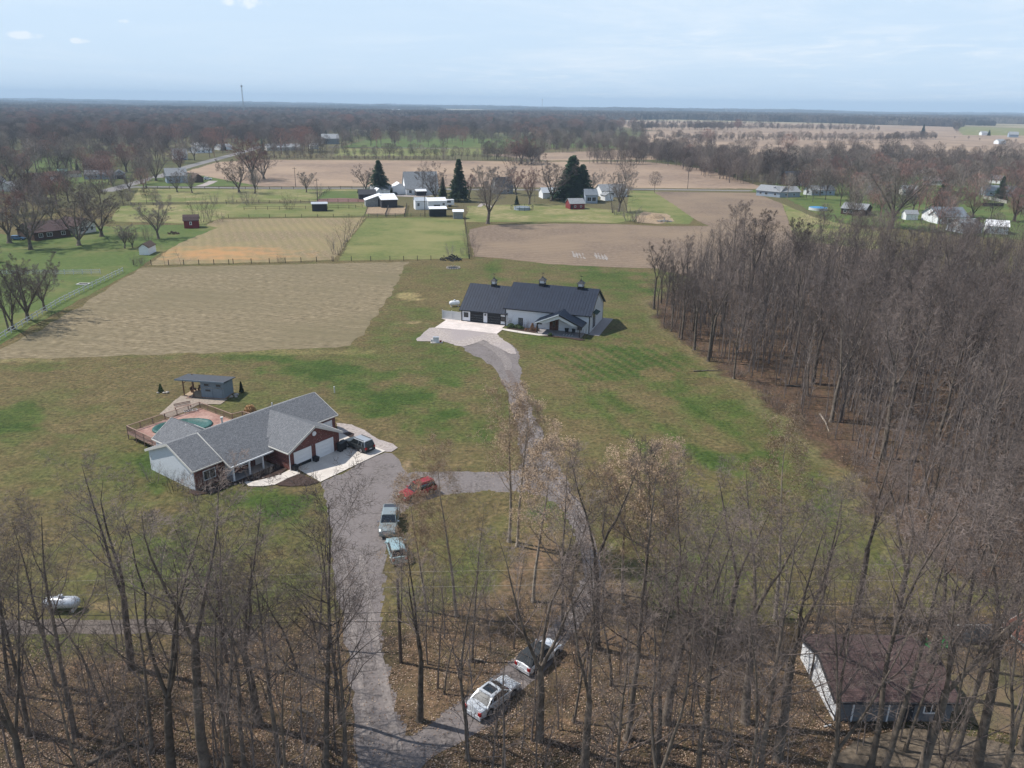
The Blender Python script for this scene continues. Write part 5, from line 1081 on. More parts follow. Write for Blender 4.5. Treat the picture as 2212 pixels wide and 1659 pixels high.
# -- the wood on the right
rw = random.Random(5); pts = []
xs = [p.x for p in WOOD]; ys_ = [p.y for p in WOOD]
tries = 0
while len(pts) < 112 and tries < 20000:
    tries += 1
    x = rw.uniform(min(xs), max(xs)); y = rw.uniform(min(ys_), max(ys_))
    if not inpoly(x, y, WP): continue
    e = wood_edge_dist(x, y)
    if e < .4: continue
    px, py = proj(x, y)
    if px > 2480: continue
    if all((x - a) ** 2 + (y - b) ** 2 > (4.6 if py > 700 else 5.6) ** 2 for a, b in pts): pts.append((x, y))
for q_ in ((1412, 668), (1420, 682), (1434, 700), (1428, 655), (1450, 716), (1472, 733), (1500, 756), (1530, 780), (1452, 690), (1585, 818)):
    g_ = G(*q_); pts.append((g_.x, g_.y))
for i, (x, y) in enumerate(pts):
    e = wood_edge_dist(x, y); px, py = proj(x, y)
    h = rw.uniform(15, 20) if e < 6 else rw.uniform(17, 24)
    if px < 1500: h *= .8
    kind = rw.choice(['dens0', 'dens1', 'dens0', 'dfrk0', 'dfrk1', 'wood1', 'fork1'])
    zone = 'at the lawn-side edge of the right-hand wood' if e < 7 else ('deep inside the right-hand wood, nearer half' if py > 800 else 'in the far half of the right-hand wood')
    shp = 'single-trunked' if kind[:4] in ('wood', 'dens') else 'forked'; sd_ = 'left part' if px < 1720 else ('middle part' if px < 1980 else 'right part'); sz = 'shorter' if h < 18.5 else 'tall'
    place_tree(kind, Vector((x, y, 0)), h, '%s %s bare tree %s, %s' % (sz, shp, zone, sd_), '%s %s trees %s, %s' % (sz, shp, zone, sd_))

# ------------------------------------------------------------------ mid-distance: houses, sheds
def front(a, b):
    A = G(*a); B = G(*b); return A, math.atan2(B.y - A.y, B.x - A.x), (B - A).length
def simple_house(name, label, cat, a, b, D, he, hr, wm, rm, ridge='x', wins=(), gar=(), doors=(), trim=None, group=None, oh=.35, endwins=(), seams=0, chimney=None, ridge_at=None, he2=None):
    A, yaw, L = front(a, b); t = thing(name, label, cat, A, yaw, group)
    gable_block(t, 0, L, 0, D, he, hr, wm, rm, oh=oh, ridge=ridge, trim=trim, seams=seams, ridge_at=ridge_at, he2=he2)
    for (f, z, w_, h_) in wins: window(t, L * f, 0, z, w_, h_)
    for (sx, f, z, w_, h_) in endwins: window(t, 0 if sx < 0 else L, D * f, z, w_, h_, axis='-x' if sx < 0 else '+x')
    for (f, w_, h_) in gar: garage_door(t, L * f, 0, 0, w_, h_, M_WHITE, panels=3)
    for (f, w_, h_) in doors: door(t, L * f, 0, 0, w_, h_, M_DARKW)
    if chimney: MB().box(L * chimney - .35, L * chimney + .35, D * .5 - .3, D * .5 + .3, hr - .4, hr + .9).build('chimney', M_BRICK, t)
    T = Matrix.Translation(A) @ Matrix.Rotation(yaw, 4, 'Z')
    return t, L, T
W3 = ((.18, 1.5, 1.2, 1.1), (.42, 1.5, 1.6, 1.1), (.8, 1.5, 1.2, 1.1))
sh = simple_house
# left village
sh('house', 'cream house with maroon roof cut by the left margin, window row in its gable', 'house', (-40, 574), c1(0, 1535), 11, 2.7, 4.8, M_CREAM, M_SH_MAR, ridge='x', endwins=((1, .3, 1.5, 1.4, 1.2), (1, .6, 1.5, 1.4, 1.2)))
sh('house', 'long low brown ranch house with maroon roof among the left lawn trees', 'house', c1(290, 1362), c1(590, 1325), 11, 2.6, 5.2, M_BROWN, M_SH_MAR, wins=W3)
sh('house', 'cream wing with maroon gable roof right of the brown ranch house', 'house', c1(650, 1312), c1(800, 1285), 9, 2.9, 5.2, M_CREAM, M_SH_MAR, ridge='y', wins=((.25, 1.5, 1.1, 1.3), (.5, 1.5, 1.1, 1.3), (.78, 1.5, 1.1, 1.3)))
sh('shed', 'small white shed with brown roof at the corner of the left lawn', 'shed', c1(1158, 1480), c1(1238, 1480), 6.0, 2.3, 3.4, M_WHITE, M_SH_BRN, ridge='y', oh=.25)
t_, L_, T_ = sh('barn', 'small red barn with gambrel roof and white-trimmed door by the striped field', 'barn', c1(1530, 1260), c1(1652, 1256), 5.0, 3.0, 4.6, M_RED, M_SH_MAR, oh=.3)
MB().slab([(-.3, -.4, 2.7), (L_ + .3, -.4, 2.7), (L_ + .3, .9, 4.05), (-.3, .9, 4.05)], .1).build('lower_roof', M_SH_MAR, t_)
dd_ = MB().box(L_ * .38, L_ * .54, -.06, 0, 1.2, 2.4).build('door', M_WHITE, t_)
MB().box(L_ * .42, L_ * .5, -.08, -.06, 1.4, 2.2).build('door_opening', M_BLACK, dd_)
sh('house', 'white gabled house at the left margin above the reddish trees', 'house', c1(0, 950), c1(90, 945), 10, 3.0, 7.0, M_WHITE, M_SH_DK, ridge='y', wins=((.6, 4.2, .9, .9),))
sh('house', 'pale block of a house right of the white gable, left margin', 'house', c1(110, 955), c1(215, 940), 8, 2.8, 4.6, M_CREAM, M_SH_LT)
sh('house', 'low brown house with dark roof behind the left lawn trees', 'house', c1(320, 870), c1(530, 858), 9, 2.6, 4.4, M_BROWN, M_SH_BRN, gar=((.6, 3, 2.1),))
sh('house', 'two-storey brown house with maroon roof beside a pointed evergreen', 'house', c1(695, 800), c1(880, 800), 12, 5.0, 8.8, M_BROWN, M_SH_MAR, wins=((.25, 3.6, 1.2, 1.2), (.6, 3.6, 1.2, 1.2)), endwins=((1, .5, 3.6, 1.4, 1.2),))
sh('house', 'light grey roofed blue-grey house in front of the two-storey brown house', 'house', c1(700, 852), c1(930, 850), 8, 2.8, 4.8, M_BLUEG, M_SH_LT, wins=W3)
sh('garage', 'blue-grey garage wing with dark open bay and stone-coloured roof', 'garage', c1(945, 850), c1(1040, 848), 8, 2.8, 4.9, M_BLUEG, M_SH_BLUE, wins=(), doors=((.5, 4.5, 2.2),), ridge='y')
sh('shed', 'small green-roofed shed left of the pointed evergreen', 'shed', c1(490, 822), c1(562, 820), 5, 2.4, 3.8, M_BLUEG, mat('green_metal_roof', (.22, .36, .32), coord='obj'))
sh('shed', 'brown-roofed open shed right of the green-roofed one', 'shed', c1(585, 838), c1(680, 832), 5, 2.3, 3.6, M_CREAM, M_SH_BRN)
sh('house', 'blue-grey two-storey house at the field corner by the village road', 'house', c1(1385, 885), c1(1560, 880), 11, 4.0, 7.8, M_BLUEG, M_SH_LT, wins=((.2, 1.5, 1.1, 1.2), (.5, 1.5, 1.1, 1.2), (.2, 3.4, .9, .9)))
sh('garage', 'small brown garage beside the white pickup on the village road', 'garage', c1(1610, 880), c1(1690, 876), 7, 2.6, 4.6, M_BROWN, M_SH_BRN, ridge='y')
sh('house', 'grey-roofed house behind the road bend with a blue car', 'house', c1(1440, 692), c1(1560, 690), 12, 4.2, 8.2, M_CREAM, M_SH_LT)
sh('house', 'white ranch house by a big round evergreen beyond the road', 'house', c1(1628, 636), c1(1760, 630), 11, 2.8, 5.2, M_WHITE, M_SH_LT, wins=W3)
sh('pole_barn', 'white-roofed barn behind the ranch house beyond the road', 'barn', c1(1625, 598), c1(1725, 596), 16, 3.4, 5.6, M_CREAM, M_TINW)
sh('house', 'far white house right of the round evergreen', 'house', c1(1830, 610), c1(1930, 606), 10, 3, 5.2, M_WHITE, M_SH_LT)
sh('house', 'maroon-roofed house with broad pale drive at the far left', 'house', c1(265, 605), c1(430, 600), 16, 3.0, 6.2, M_CREAM, M_SH_MAR)
sh('house', 'grey-roofed far house at the left edge of the woods', 'house', c1(250, 500), c1(330, 495), 18, 4, 8, M_CREAM, M_SH_LT)
sh('house', 'low grey-roofed house behind the hedgerow of the plowed field', 'house', c2(280, 615), c2(560, 612), 14, 3, 6, M_CREAM, M_SH_LT, wins=W3)
sh('house', 'small white-roofed house behind the same hedgerow', 'house', c2(634, 600), c2(708, 600), 12, 3, 5.4, M_CREAM, M_TINW)
sh('pole_barn', 'large weathered grey barn beyond the hedgerow', 'barn', c2(740, 560), c2(880, 560), 22, 6, 10.5, M_GREYW, M_SH_LT)
# farmstead in the middle
sh('farmhouse', 'white farmhouse with tall grey roof behind the bare maple in the middle farm', 'house', c2(1435, 982), c2(1700, 978), 13, 3.4, 11.0, M_WHITE, M_SH_LT, wins=((.13, 1.6, 1.3, 1.6), (.6, 1.5, 1.4, 1.2), (.85, 1.5, 1.2, 1.2)), oh=.5)
sh('garage', 'white gabled garage left of the tall grey roof', 'garage', c2(1325, 978), c2(1440, 976), 9, 3.4, 5.6, M_WHITE, M_TINW, ridge='y', gar=((.45, 3.6, 2.6),))
t_, L_, T_ = sh('farmhouse_porch', 'dark open porch with white roof on the front of the white farmhouse', 'porch', c2(1520, 990), c2(1600, 988), 3.5, 2.4, 3.1, M_DARKW, M_TINW)
sh('shed', 'long dark shed by the red soil pen', 'shed', c2(1045, 1020), c2(1185, 1018), 7, 2.5, 4.4, M_DARKW, M_SH_DK)
sh('shed', 'tiny white gabled shed behind the horse barn', 'shed', c2(1185, 1008), c2(1238, 1006), 5, 3.2, 4.6, M_WHITE, M_TINW, ridge='y', doors=((.5, 1.4, 1.8),))
sh('house', 'white house hidden behind the broad spruce', 'house', c2(1140, 985), c2(1300, 985), 9, 2.8, 4.6, M_WHITE, M_SH_LT)
sh('horse_barn', 'horse barn with broad white metal roof above a dark open front', 'barn', c2(1232, 1090), c2(1362, 1086), 9, 3.6, 5.4, M_DARKW, M_TINW, seams=1.2, ridge_at=7.5)
sh('lean_to', 'white-roofed lean-to sloping left from the horse barn', 'shed', c2(1100, 1080), c2(1203, 1078), 7, 2.9, 5.2, M_GREYW, M_TINW, ridge='y', ridge_at=6.9)
sh('run_in_shed', 'black run-in shed with pale roof edge in the green paddock', 'shed', c2(655, 1118), c2(780, 1116), 4.5, 3.1, 3.5, M_BLACK, M_TING, ridge_at=3.5)
sh('stable', 'long white stable with white roof, left part with one window', 'stable', c2(1512, 1104), c2(1612, 1102), 5.5, 3.8, 5.0, M_WHITE, M_TING, wins=((.25, 2.2, .9, 1.3),), oh=.25)
sh('stable', 'white stable wing with the bright white roof and small black porch', 'stable', c2(1616, 1106), c2(1768, 1102), 5.5, 3.8, 5.0, M_WHITE, M_TINW, wins=((.85, 2.4, .9, .8),), doors=((.48, 2.8, 2.2),), oh=.25)
sh('shed', 'black shed with thin white roof standing before the white stable', 'shed', c2(1632, 1162), c2(1768, 1160), 4, 3.2, 3.8, M_BLACK, M_TINW, ridge_at=2.8)
sh('shed', 'small grey shed at the head of the long boundary fence', 'shed', c2(1826, 1180), c2(1906, 1180), 3.5, 2.9, 3.5, M_GREYW, M_TINW, ridge_at=2.0)
def trailer(a, b, label):
    A, yaw, L = front(a, b); t = thing('horse_trailer', label, 'trailer', A, yaw)
    MB().box(0, L, 0, 2.3, .7, 3.0).build('body', M_WHITE, t); MB().box(-.05, L + .05, -.05, 2.35, 3.0, 3.12).build('roof', M_TINW, t)
    for x in (.45, .62): window(t, L * x, 0, 2.2, .7, .6, frame=M_BLACK, mull=0)
    for x in (.55, .68): MB().tube([(L * x, -.06, .4), (L * x, .2, .4)], [.4, .4], 14).build('wheel', M_TYRE, t)
    MB().box(L * .45, L * .8, -.1, .0, .75, 1.0).build('fender', M_PVC, t); MB().bar((L, 1.1, .6), (L + 1.6, 1.1, .5), .12).build('tow_bar', M_STEEL, t)
trailer(c2(1740, 1080), c2(1832, 1078), 'white horse trailer with two black windows behind the stable')
# right part of the farmstead
sh('house', 'dark-roofed white house left of the big bare trees in the farm row', 'house', c3(250, 975), c3(385, 972), 10, 3.2, 8.2, M_GREYW, M_SH_DK, wins=((.3, 1.6, 1.4, 1.3), (.7, 1.6, 1.4, 1.3)), chimney=.3)
sh('garage', 'white garage behind the big vase-shaped tree', 'garage', c3(632, 1012), c3(800, 1010), 8, 2.9, 5.0, M_WHITE, M_TING)
sh('shed', 'red shed with grey roof and small windows beside the dark pines', 'shed', c3(858, 1102), c3(978, 1100), 7, 2.6, 4.5, M_RED, M_SH_LT, wins=((.35, 1.3, .7, .7), (.75, 1.3, .7, .7)), doors=((.12, .9, 1.9),), oh=.3)
sh('house', 'blue-grey glazed sunroom house half hidden by pines', 'house', c3(985, 1052), c3(1085, 1052), 8, 4.0, 6.4, M_BLUEG, M_SH_BLUE, wins=((.3, 2, 1.8, 1.8), (.7, 2, 1.8, 1.8)))
sh('house', 'white house behind the thin grey trees at the right of the farm row', 'house', c3(1120, 1000), c3(1330, 995), 9, 3.2, 6.0, M_WHITE, M_SH_LT, wins=W3)
sh('shed', 'white shed in front of the house behind thin grey trees', 'shed', c3(1148, 1030), c3(1215, 1028), 5, 2.6, 3.9, M_WHITE, M_SH_LT, ridge='y')
# the round above-ground pool with its dark deck
def round_pool():
    p = G(*c3(460, 1110)); t = thing('round_pool', 'round above-ground pool ringed by a dark deck rail in front of the farm row', 'pool', p, 0)
    r = 3.6
    MB().tube([(0, 3, 0), (0, 3, 1.2)], [r, r], 26).build('pool_wall', M_BLUEG, t); MB().tube([(0, 3, 1.2), (0, 3, 1.24)], [r + .15, r + .15], 26).build('pool_rim', M_PVC, t); MB().tube([(0, 3, 1.24), (0, 3, 1.26)], [r - .1, r - .1], 26).build('pool_cover', M_SLATE, t)
    for k in range(14): a = 6.283 * k / 14; MB().box(math.cos(a) * 5 - .07, math.cos(a) * 5 + .07, 3 + math.sin(a) * 5 - .07, 3 + math.sin(a) * 5 + .07, 0, 1.9).build('post', M_DARKW, t)
    for k in range(14):
        a = 6.283 * k / 14; b = 6.283 * (k + 1) / 14
        if k != 4: MB().bar((math.cos(a) * 5, 3 + math.sin(a) * 5, 1.8), (math.cos(b) * 5, 3 + math.sin(b) * 5, 1.8), .1).build('rail', M_DARKW, t)
round_pool()
# right village
sh('house', 'pale blue ranch house with hipped grey roof and white porch at the field edge', 'house', c4(-10, 985), c4(185, 1003), 10, 2.9, 5.4, M_BLUEG, M_SH_LT, wins=W3, oh=.5)
sh('house', 'pale blue right wing with a cross gable, joined to the white-porched ranch house', 'house', c4(186, 1003), c4(352, 1000), 9, 2.9, 5.2, M_BLUEG, M_SH_LT, wins=((.3, 1.4, 1.0, 1.0), (.7, 1.4, 1.0, 1.0)), oh=.5)
sh('house', 'dark chalet-like house with white garage door among trees', 'house', c4(262, 908), c4(400, 906), 12, 3.6, 8.2, M_BROWN, M_SH_DK, gar=((.75, 5, 2.5),))
sh('garage', 'white gabled garage between the pale blue house and a grey roof', 'garage', c4(380, 978), c4(450, 985), 9, 3.0, 5.0, M_WHITE, M_SH_LT, ridge='y', wins=((.5, 1.5, 1.2, 1.2),))
sh('house', 'grey ranch house right of the white gabled garage', 'house', c4(455, 985), c4(640, 985), 9, 2.8, 4.9, M_BLUEG, M_SH_LT, wins=W3)
sh('house', 'low grey-brown house behind the blue-covered pool', 'house', c4(690, 1140), c4(890, 1158), 10, 2.7, 4.8, M_BROWN, M_SH_LT, wins=W3)
sh('shed', 'small white gabled shed right of the subdivision road', 'shed', c4(900, 975), c4(960, 978), 7, 2.8, 4.6, M_CREAM, M_SH_LT, ridge='y')
sh('shed', 'small white barn-shaped shed in the right village lawn', 'shed', c4(1192, 1178), c4(1230, 1190), 5, 2.6, 4.0, M_WHITE, M_SH_LT, ridge='y')
sh('house', 'large white house with blue-grey roof and dark porch beside the tall pine', 'house', c4(1490, 1222), c4(1740, 1225), 13, 3.0, 6.2, M_WHITE, M_SH_BLUE, wins=W3, oh=.5)
sh('house', 'white gable wing with small porch left of the large blue-grey roof', 'house', c4(1415, 1205), c4(1500, 1222), 11, 3.0, 5.3, M_WHITE, M_SH_BLUE, ridge='y', oh=.4)
sh('garage', 'white gabled garage in front of the large blue-grey roofed house', 'garage', c4(1562, 1275), c4(1705, 1303), 9, 2.8, 5.0, M_WHITE, M_SH_LT, ridge='y', wins=((.35, 1.6, .8, 1.0),))
sh('pole_barn', 'bright white shed behind bare branches near the right margin', 'shed', c4(1895, 1300), c4(2075, 1312), 8, 3.0, 4.8, M_WHITE, M_TINW)
sh('house', 'grey-roofed house hidden by the big grey tree', 'house', c4(1200, 985), c4(1330, 990), 10, 2.8, 5.0, M_CREAM, M_SH_LT, wins=W3)
sh('house', 'white house row behind trees, by the far subdivision road', 'house', c4(1385, 800), c4(1480, 803), 12, 3, 5.5, M_WHITE, M_SH_LT)
sh('house', 'white house with bright gable right of it, by the far subdivision road', 'house', c4(1485, 803), c4(1590, 806), 12, 3, 5.8, M_WHITE, M_SH_LT, ridge='y')
sh('house', 'long grey-roofed house right of the big grey tree', 'house', c4(1370, 895), c4(1560, 905), 11, 2.8, 5.2, M_CREAM, M_SH_LT)
sh('house', 'white house with pale roof left of the dark pine, far right', 'house', c4(1775, 870), c4(1900, 880), 11, 2.8, 5.2, M_WHITE, M_SH_LT)
sh('house', 'mint-trimmed white house behind the dark pine', 'house', c4(1905, 882), c4(2010, 890), 10, 2.8, 5.0, M_WHITE, M_SH_LT)
sh('house', 'blue-grey house partly behind the dark pine', 'house', c4(1885, 990), c4(2160, 1000), 12, 2.8, 5.5, M_BLUEG, M_SH_BLUE, wins=W3)
sh('house', 'lone white farmhouse in the far field at the right', 'house', c4(2000, 560), c4(2060, 561), 14, 4, 7, M_WHITE, M_SH_LT)
sh('house', 'distant farmhouse by a treelet in the far right field', 'house', c4(2085, 503), c4(2165, 505), 20, 5, 10, M_BLUEG, M_SH_LT)
sh('house', 'distant white shed at the edge of the far right field', 'house', c4(1860, 487), c4(1910, 488), 16, 5, 8, M_WHITE, M_SH_LT)
for i, (a, b, h) in enumerate(((c3(690, 262), c3(740, 262), 9), (c3(800, 268), c3(850, 268), 9), (c3(1000, 272), c3(1060, 272), 10), (c2(1260, 290), c2(1400, 290), 9), (c2(1440, 302), c2(1500, 302), 9), (c2(1530, 298), c2(1580, 298), 8), (c1(630, 270), c1(675, 270), 9), (c1(1900, 312), c1(1925, 312), 8), (c4(500, 345), c4(560, 346), 8), (c4(645, 350), c4(690, 350), 8), (c1(1640, 222), c1(1700, 222), 14), (c4(110, 345), c4(135, 345), 8))):
    A, yaw, L = front(a, b); A.z = terr(A.x, A.y)
    t = thing('far_building', 'pale distant building among the far woods, ' + ['left of the big dark copse', 'second left of the middle skyline town', 'just right of the big dark copse', 'long one beyond the park woods', 'pair member right of the long one', 'last one right of the long one', 'in the pale clearing at far left', 'below the radio mast', 'on the hazy slope at right, left one', 'on the hazy slope at right, second one', 'on the far left skyline', 'first under the right skyline'][i], 'building', A, yaw, 'pale specks of buildings in the far woods')
    gable_block(t, 0, L, 0, 20, h, h * 1.5, M_WHITE, M_TINW)
# blue covered pool, mound, debris, blue car, white pickup
def simple_at(name, label, cat, p, group=None): return thing(name, label, cat, p, 0, group)
p = G(*c4(520, 1112)); t = simple_at('round_pool', 'oval pool with bright blue cover in the right village', 'pool', p)
MB().tube([(0, 2.5, 0), (0, 2.5, 1.2)], [4.2, 4.2], 24).build('pool_wall', M_PVC, t); MB().tube([(0, 2.5, 1.2), (0, 2.5, 1.3)], [4.1, 3.9], 24).build('pool_cover', mat('blue_pool_cover', (.06, .22, .42), coord='obj'), t)
car_at('suv', c1(1750, 856), c1(1700, 857), 1, 'white pickup-sized vehicle parked on the farm track by the village road', paint('white_car_paint', (.78, .8, .82)), name='parked_suv', z=.05)
car_at('wagon', c1(200, 1352), c1(130, 1352), 1, 'blue car beside the reddish trees at the left margin', paint('blue_car_paint', (.07, .16, .28)), name='parked_hatchback', z=.05)
car_at('wagon', c2(1318, 978), c2(1345, 978), -1, 'dark car by the white gabled garage of the middle farm', paint('dark_car_paint', (.05, .06, .06)), name='parked_hatchback', z=.05)
car_at('sedan', c1(1545, 690), c1(1500, 690), 1, 'blue car before the grey-roofed house at the road bend', paint('blue_car_paint', (.07, .16, .28)), name='parked_sedan', z=.05)
def heap(p, R, H, label, m, seed, n=46, name='debris_pile'):
    r = random.Random(seed); mb = MB()
    for k in range(n):
        a = r.uniform(0, 6.28); q = r.random() ** .6 * R; z = H * (1 - q / R) * r.random(); L = r.uniform(.5, 1.5)
        d = Vector((r.gauss(0, 1), r.gauss(0, 1), r.gauss(0, .4))).normalized() * L
        c = Vector((math.cos(a) * q, math.sin(a) * q * .7, z + .15)); mb.bar(c - d / 2, c + d / 2, r.uniform(.06, .22))
    o = mb.build(name, m, None, loc=p); tag(o, label, 'pile')
heap(G(*c2(1808, 1520)), 3.4, 1.6, 'dark brush pile under the small tree at the paddock corner', M_DARKW, 4, 90)
heap(G(*c3(1640, 1205)), 3, 1.3, 'pile of grey logs on the bare dirt mound', M_GREYW, 5, 50)
heap(G(*c1(1438, 1305)), 2.0, 1.0, 'small reddish brush pile on the left lawn', M_BROWN, 6, 50)
def mound(p, R, H, label, m):
    mb = MB(); n = 14
    for i in range(5):
        f = i / 4; 
        for j in range(n): a = 6.283 * j / n; q = R * (1 - f) * (1 + .15 * mnoise.noise(Vector((j, i, 3)))); mb.v.append((math.cos(a) * q, math.sin(a) * q * .8, H * math.sin(f * 1.57) - .05))
    for i in range(4):
        for j in range(n): mb.f.append((i * n + j, i * n + (j + 1) % n, (i + 1) * n + (j + 1) % n, (i + 1) * n + j))
    tag(mb.build('dirt_mound', m, None, loc=p), label, 'mound')
mound(G(*c3(1560, 1170)), 5, 1.8, 'weedy dirt mound beside the right thicket', M_DIRT)
def firering(p, R, label, n=12):
    t = simple_at('fire_ring', label, 'fire pit', p)
    for k in range(n): a = 6.283 * k / n; MB().box(-.22, .22, -.12, .12, 0, .3).build('stone', M_STONE, t).location = (math.cos(a) * R, math.sin(a) * R, 0)
    for o, k in zip([c for c in t.children], range(n)): o.rotation_euler.z = 6.283 * k / n + 1.57
    MB().tube([(0, 0, 0), (0, 0, .05)], [R * .8, R * .8], 14).build('ash_bed', M_BLACK, t)
firering(G(*c2(1825, 1588)), 1.9, 'round stone fire ring in the grass behind the barn', 16)
t = simple_at('garden_frame', 'white rectangular raised bed frame on the left lawn', 'planter', G(*cf(690, 425)))
for (a, b) in (((-1.3, -.7), (1.3, -.7)), ((1.3, -.7), (1.3, .9)), ((1.3, .9), (-1.3, .9)), ((-1.3, .9), (-1.3, -.7))): MB().bar((*a, .12), (*b, .12), .25).build('board', M_CREAM, t)
MB().box(-1.1, 1.1, -.5, .7, .0, .08).build('soil', M_MULCH, t)

# ------------------------------------------------------------------ fences
def fence(name, label, pts, spacing, ph, rails, pm, rm, psz=.1, rsz=.09, world=False, wire=False, group=None, railh=None):
    P = [Vector(p) if world else G(*p) for p in pts]; o0 = P[0]; t = thing(name, label, 'fence', o0, 0, group)
    pme = MB().box(-psz / 2, psz / 2, -psz / 2, psz / 2, 0, ph).mesh('post', pm); rme = MB().box(0, 1, -.02, .02, -(railh or rsz) / 2, (railh or rsz) / 2).mesh('rail', rm)
    for a, b in zip(P, P[1:]):
        L = (b - a).length; n = max(1, round(L / spacing)); yaw = math.atan2(b.y - a.y, b.x - a.x)
        for k in range(n + (b is P[-1])): 
            q = a.lerp(b, k / n) - o0; inst('post', pme, t, q)
        for z in rails:
            if wire: MB().bar(a - o0 + Vector((0, 0, z)), b - o0 + Vector((0, 0, z)), .03).build('wire', rm, t)
            else:
                for k in range(n):
                    q = a.lerp(b, k / n) - o0; inst('rail', rme, t, (q.x, q.y, z), yaw, (L / n, 1, 1))
    return t
fence('rail_fence', 'long white two-rail fence running diagonally along the left stubble field', [(-30, 752), (0, 735), (60, 698), (130, 655), (200, 620), (266, 588)], 2.4, 1.35, (.55, 1.15), M_PVC, M_PVC, .13, .15)
fence('rail_fence', 'white three-rail fence crossing the left lawn', [(-30, 594), (60, 593), (140, 593), (217, 592)], 2.5, 1.35, (.35, .75, 1.15), M_PVC, M_PVC, .13, .13)
fence('wire_fence', 'dark post and wire fence between stubble field and striped field', [c1(1110, 1563), c1(1400, 1562), c1(1900, 1558), c2(0, 1552), c2(300, 1548), c2(820, 1532)], 4.4, 1.5, (.4, .8, 1.2), M_TAR, M_RAILW, .16, wire=True)
fence('wire_fence', 'post and wire fence along the near side of the green paddock, with gates', [c2(830, 1532), c2(980, 1530), c2(1300, 1528), c2(1640, 1524), c2(1960, 1514)], 4.6, 1.5, (.4, .8, 1.2), M_TAR, M_RAILW, .16, wire=True)
fence('wire_fence', 'post and wire fence climbing between striped field and green paddock', [c2(870, 1480), c2(960, 1350), c2(1030, 1240), c2(1090, 1165), c2(1120, 1085)], 5, 1.4, (.5, 1.1), M_TAR, M_RAILW, .16, wire=True)
fence('wire_fence', 'post and wire fence on the right side of the green paddock', [c2(1955, 1510), c2(1940, 1350), c2(1920, 1190)], 5, 1.4, (.5, 1.1), M_TAR, M_RAILW, .16, wire=True)
fence('rail_fence', 'dark board fence in front of the horse barn pen', [c2(1120, 1165), c2(1270, 1165), c2(1420, 1162)], 3.2, 1.5, (.5, 1.0, 1.4), M_RAILW, M_RAILW, .16, .14)
fence('rail_fence', 'board fence dividing the horse pen', [c2(1262, 1160), c2(1290, 1085)], 3.0, 1.5, (.5, 1.0, 1.4), M_RAILW, M_RAILW, .16, .14)
fence('rail_fence', 'board fence on the right side of the horse pen', [c2(1422, 1160), c2(1440, 1070)], 3.0, 1.5, (.5, 1.0, 1.4), M_RAILW, M_RAILW, .16, .14)
fence('rail_fence', 'board fence from the pen towards the black shed', [c2(1425, 1162), c2(1475, 1162), c2(1630, 1160)], 3.6, 1.4, (.5, 1.1), M_RAILW, M_RAILW, .14, .1)
fence('wire_fence', 'wire fence along the top of the striped field', [c2(-40, 1172), c2(300, 1170), c2(700, 1168), c2(1090, 1166)], 6.5, 1.4, (.6, 1.2), M_TAR, M_RAILW, .15, wire=True)
fence('rail_fence', 'dark rail fence behind the black run-in shed', [c2(90, 1106), c2(480, 1104), c2(600, 1100), c2(960, 1096), c2(1070, 1086)], 4.6, 1.5, (.6, 1.3), M_TAR, M_TAR, .15, .1)
fence('rail_fence', 'rail fence along the upper tan pasture', [c2(-60, 1048), c2(300, 1050), c2(560, 1048), c2(700, 1042), c2(1120, 1040)], 4.6, 1.5, (.6, 1.3), M_TAR, M_TAR, .15, .1)
fence('rail_fence', 'long dark rail fence along the village road', [c1(1210, 928), c1(1700, 934), c2(0, 936), c2(500, 934), c2(1080, 930)], 6.0, 1.5, (.6, 1.3), M_TAR, M_TAR, .18, .14)
fence('rail_fence', 'rail fence around the small bright lawn before the road', [c2(720, 1000), c2(810, 940)], 5.0, 1.5, (.6, 1.3), M_TAR, M_TAR, .15, .1)
fence('lattice_fence', 'pale picket fence in the right village behind a dark hedge', [c4(1870, 1010), c4(2065, 1055)], 2.6, 1.7, (.3, .7, 1.1, 1.5), M_CREAM, M_CREAM, .12, .2)
fence('board_fence', 'dark solid board fence below the pale picket fence', [c4(1865, 1075), c4(2040, 1078)], 2.4, 1.7, (.35, .75, 1.15, 1.5), M_DARKW, M_DARKW, .12, .38)
fence('wire_fence', 'wire fence of the tan pasture by the old treeline', [c1(900, 1070), c1(1400, 1068), c1(1880, 1060)], 7, 1.3, (.6, 1.2), M_TAR, M_RAILW, .15, wire=True)

# ------------------------------------------------------------------ utility poles and wires of the far road
def pole(p, h, label, arm=True, group='utility poles', lean=0):
    t = thing('utility_pole', label, 'utility pole', p, rnd.uniform(-.2, .2), group)
    MB().tube([(0, 0, -.2), (lean, 0, h)], [.16, .10], 8).build('pole', M_TAR, t)
    if arm: MB().box(-1.1, 1.1, -.06, .06, h - .75, h - .6).build('crossarm', M_TAR, t)
    return t
pole(G(*c2(518, 915)), 10.5, 'utility pole left of the lone round tree by the far road'); pole(G(*c2(703, 1036)), 10.5, 'utility pole by the red soil pen'); pole(G(*c2(1590, 1164)), 9.5, 'thin pole before the white stable', arm=False)
pole(G(*c3(1832, 935)), 11, 'utility pole on the road before the right plowed field')
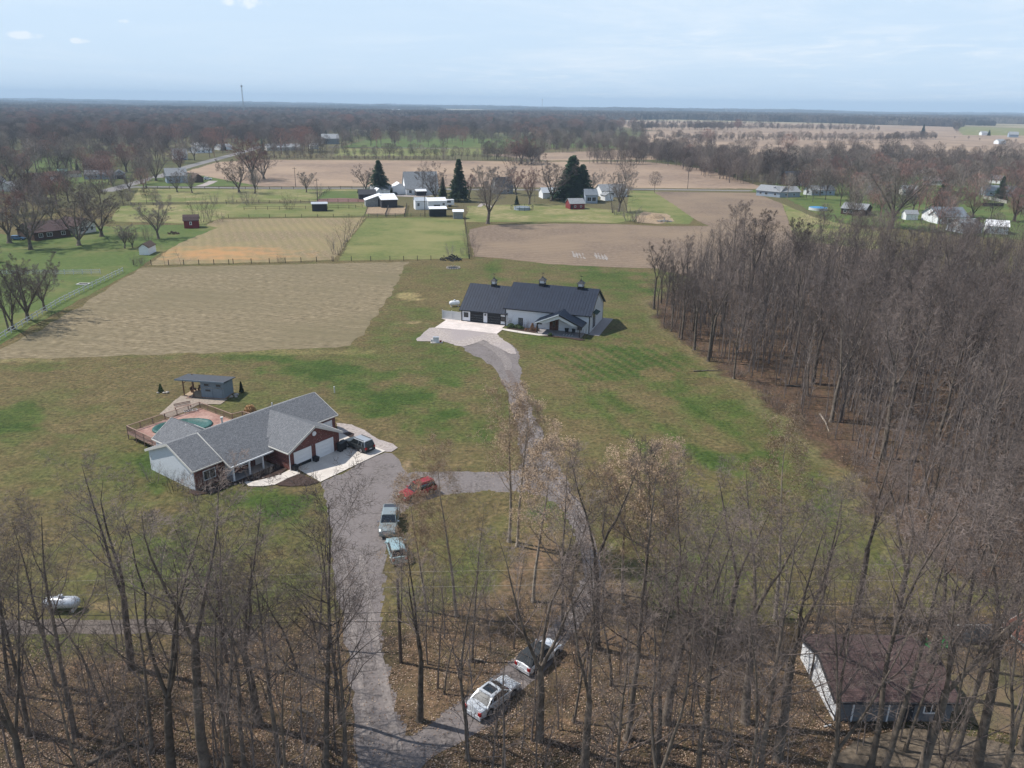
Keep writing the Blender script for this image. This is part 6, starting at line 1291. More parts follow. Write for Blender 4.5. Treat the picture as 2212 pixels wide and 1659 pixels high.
# nearer line that crosses the foreground
HW = 8.4
pa = G(866, 1432); pb = G(490, 1430)
pole(pa, 8.2, 'short dark utility pole between drive and island in the foreground', arm=False); pole(pb, 8.0, 'dark utility pole among the trees left of the drive', arm=False)
def wires(name, label, rows, m, r=.018):
    t = thing(name, label, 'power line', (0, 0, 0))
    for (pts, z, sag) in rows:
        P = [G(x, y, z) for x, y in pts]; Q = []
        for a, b in zip(P, P[1:]):
            for k in range(10): f = k / 10; q = a.lerp(b, f); q.z -= sag * 4 * f * (1 - f); Q.append(q)
        Q.append(P[-1]); MB().tube(Q, [r] * len(Q), 4, cap=False).build('wire', m, t)
wires('power_line', 'pair of pale overhead wires crossing the whole foreground', [([(-120, 1264), (0, 1260), (737, 1238), (1500, 1225), (2350, 1215)], 8.6, .0), ([(-120, 1296), (0, 1290), (737, 1271), (1500, 1258), (2350, 1250)], 8.6, .0)], mat('bright_wire', (.42, .37, .30), coord='obj', rough=.6), .013)
wires('power_line', 'pair of dark overhead wires below the pale ones', [([(-120, 1356), (0, 1353), (720, 1343), (1290, 1343), (2350, 1350)], 7.8, .0), ([(-120, 1330), (0, 1328), (520, 1332), (1290, 1310), (2350, 1300)], 7.8, .0)], M_BLACK, .017)

# ------------------------------------------------------------------ propane tanks, bins, small things
def tank(p, yaw, L, r, label, m=M_TANK):
    t = thing('propane_tank', label, 'propane tank', p, yaw, 'propane tanks'); z = r + .3; xs = [-L / 2, -L / 2 + r * .15, -L / 2 + r * .45, -L / 2 + r, L / 2 - r, L / 2 - r * .45, L / 2 - r * .15, L / 2]; rr = [.02, r * .5, r * .83, r, r, r * .83, r * .5, .02]
    MB().tube([(x, 0, z) for x in xs], rr, 20).build('tank_body', m, t, smooth=True); MB().tube([(0, 0, z + r - .03), (0, 0, z + r + .22)], [.22, .2], 12).build('valve_dome', m, t)
    for x in (-L * .3, L * .3): MB().box(x - .1, x + .1, -r * .7, r * .7, 0, .34).build('foot', M_CONC, t)
tank(G(137, 1318), .05, 3.3, .55, 'silvery white propane tank on the grass at the lower left', m=mat('silver_tank_paint', (.62, .64, .66), (.4, .41, .43), scale=2, coord='obj', rough=.3, metal=.3))
tank(G(982, 662), .35, 2.6, .55, 'white propane tank behind the barn garage')
t = thing('utility_cabinet', 'grey-white generator box on a pale pad beside the barn drive', 'generator', G(*cb(340, 722)), .1)
MB().box(-1.0, 1.3, -.4, .9, 0, .1).build('pad', M_CONC, t); MB().box(-.5, .6, -.1, .6, .1, 1.05).build('cabinet', M_TANK, t); MB().box(-.55, .65, -.15, .65, 1.05, 1.12).build('lid', M_STEEL, t); MB().box(-.95, -.55, .0, .4, .1, .7).build('side_unit', M_PVC, t); MB().box(.7, 1.15, .0, .35, .1, .4).build('red_can', M_RED, t)
def bin_(p, yaw, label, h=1.15):
    t = thing('rubbish_bin', label, 'rubbish bin', p, yaw, 'bins by the garage'); m = MB(); m.v = [(-.24, -.26, 0), (.24, -.26, 0), (.24, .26, 0), (-.24, .26, 0), (-.31, -.36, h), (.31, -.36, h), (.31, .36, h), (-.31, .36, h)]
    m.f = [(0, 3, 2, 1), (4, 5, 6, 7), (0, 1, 5, 4), (1, 2, 6, 5), (2, 3, 7, 6), (3, 0, 4, 7)]; m.build('bin_body', M_PLAST, t); MB().box(-.33, .33, -.38, .38, h, h + .08).build('lid', M_BLACK, t)
    for s in (-.25, .25): MB().tube([(s - .03, .3, .1), (s + .03, .3, .1)], [.1, .1], 10).build('wheel', M_TYRE, t)
bin_(ranch_at(18.5, -5.1, .09), ranch_yaw, 'black wheeled bin at the right corner of the brick garage, nearer one'); bin_(ranch_at(19.25, -4.9, .09), ranch_yaw, 'black wheeled bin tucked behind its twin at the garage corner')
bin_(ranch_at(14.45, -4.95, .09), ranch_yaw, 'small black bin between the two garage doors', .55); bin_(ranch_at(11.1, -4.95, .09), ranch_yaw, 'small black bin left of the half-open garage door', .6)
t = thing('marker_post', 'thin white pipe standing in the grass behind the brick house', 'post', G(*ch(1632, 242))); MB().tube([(0, 0, 0), (0, 0, 1.0)], [.09, .09], 8).build('pipe', M_PVC, t); MB().tube([(0, 0, 1.0), (0, 0, 1.08)], [.12, .12], 8).build('cap', M_PVC, t)
# shrubs
M_SHRUB = mat('evergreen_shrub_leaves', (.045, .075, .028), (.09, .12, .045), scale=2, coord='obj'); M_STRAW = mat('dry_ornamental_grass', (.42, .27, .18), (.30, .19, .12), scale=3, coord='obj'); M_ORSH = mat('orange_shrub_leaves', (.48, .30, .14), (.34, .20, .10), coord='obj')
def shrub(p, R, H, label, m, seed, n=420, leaf=.12, name='shrub', cat='shrub', group=None, upright=False):
    r = random.Random(seed); mb = MB()
    for k in range(n):
        a = r.uniform(0, 6.28); u = r.random() ** .5; z = r.random(); rr = R * u * (math.sqrt(max(.05, 1 - (z * .95) ** 2)) if not upright else (1 - z * .85)); c = Vector((math.cos(a) * rr, math.sin(a) * rr, z * H + .05))
        d = Vector((r.gauss(0, 1), r.gauss(0, 1), r.gauss(0, 1) + (2 if upright else 0))).normalized() * leaf; e = d.orthogonal().normalized() * leaf * .5
        mb.face([c - d, c - e, c + d, c + e])
    t = thing(name, label, cat, p, 0, group); mb.build('foliage', m, t); MB().tube([(0, 0, -.05), (0, 0, H * .6)], [.05, .02], 5).build('stem', M_BARK, t)
for i, (x, y, R, H, m, lb) in enumerate(((11.6, -1.2, .9, .8, M_SHRUB, 'green evergreen shrub at the left end of the barn flower bed'), (12.9, -1.1, .8, .7, M_SHRUB, 'second green shrub in the barn bed under the tall window'), (13.9, -1.5, .6, .6, M_SHRUB, 'small green shrub in the middle of the barn bed'),
    (16.4, -1.6, .7, 1.5, M_STRAW, 'tan clump of ornamental grass left of the barn porch'), (17.5, -1.9, .6, 1.2, M_STRAW, 'low reddish grass clump by the porch post'), (21.0, -4.3, .45, .6, M_SHRUB, 'small round dark shrub beside the porch walk'), (15.2, -2.2, .4, .4, M_STRAW, 'little tan tuft in the barn bed'))):
    shrub(barn_at(x, y, .05), R, H, lb, m, 20 + i, group='plants in the barn flower beds', upright=(m is M_STRAW))
for i, (x, y, h, lb) in enumerate(((10.8, -.9, 3.0, 'leafless shrub against the barn wall right of the garage window'), (15.0, -1.0, 2.2, 'leafless shrub between the barn windows'), (27.6, -4.6, 3.6, 'reddish bare shrub at the right porch corner'), (14.4, -5.2, 3.2, 'thin sapling in the grass before the barn walk'))):
    place_tree('clump0' if i < 3 else 'sap0', barn_at(x, y), h, lb, 'leafless shrubs by the barn', 'shrub', 'bare_shrub', wide=.6)
shrub(G(*ch(352, 238)), .5, 1.3, 'small dark evergreen bush with stones left of the pavilion', M_SHRUB, 41, upright=True); shrub(G(*ch(946, 238)), .42, 1.7, 'small cone-shaped conifer right of the shed', mat('dark_conifer', (.022, .035, .02), coord='obj'), 42, upright=True, n=600)
shrub(G(*ch(1012, 395)), 1.0, 1.3, 'pale orange shrub at the end of the pool deck rail', M_ORSH, 43, n=700)
for i, q in enumerate(((330, 246), (375, 246), (400, 244))): rock(G(*ch(*q)), .2 + .03 * i, ['left stone', 'middle stone', 'right stone'][i] + ' by the small evergreen bush left of the pavilion', 'stones by the small bush')
for i, (x, y, h, wd, lb) in enumerate(((3.0, -1.6, 3.8, .8, 'bare bush before the left wing windows of the brick house'), (.6, -1.5, 3.0, .8, 'bare bush at the left corner of the brick house'), (-1.2, 2.0, 3.4, .9, 'dark bare bush against the pale end wall'), (-1.5, 6.0, 3.0, .9, 'bare bush at the back of the pale end wall'), (6.2, -3.1, 2.4, .9, 'low bare bush before the porch posts'), (8.2, -3.3, 1.8, .8, 'low twiggy shrub right before the brick house porch'), (9.8, -2.9, 1.2, .7, 'small shrub in the bed by the garage wall'))):
    place_tree('clump%d' % (i % 2), ranch_at(x, y), h, lb, 'leafless shrubs round the brick house', 'shrub', 'bare_shrub', wide=wd)
for i in range(9):
    f = i / 8; q = (1230 - 330 * f, 850 + 60 * f + 12 * math.sin(i)); rock(G(*ch(*q)), .17, 'round stone edging the brick house flower bed, %s from the garage wall' % ['first', 'second', 'third', 'fourth', 'fifth', 'sixth', 'seventh', 'eighth', 'ninth'][i], 'stones edging the flower bed', mat('dark_edging_stone', (.2, .16, .14), coord='obj'))
# garage with maroon roof, bottom right
def garage_br():
    A = G(*cs(632, 1142)); B = G(*cs(1590, 1148)); yaw = math.atan2(B.y - A.y, B.x - A.x); t = thing('detached_garage', 'detached garage with maroon shingle roof and sunlit white end wall, lower right', 'garage', A, yaw)
    L = (B - A).length; D = 7.2; M_GS = mat('shaded_garage_siding', (.17, .175, .185), (.12, .125, .135), coord='obj')  # siding colour darkened to paint in the shade on the front
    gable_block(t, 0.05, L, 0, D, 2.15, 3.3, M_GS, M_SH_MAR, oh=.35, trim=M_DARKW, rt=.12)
    m = MB(); m.v = [(0, 0.02, 0), (0, .02, 2.05), (0, D / 2, 3.18), (0, D - .02, 2.05), (0, D - .02, 0), (.047, 0.02, 0), (.047, .02, 2.05), (.047, D / 2, 3.18), (.047, D - .02, 2.05), (.047, D - .02, 0)]
    m.f = [(0, 1, 2, 3, 4)[::-1], (5, 6, 7, 8, 9), (0, 1, 6, 5), (1, 2, 7, 6), (2, 3, 8, 7), (3, 4, 9, 8)]; m.build('end_wall', M_WHITE, t)
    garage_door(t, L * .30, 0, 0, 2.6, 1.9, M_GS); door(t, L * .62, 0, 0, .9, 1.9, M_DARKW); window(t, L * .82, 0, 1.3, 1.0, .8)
    MB().tube([(-.4, -.5, .12), (1.2 - 2.2, -.7, .12)], [.05, .05], 6).build('downpipe', M_PVC, t)
garage_br()
def chair(p, yaw, label):
    t = thing('lawn_chair', label, 'chair', p, yaw, 'green lawn chairs'); m = mat('bright_green_plastic', (.02, .35, .08), coord='obj', rough=.4)
    MB().box(-.28, .28, -.28, .28, .36, .41).build('seat', m, t); MB().slab([(-.28, .28, .41), (.28, .28, .41), (.28, .45, .98), (-.28, .45, .98)], .05).build('backrest', m, t)
    for x in (-.26, .26):
        MB().box(x - .04, x + .04, -.28, .3, .58, .62).build('armrest', m, t)
        for y in (-.24, .24): MB().bar((x, y, 0), (x, y, .6), .05).build('leg', m, t)
chair(G(*cs(1425, 562)), .6, 'bright green lawn chair left of the leaning tree trunk'); chair(G(*cs(1555, 545)), -.5, 'bright green lawn chair right of the leaning tree trunk')
for i, q in enumerate(((1615, 1042), (1712, 1080), (1805, 1110), (1902, 1150), (1985, 1178), (2058, 1208), (2165, 1245))):
    o = MB().prism([(-.35, -.22), (.33, -.24), (.36, .2), (-.3, .24)], 0, .06).build('stepping_stone', M_STONE, None, loc=G(*cs(*q))); o.rotation_euler.z = .3 * math.sin(i * 3.0); tag(o, 'pale stepping stone, %s from the garage end of the row' % ['first', 'second', 'third', 'fourth', 'fifth', 'sixth', 'last'][i], 'stepping stone', 'stepping stones in the grass')
def board_fence():
    A = G(*cs(1560, 500)); B = G(*cs(2010, 492)); yaw = math.atan2(B.y - A.y, B.x - A.x); L = (B - A).length; t = thing('board_fence', 'grey weathered board fence panel behind the garage at the right', 'fence', A, yaw)
    me = MB().box(0, .14, 0, .03, 0, 1.85).mesh('board', M_GREYW); n = int(L / .155)
    for k in range(n): inst('board', me, t, (k * .155, 0, 0))
    MB().box(-.02, L + .02, -.04, .06, 1.86, 1.94).build('cap_rail', M_CREAM, t); MB().box(0, L, .03, .08, .4, .5).build('back_rail', M_GREYW, t)
    A2 = G(*cs(2030, 540)); B2 = G(*cs(2330, 790))
    d = B2 - A2; yaw = math.atan2(d.y, d.x); t = thing('house', 'tan-walled house with rusty red roof cut by the right margin', 'house', A2, yaw)
    gable_block(t, 0, d.length + 3, 0, 8, 2.3, 4.4, M_STRAW, mat('rusty_red_roof', (.30, .12, .08), (.22, .09, .06), coord='obj'), oh=.4, trim=M_CREAM)
board_fence()
sheet('tan_yard', [(1840, 1590), (1960, 1575), (2212, 1620), (2350, 1700), (2000, 1760), (1800, 1650)], mat('tan_yard_gravel', (.18, .14, .10), (.09, .07, .05), scale=2.5), jag=1.0)
sheet('garage_yard', [(2020, 1400), (2212, 1380), (2400, 1450), (2400, 1620), (2100, 1570), (2060, 1540)], mat('mossy_grass', (.125, .105, .055), (.062, .058, .028), scale=1.5, detail=10, c3c=(.15, .105, .065), scale3=.3), jag=1.0)

# ------------------------------------------------------------------ individual mid-distance trees
MT = [  # foot x, y, top y, kind, wide, label
 (c1(255, 1435), 1000, 'yard1', 1.0, 'big bare tree beside the blue car, left margin'), (c1(80, 1380), 960, 'yard2', 1.1, 'reddish rounded tree cut by the left margin'), (c1(655, 1400), 930, 'yard0', 1.0, 'large leaning bare tree on the left lawn beside the brown ranch house'),
 (c1(845, 1325), 880, 'yard0', .95, 'bare tree right of the cream wing'), (c1(1315, 1345), 1040, 'yard1', .95, 'wide open-branched bare tree in the left lawn by the tan pasture'), (c1(1035, 1425), 1230, 'yard1', .9, 'leaning low multi-stem tree left of the white shed'), (c1(1100, 1420), 1240, 'yard0', .8, 'low tree right beside the leaning one, left of the white shed'),
 (c1(1240, 1385), 1200, 'clump1', .6, 'small twiggy tree with a dark bush at its foot'), (c1(1690, 1205), 965, 'clump0', .8, 'fan-shaped brushy tree behind the red barn'), (c1(1370, 1565), 1380, 'sap0', .8, 'slim bare tree right of the white shed on the fence'), (c1(1500, 1562), 1380, 'sap1', .8, 'narrow reddish tree on the fence of the stubble field'),
 (c1(1140, 1570), 1470, 'clump0', .9, 'thicket at the left end of the wire fence'), (c1(1185, 1560), 1480, 'clump1', .9, 'second thicket at the left end of the wire fence'),
 (cf(230, 720), 90, 'yard0', .75, 'bare tree behind the diagonal white fence, middle of three'), (cf(370, 640), 260, 'yard1', .75, 'bare tree behind the diagonal white fence, right of three'), (cf(75, 810), 130, 'fork1', .8, 'bare tree cluster at the lower left end of the white fence'), (cf(110, 800), 200, 'yard0', .6, 'slanting bare tree at the low end of the white fence'),
 (c1(480, 790), 560, 'yard0', .9, 'bare tree left of the pointed evergreen'), (c1(560, 785), 560, 'yard1', .95, 'broad bare tree next to the pointed evergreen'), (c1(1050, 790), 540, 'yard2', 1.0, 'rounded tan-topped tree behind the village road'), (c1(1295, 865), 590, 'yard0', 1.0, 'thick-trunked bare tree by the village road'),
 (c1(1170, 890), 700, 'yard1', .8, 'bare tree left of the thick-trunked one'), (c1(1075, 950), 740, 'yard0', .9, 'bare tree at the fence where the road bends'), (c1(1470, 955), 760, 'yard0', .85, 'bare tree before the blue-grey two-storey house'), (c1(1595, 965), 790, 'yard1', .85, 'bare tree before the small brown garage'),
 (c1(1500, 800), 590, 'yard2', .9, 'bare tree behind the blue-grey two-storey house'), (c1(1615, 695), 530, 'yard1', .8, 'bare tree on the lawn by the road bend'), (c1(1985, 960), 640, 'yard0', .9, 'tall bare tree at the left end of the plowed field'), (c1(2115, 970), 760, 'yard1', .8, 'smaller bare tree right of the tall one at the field end'),
 (c1(2100, 860), 500, 'yard2', 1.1, 'large reddish bare tree on the field edge beyond the road'), (c1(2190, 850), 560, 'yard0', 1.0, 'bare tree right of the large reddish one'), (c1(85, 870), 610, 'yard0', 1.1, 'broad dark bare tree at the far left'), (c1(230, 820), 640, 'yard1', 1.1, 'bare rounded tree beside the broad dark one'),
 (c1(430, 1190), 960, 'yard0', .9, 'bare tree behind the brown ranch house roof'), (c1(880, 740), 560, 'yard1', 1.1, 'bare tree behind the brown two-storey house roof'), (c1(1390, 590), 400, 'yard2', 1.2, 'big rounded bare tree beyond the road, brownish'), (c1(940, 915), 820, 'yard1', .8, 'small bare tree by the light grey roof'),
 (c1(560, 940), 830, 'yard1', .8, 'small bare tree before the low brown house'), (c1(330, 1050), 850, 'yard2', 1.2, 'reddish bare tree in the left village'), (c1(150, 1150), 930, 'yard2', 1.3, 'wide reddish bare tree at the left margin'), (c1(700, 1100), 900, 'yard0', 1.1, 'bare tree above the cream wing'),
 (c2(607, 960), 790, 'yard1', .9, 'lone rounded bare tree before the plowed field'), (c2(1100, 950), 725, 'yard0', .9, 'bare tree leaning left behind the broad spruce'), (c2(1678, 1028), 710, 'yard0', .85, 'big bare maple before the white farmhouse'), (c2(1570, 980), 680, 'fork1', .8, 'slim bare tree in front of the tall grey roof'), (c2(2110, 1220), 735, 'yard1', .8, 'large spreading bare tree right of the boundary fence'),
 (c2(130, 1065), 930, 'clump1', 1.2, 'multi-stem brushy tree in the tan pasture'), (c2(190, 1060), 980, 'clump0', 1, 'brush beside the multi-stem tree in the tan pasture'), (c2(700, 1020), 870, 'clump1', .6, 'thin brush by the utility pole at the red pen'), (c2(465, 1100), 960, 'clump0', .8, 'small bush tree on the rail fence'), (c1(1780, 1060), 960, 'clump1', .7, 'small bush in the tan pasture'), (c1(1920, 1060), 950, 'clump1', .5, 'thin bush in the tan pasture near the paddock'), (c1(1830, 1198), 1110, 'clump0', .8, 'low bush at the striped field corner'),
 (c2(920, 1390), 1140, 'sap0', 1.2, 'dense grey saplings on the fence between striped field and paddock'), (c2(940, 1370), 1150, 'sap1', 1.1, 'second sapling of the fence row between striped field and paddock'), (c2(870, 1470), 1300, 'clump1', .9, 'pale brush at the low end of the fence row'), (c2(900, 1420), 1220, 'sap1', 1.0, 'third sapling of the same fence row'), (c2(960, 1340), 1170, 'sap0', 1.0, 'topmost sapling of the same fence row'),
 (c2(1805, 1500), 1375, 'clump1', .7, 'small tree growing out of the brush pile'), (c2(395, 1545), 1470, 'clump0', .9, 'low bush on the wire fence before the striped field'), (c2(1975, 1490), 1340, 'clump0', .8, 'reddish brush at the right paddock corner'), (c2(1960, 1400), 1270, 'clump0', .8, 'reddish brush halfway up the right paddock fence'), (c2(1900, 1480), 1400, 'clump1', .6, 'small brush left of the right paddock corner'),
 (c2(1900, 1160), 1040, 'clump0', .9, 'brush beside the small grey shed'),
 (c3(20, 1010), 800, 'yard2', .8, 'bare tree beside the big spreading one near the boundary fence'), (c3(410, 980), 745, 'yard2', .9, 'bare tree right of the dark-roofed white house'), (c3(520, 1060), 760, 'yard2', .8, 'reddish bare tree behind the round pool'), (c3(705, 1030), 640, 'yard0', .95, 'great vase-shaped bare tree of the farm row'), (c3(1130, 960), 750, 'fork1', .7, 'bare tree with pale upper limbs behind the pines'),
 (c3(1040, 970), 790, 'yard1', .9, 'tan bare tree right of the pines'), (c3(1260, 1120), 790, 'yard1', .9, 'grey bare tree in the right thicket of the farm row'), (c3(1210, 1130), 850, 'sap0', 1.6, 'thin grey tree left in the right thicket'), (c3(1330, 1130), 860, 'sap1', 1.6, 'thin grey tree right in the right thicket'), (c3(1350, 1200), 1060, 'clump1', 1.2, 'low thicket by the dirt mound, nearer'), (c3(1420, 1215), 1120, 'clump0', 1.2, 'low thicket by the dirt mound, lower one'), (c3(1250, 1145), 1030, 'clump1', 1.2, 'low thicket at the foot of the grey trees'),
 (c3(565, 1040), 850, 'sap0', 1.0, 'slim tree between the white garage and the pool'), (c3(840, 1010), 760, 'sap1', 1.2, 'slim tree before the dark pines'),
 (c3(600, 700), 560, 'yard1', 1.3, 'bare tree clump jutting into the plowed field'), (c3(450, 725), 500, 'yard2', 1.4, 'large bare clump tree at the plowed field edge'), (c3(540, 725), 540, 'yard0', 1.3, 'dark clump tree at the plowed field edge'), (c3(400, 730), 620, 'clump0', 2.5, 'thicket under the clump trees at the field edge'), (c3(480, 735), 640, 'clump1', 2.5, 'second thicket under the clump trees'),
 (c4(1110, 1260), 750, 'yard1', .95, 'huge grey dome-crowned tree above the right village'), (c4(520, 990), 640, 'fork0', .9, 'tall tree behind the white gabled garage'), (c4(640, 900), 640, 'yard2', .9, 'bare tree by the subdivision road'), (c4(970, 860), 570, 'fork1', 1.0, 'leaning bare tree beyond the subdivision road'), (c4(830, 900), 600, 'yard1', .9, 'bare tree left of the small white gabled shed'),
 (c4(1690, 870), 600, 'yard0', .9, 'bare tree by the white far-right houses'), (c4(1870, 900), 620, 'fork2', .9, 'slanting bare tree left of the dark pine'), (c4(1460, 760), 540, 'yard0', 1.0, 'bare tree above the white house row'), (c4(1290, 1110), 880, 'yard2', .9, 'bare tree left of the tall pine'), (c4(1600, 1150), 880, 'yard2', 1.1, 'reddish tree right of the tall pine'), (c4(1790, 1170), 950, 'yard2', 1.1, 'reddish low tree by the dark shrub mass'), (c4(2130, 1200), 900, 'yard2', 1.2, 'reddish tree at the right margin'),
 (c4(200, 880), 560, 'yard0', 1.0, 'tall bare tree behind the dark chalet'), (c4(80, 880), 540, 'fork2', 1.1, 'tall bare tree left of the dark chalet'), (c4(420, 850), 580, 'yard1', 1.0, 'bare tree right of the dark chalet'), (c4(1150, 800), 560, 'yard1', 1.0, 'bare tree behind the dome-crowned one'), (c4(2020, 780), 610, 'fork0', .9, 'thin tree against the far field at right'), (c4(2150, 950), 700, 'yard2', 1.0, 'reddish tree above the right margin houses'),
]
for (q, ty, k, wd, lb) in MT:
    p = G(*q)
    if q[1] > 0:
        crop = ty
    top = 165.6 + .2604 * ty if not (lb and 'white fence' in lb and 'behind the diagonal' in lb or lb and 'low end of the white' in lb or lb and 'lower left end of the white' in lb) else 504 + .2604 * ty
    h = max(2.0, height_to(p, top)); h = min(h, 26)
    if lb is None: continue
    place_tree(k, p, h, lb, 'bare trees and brush among the farms and houses', 'tree' if 'clump' not in k else 'brush', 'bare_tree' if 'clump' not in k else 'brush', wide=wd * 1.2)
for (q, ty, k, wd, lb) in ((c2(1212, 975), 690, 'spru1', 1.35, 'broad dark spruce left of the white gabled garage'), (c2(1872, 1035), 678, 'spru0', 1.15, 'tall pointed spruce right of the bare maple'), (c2(1740, 1010), 830, 'spru0', .9, 'shadowy shorter spruce between the maple and the tall spruce'), (c2(1430, 900), 785, 'spru0', 1.0, 'small spruce behind the white garage roof'), (c3(870, 1025), 650, 'spru2', 1.9, 'tall olive-green pine, left of the farm pines'),
    (c3(955, 1030), 725, 'spru2', 1.7, 'dark pine right beside the olive-green one'), (c3(415, 1065), 985, 'spru0', 1.2, 'small dark shrub-like evergreen before the farm row'), (c1(645, 790), 690, 'spru0', .8, 'narrow pointed evergreen left of the brown two-storey house'), (c1(1855, 615), 520, 'spru1', 1.0, 'round-topped evergreen by the far white ranch house'), (c1(1795, 590), 505, 'spru2', 1.2, 'pale evergreen left of the round-topped one'),
    (c4(1505, 1125), 890, 'spru2', 1.7, 'tall layered green pine beside the blue-grey roofed house'), (c4(2008, 1030), 825, 'spru1', 1.0, 'dense dark column-like pine at the right'), (c4(2200, 980), 860, 'spru1', 1.1, 'dark pine cut by the right margin'), (c2(770, 520), 440, 'spru1', 1, 'dark evergreen among the far park trees'), (c3(225, 440), 340, 'spru0', 1.0, 'dark evergreen far in the middle woods'), (c3(790, 455), 400, 'spru2', 1.2, 'isolated green evergreen far in the middle'),
    (c4(1372, 475), 395, 'spru0', 1.1, 'dark evergreen standing out at the far field edge'), (c4(1920, 490), 440, 'spru1', 1.0, 'far evergreen by the distant white shed'), (c4(1620, 1130), 1020, 'spru1', 1.2, 'dark shrub mass right of the tall pine')):
    p = G(*q); place_tree(k, p, max(3, height_to(p, 165.6 + .2604 * ty)), lb, 'evergreens among the farms and houses', name='evergreen_tree', wide=wd)

# ------------------------------------------------------------------ scattered masses (uncountable): woods, treelines, brush
def scatter(name, pts, protos, label=None, cat=None):
    """one object: points of a mesh, each carrying one of the tree shapes already used above"""
    me = bpy.data.meshes.new(name); me.from_pydata([(p[0], p[1], p[2]) for p in pts], [], [])
    for an, typ, idx in (('rz', 'FLOAT', 3), ('sx', 'FLOAT', 4), ('sz', 'FLOAT', 5), ('ix', 'INT', 6)):
        a = me.attributes.new(an, typ, 'POINT'); a.data.foreach_set('value', np.array([p[idx] for p in pts], dtype=np.int32 if typ == 'INT' else np.float32))
    o = bpy.data.objects.new(name, me); COL.objects.link(o); o['kind'] = 'stuff'
    if label: o['label'] = label
    if cat: o['category'] = cat
    ng = bpy.data.node_groups.new(name, 'GeometryNodeTree'); ng.interface.new_socket('Geometry', in_out='INPUT', socket_type='NodeSocketGeometry'); ng.interface.new_socket('Geometry', in_out='OUTPUT', socket_type='NodeSocketGeometry')
    N = ng.nodes; Lk = ng.links; gi = N.new('NodeGroupInput'); go = N.new('NodeGroupOutput'); io = N.new('GeometryNodeInstanceOnPoints')
    Lk.new(gi.outputs[0], io.inputs['Points']); jn = N.new('GeometryNodeJoinGeometry')
    for pr in protos[::-1]:
        oi = N.new('GeometryNodeObjectInfo'); oi.transform_space = 'ORIGINAL'; oi.inputs['Object'].default_value = pr; oi.inputs['As Instance'].default_value = True; Lk.new(oi.outputs['Geometry'], jn.inputs[0])
    Lk.new(jn.outputs[0], io.inputs['Instance']); io.inputs['Pick Instance'].default_value = True
    def na(n, t):
        k = N.new('GeometryNodeInputNamedAttribute'); k.data_type = t; k.inputs['Name'].default_value = n; return k.outputs['Attribute']
    Lk.new(na('ix', 'INT'), io.inputs['Instance Index'])
    cx = N.new('ShaderNodeCombineXYZ'); Lk.new(na('rz', 'FLOAT'), cx.inputs[2]); Lk.new(cx.outputs[0], io.inputs['Rotation'])
    cs2 = N.new('ShaderNodeCombineXYZ'); sx = na('sx', 'FLOAT'); Lk.new(sx, cs2.inputs[0]); Lk.new(sx, cs2.inputs[1]); Lk.new(na('sz', 'FLOAT'), cs2.inputs[2]); Lk.new(cs2.outputs[0], io.inputs['Scale'])
    Lk.new(io.outputs[0], go.inputs[0]); md = o.modifiers.new('scatter', 'NODES'); md.node_group = ng
    return o
# light whole-tree meshes for the distance; one of each also stands as a tree of its own
def far_tree_mesh(name, seed, H, W, m, n=150, tw=.10, trunkw=.28):
    r = random.Random(seed); mb = MB(); mb.tube([(0, 0, -.3), (0, 0, H * .55)], [trunkw, trunkw * .5], 4, cap=False)
    for k in range(9):
        a = r.uniform(0, 6.28); z = H * r.uniform(.2, .5); e = Vector((math.cos(a) * W * .35, math.sin(a) * W * .35, H * r.uniform(.6, .9))); mb.tube([(0, 0, z), e], [trunkw * .4, .06], 3, cap=False)
    for k in range(n):
        a = r.uniform(0, 6.28); u = r.random(); z = .35 + .65 * r.random(); rr = W * .5 * math.sqrt(max(0.02, 1 - ((z - .62) / .40) ** 2)) * u ** .45
        c = Vector((math.cos(a) * rr, math.sin(a) * rr, z * H)); d = (Vector((math.cos(a) * u, math.sin(a) * u, 1.0)) + Vector((r.gauss(0, .4), r.gauss(0, .4), 0))).normalized() * r.uniform(.9, 2.0)
        s_ = Vector((-d.y, d.x, 0)).normalized() * tw if abs(d.x) + abs(d.y) > .01 else Vector((tw, 0, 0)); f = d.cross(s_).normalized() * tw
        b = c - d * .5; mb.v += [tuple(b + s_), tuple(b - s_ * .5 + f * .8), tuple(b - s_ * .5 - f * .8), tuple(c + d * .5)]; q = len(mb.v) - 4; mb.f += [(q, q + 1, q + 3), (q + 1, q + 2, q + 3), (q + 2, q, q + 3)]
    return mb.mesh(name, m)
M_FARTW = mat('far_brown_twigs', (0.205, 0.160, 0.135), (0.135, 0.108, 0.095), scale=.05, rough=.95, spec=.05, objvar=.45)
M_FARTW2 = mat('far_grey_twigs', (0.27, 0.225, 0.185), (0.185, 0.155, 0.13), scale=.05, rough=.95, spec=.05, objvar=.4)
FT = [far_tree_mesh('far_tree%d' % k, 200 + k, 16, 10 + k, (M_FARTW, M_FARTW2, M_FARTW, mat('far_red_twigs', (.33, .20, .165), (.24, .145, .12), scale=.05, rough=.95, spec=.05))[k], n=620, tw=.07) for k in range(4)]
FTo = []
for k, (q, lb) in enumerate(((c2(1340, 590), 'bare park tree by the far lawn road, left one'), (c2(1550, 590), 'bare park tree by the far lawn road, middle one'), (c2(1740, 590), 'bare park tree by the far lawn road, right one'), (c2(150, 600), 'reddish bare tree left behind the hedgerow'))):
    p = G(*q); o = inst('bare_tree', FT[k], None, (p.x, p.y, 0)); tag(o, lb, 'tree', 'far bare trees standing clear'); FTo.append(o)
ev = MB(); rr_ = random.Random(9)
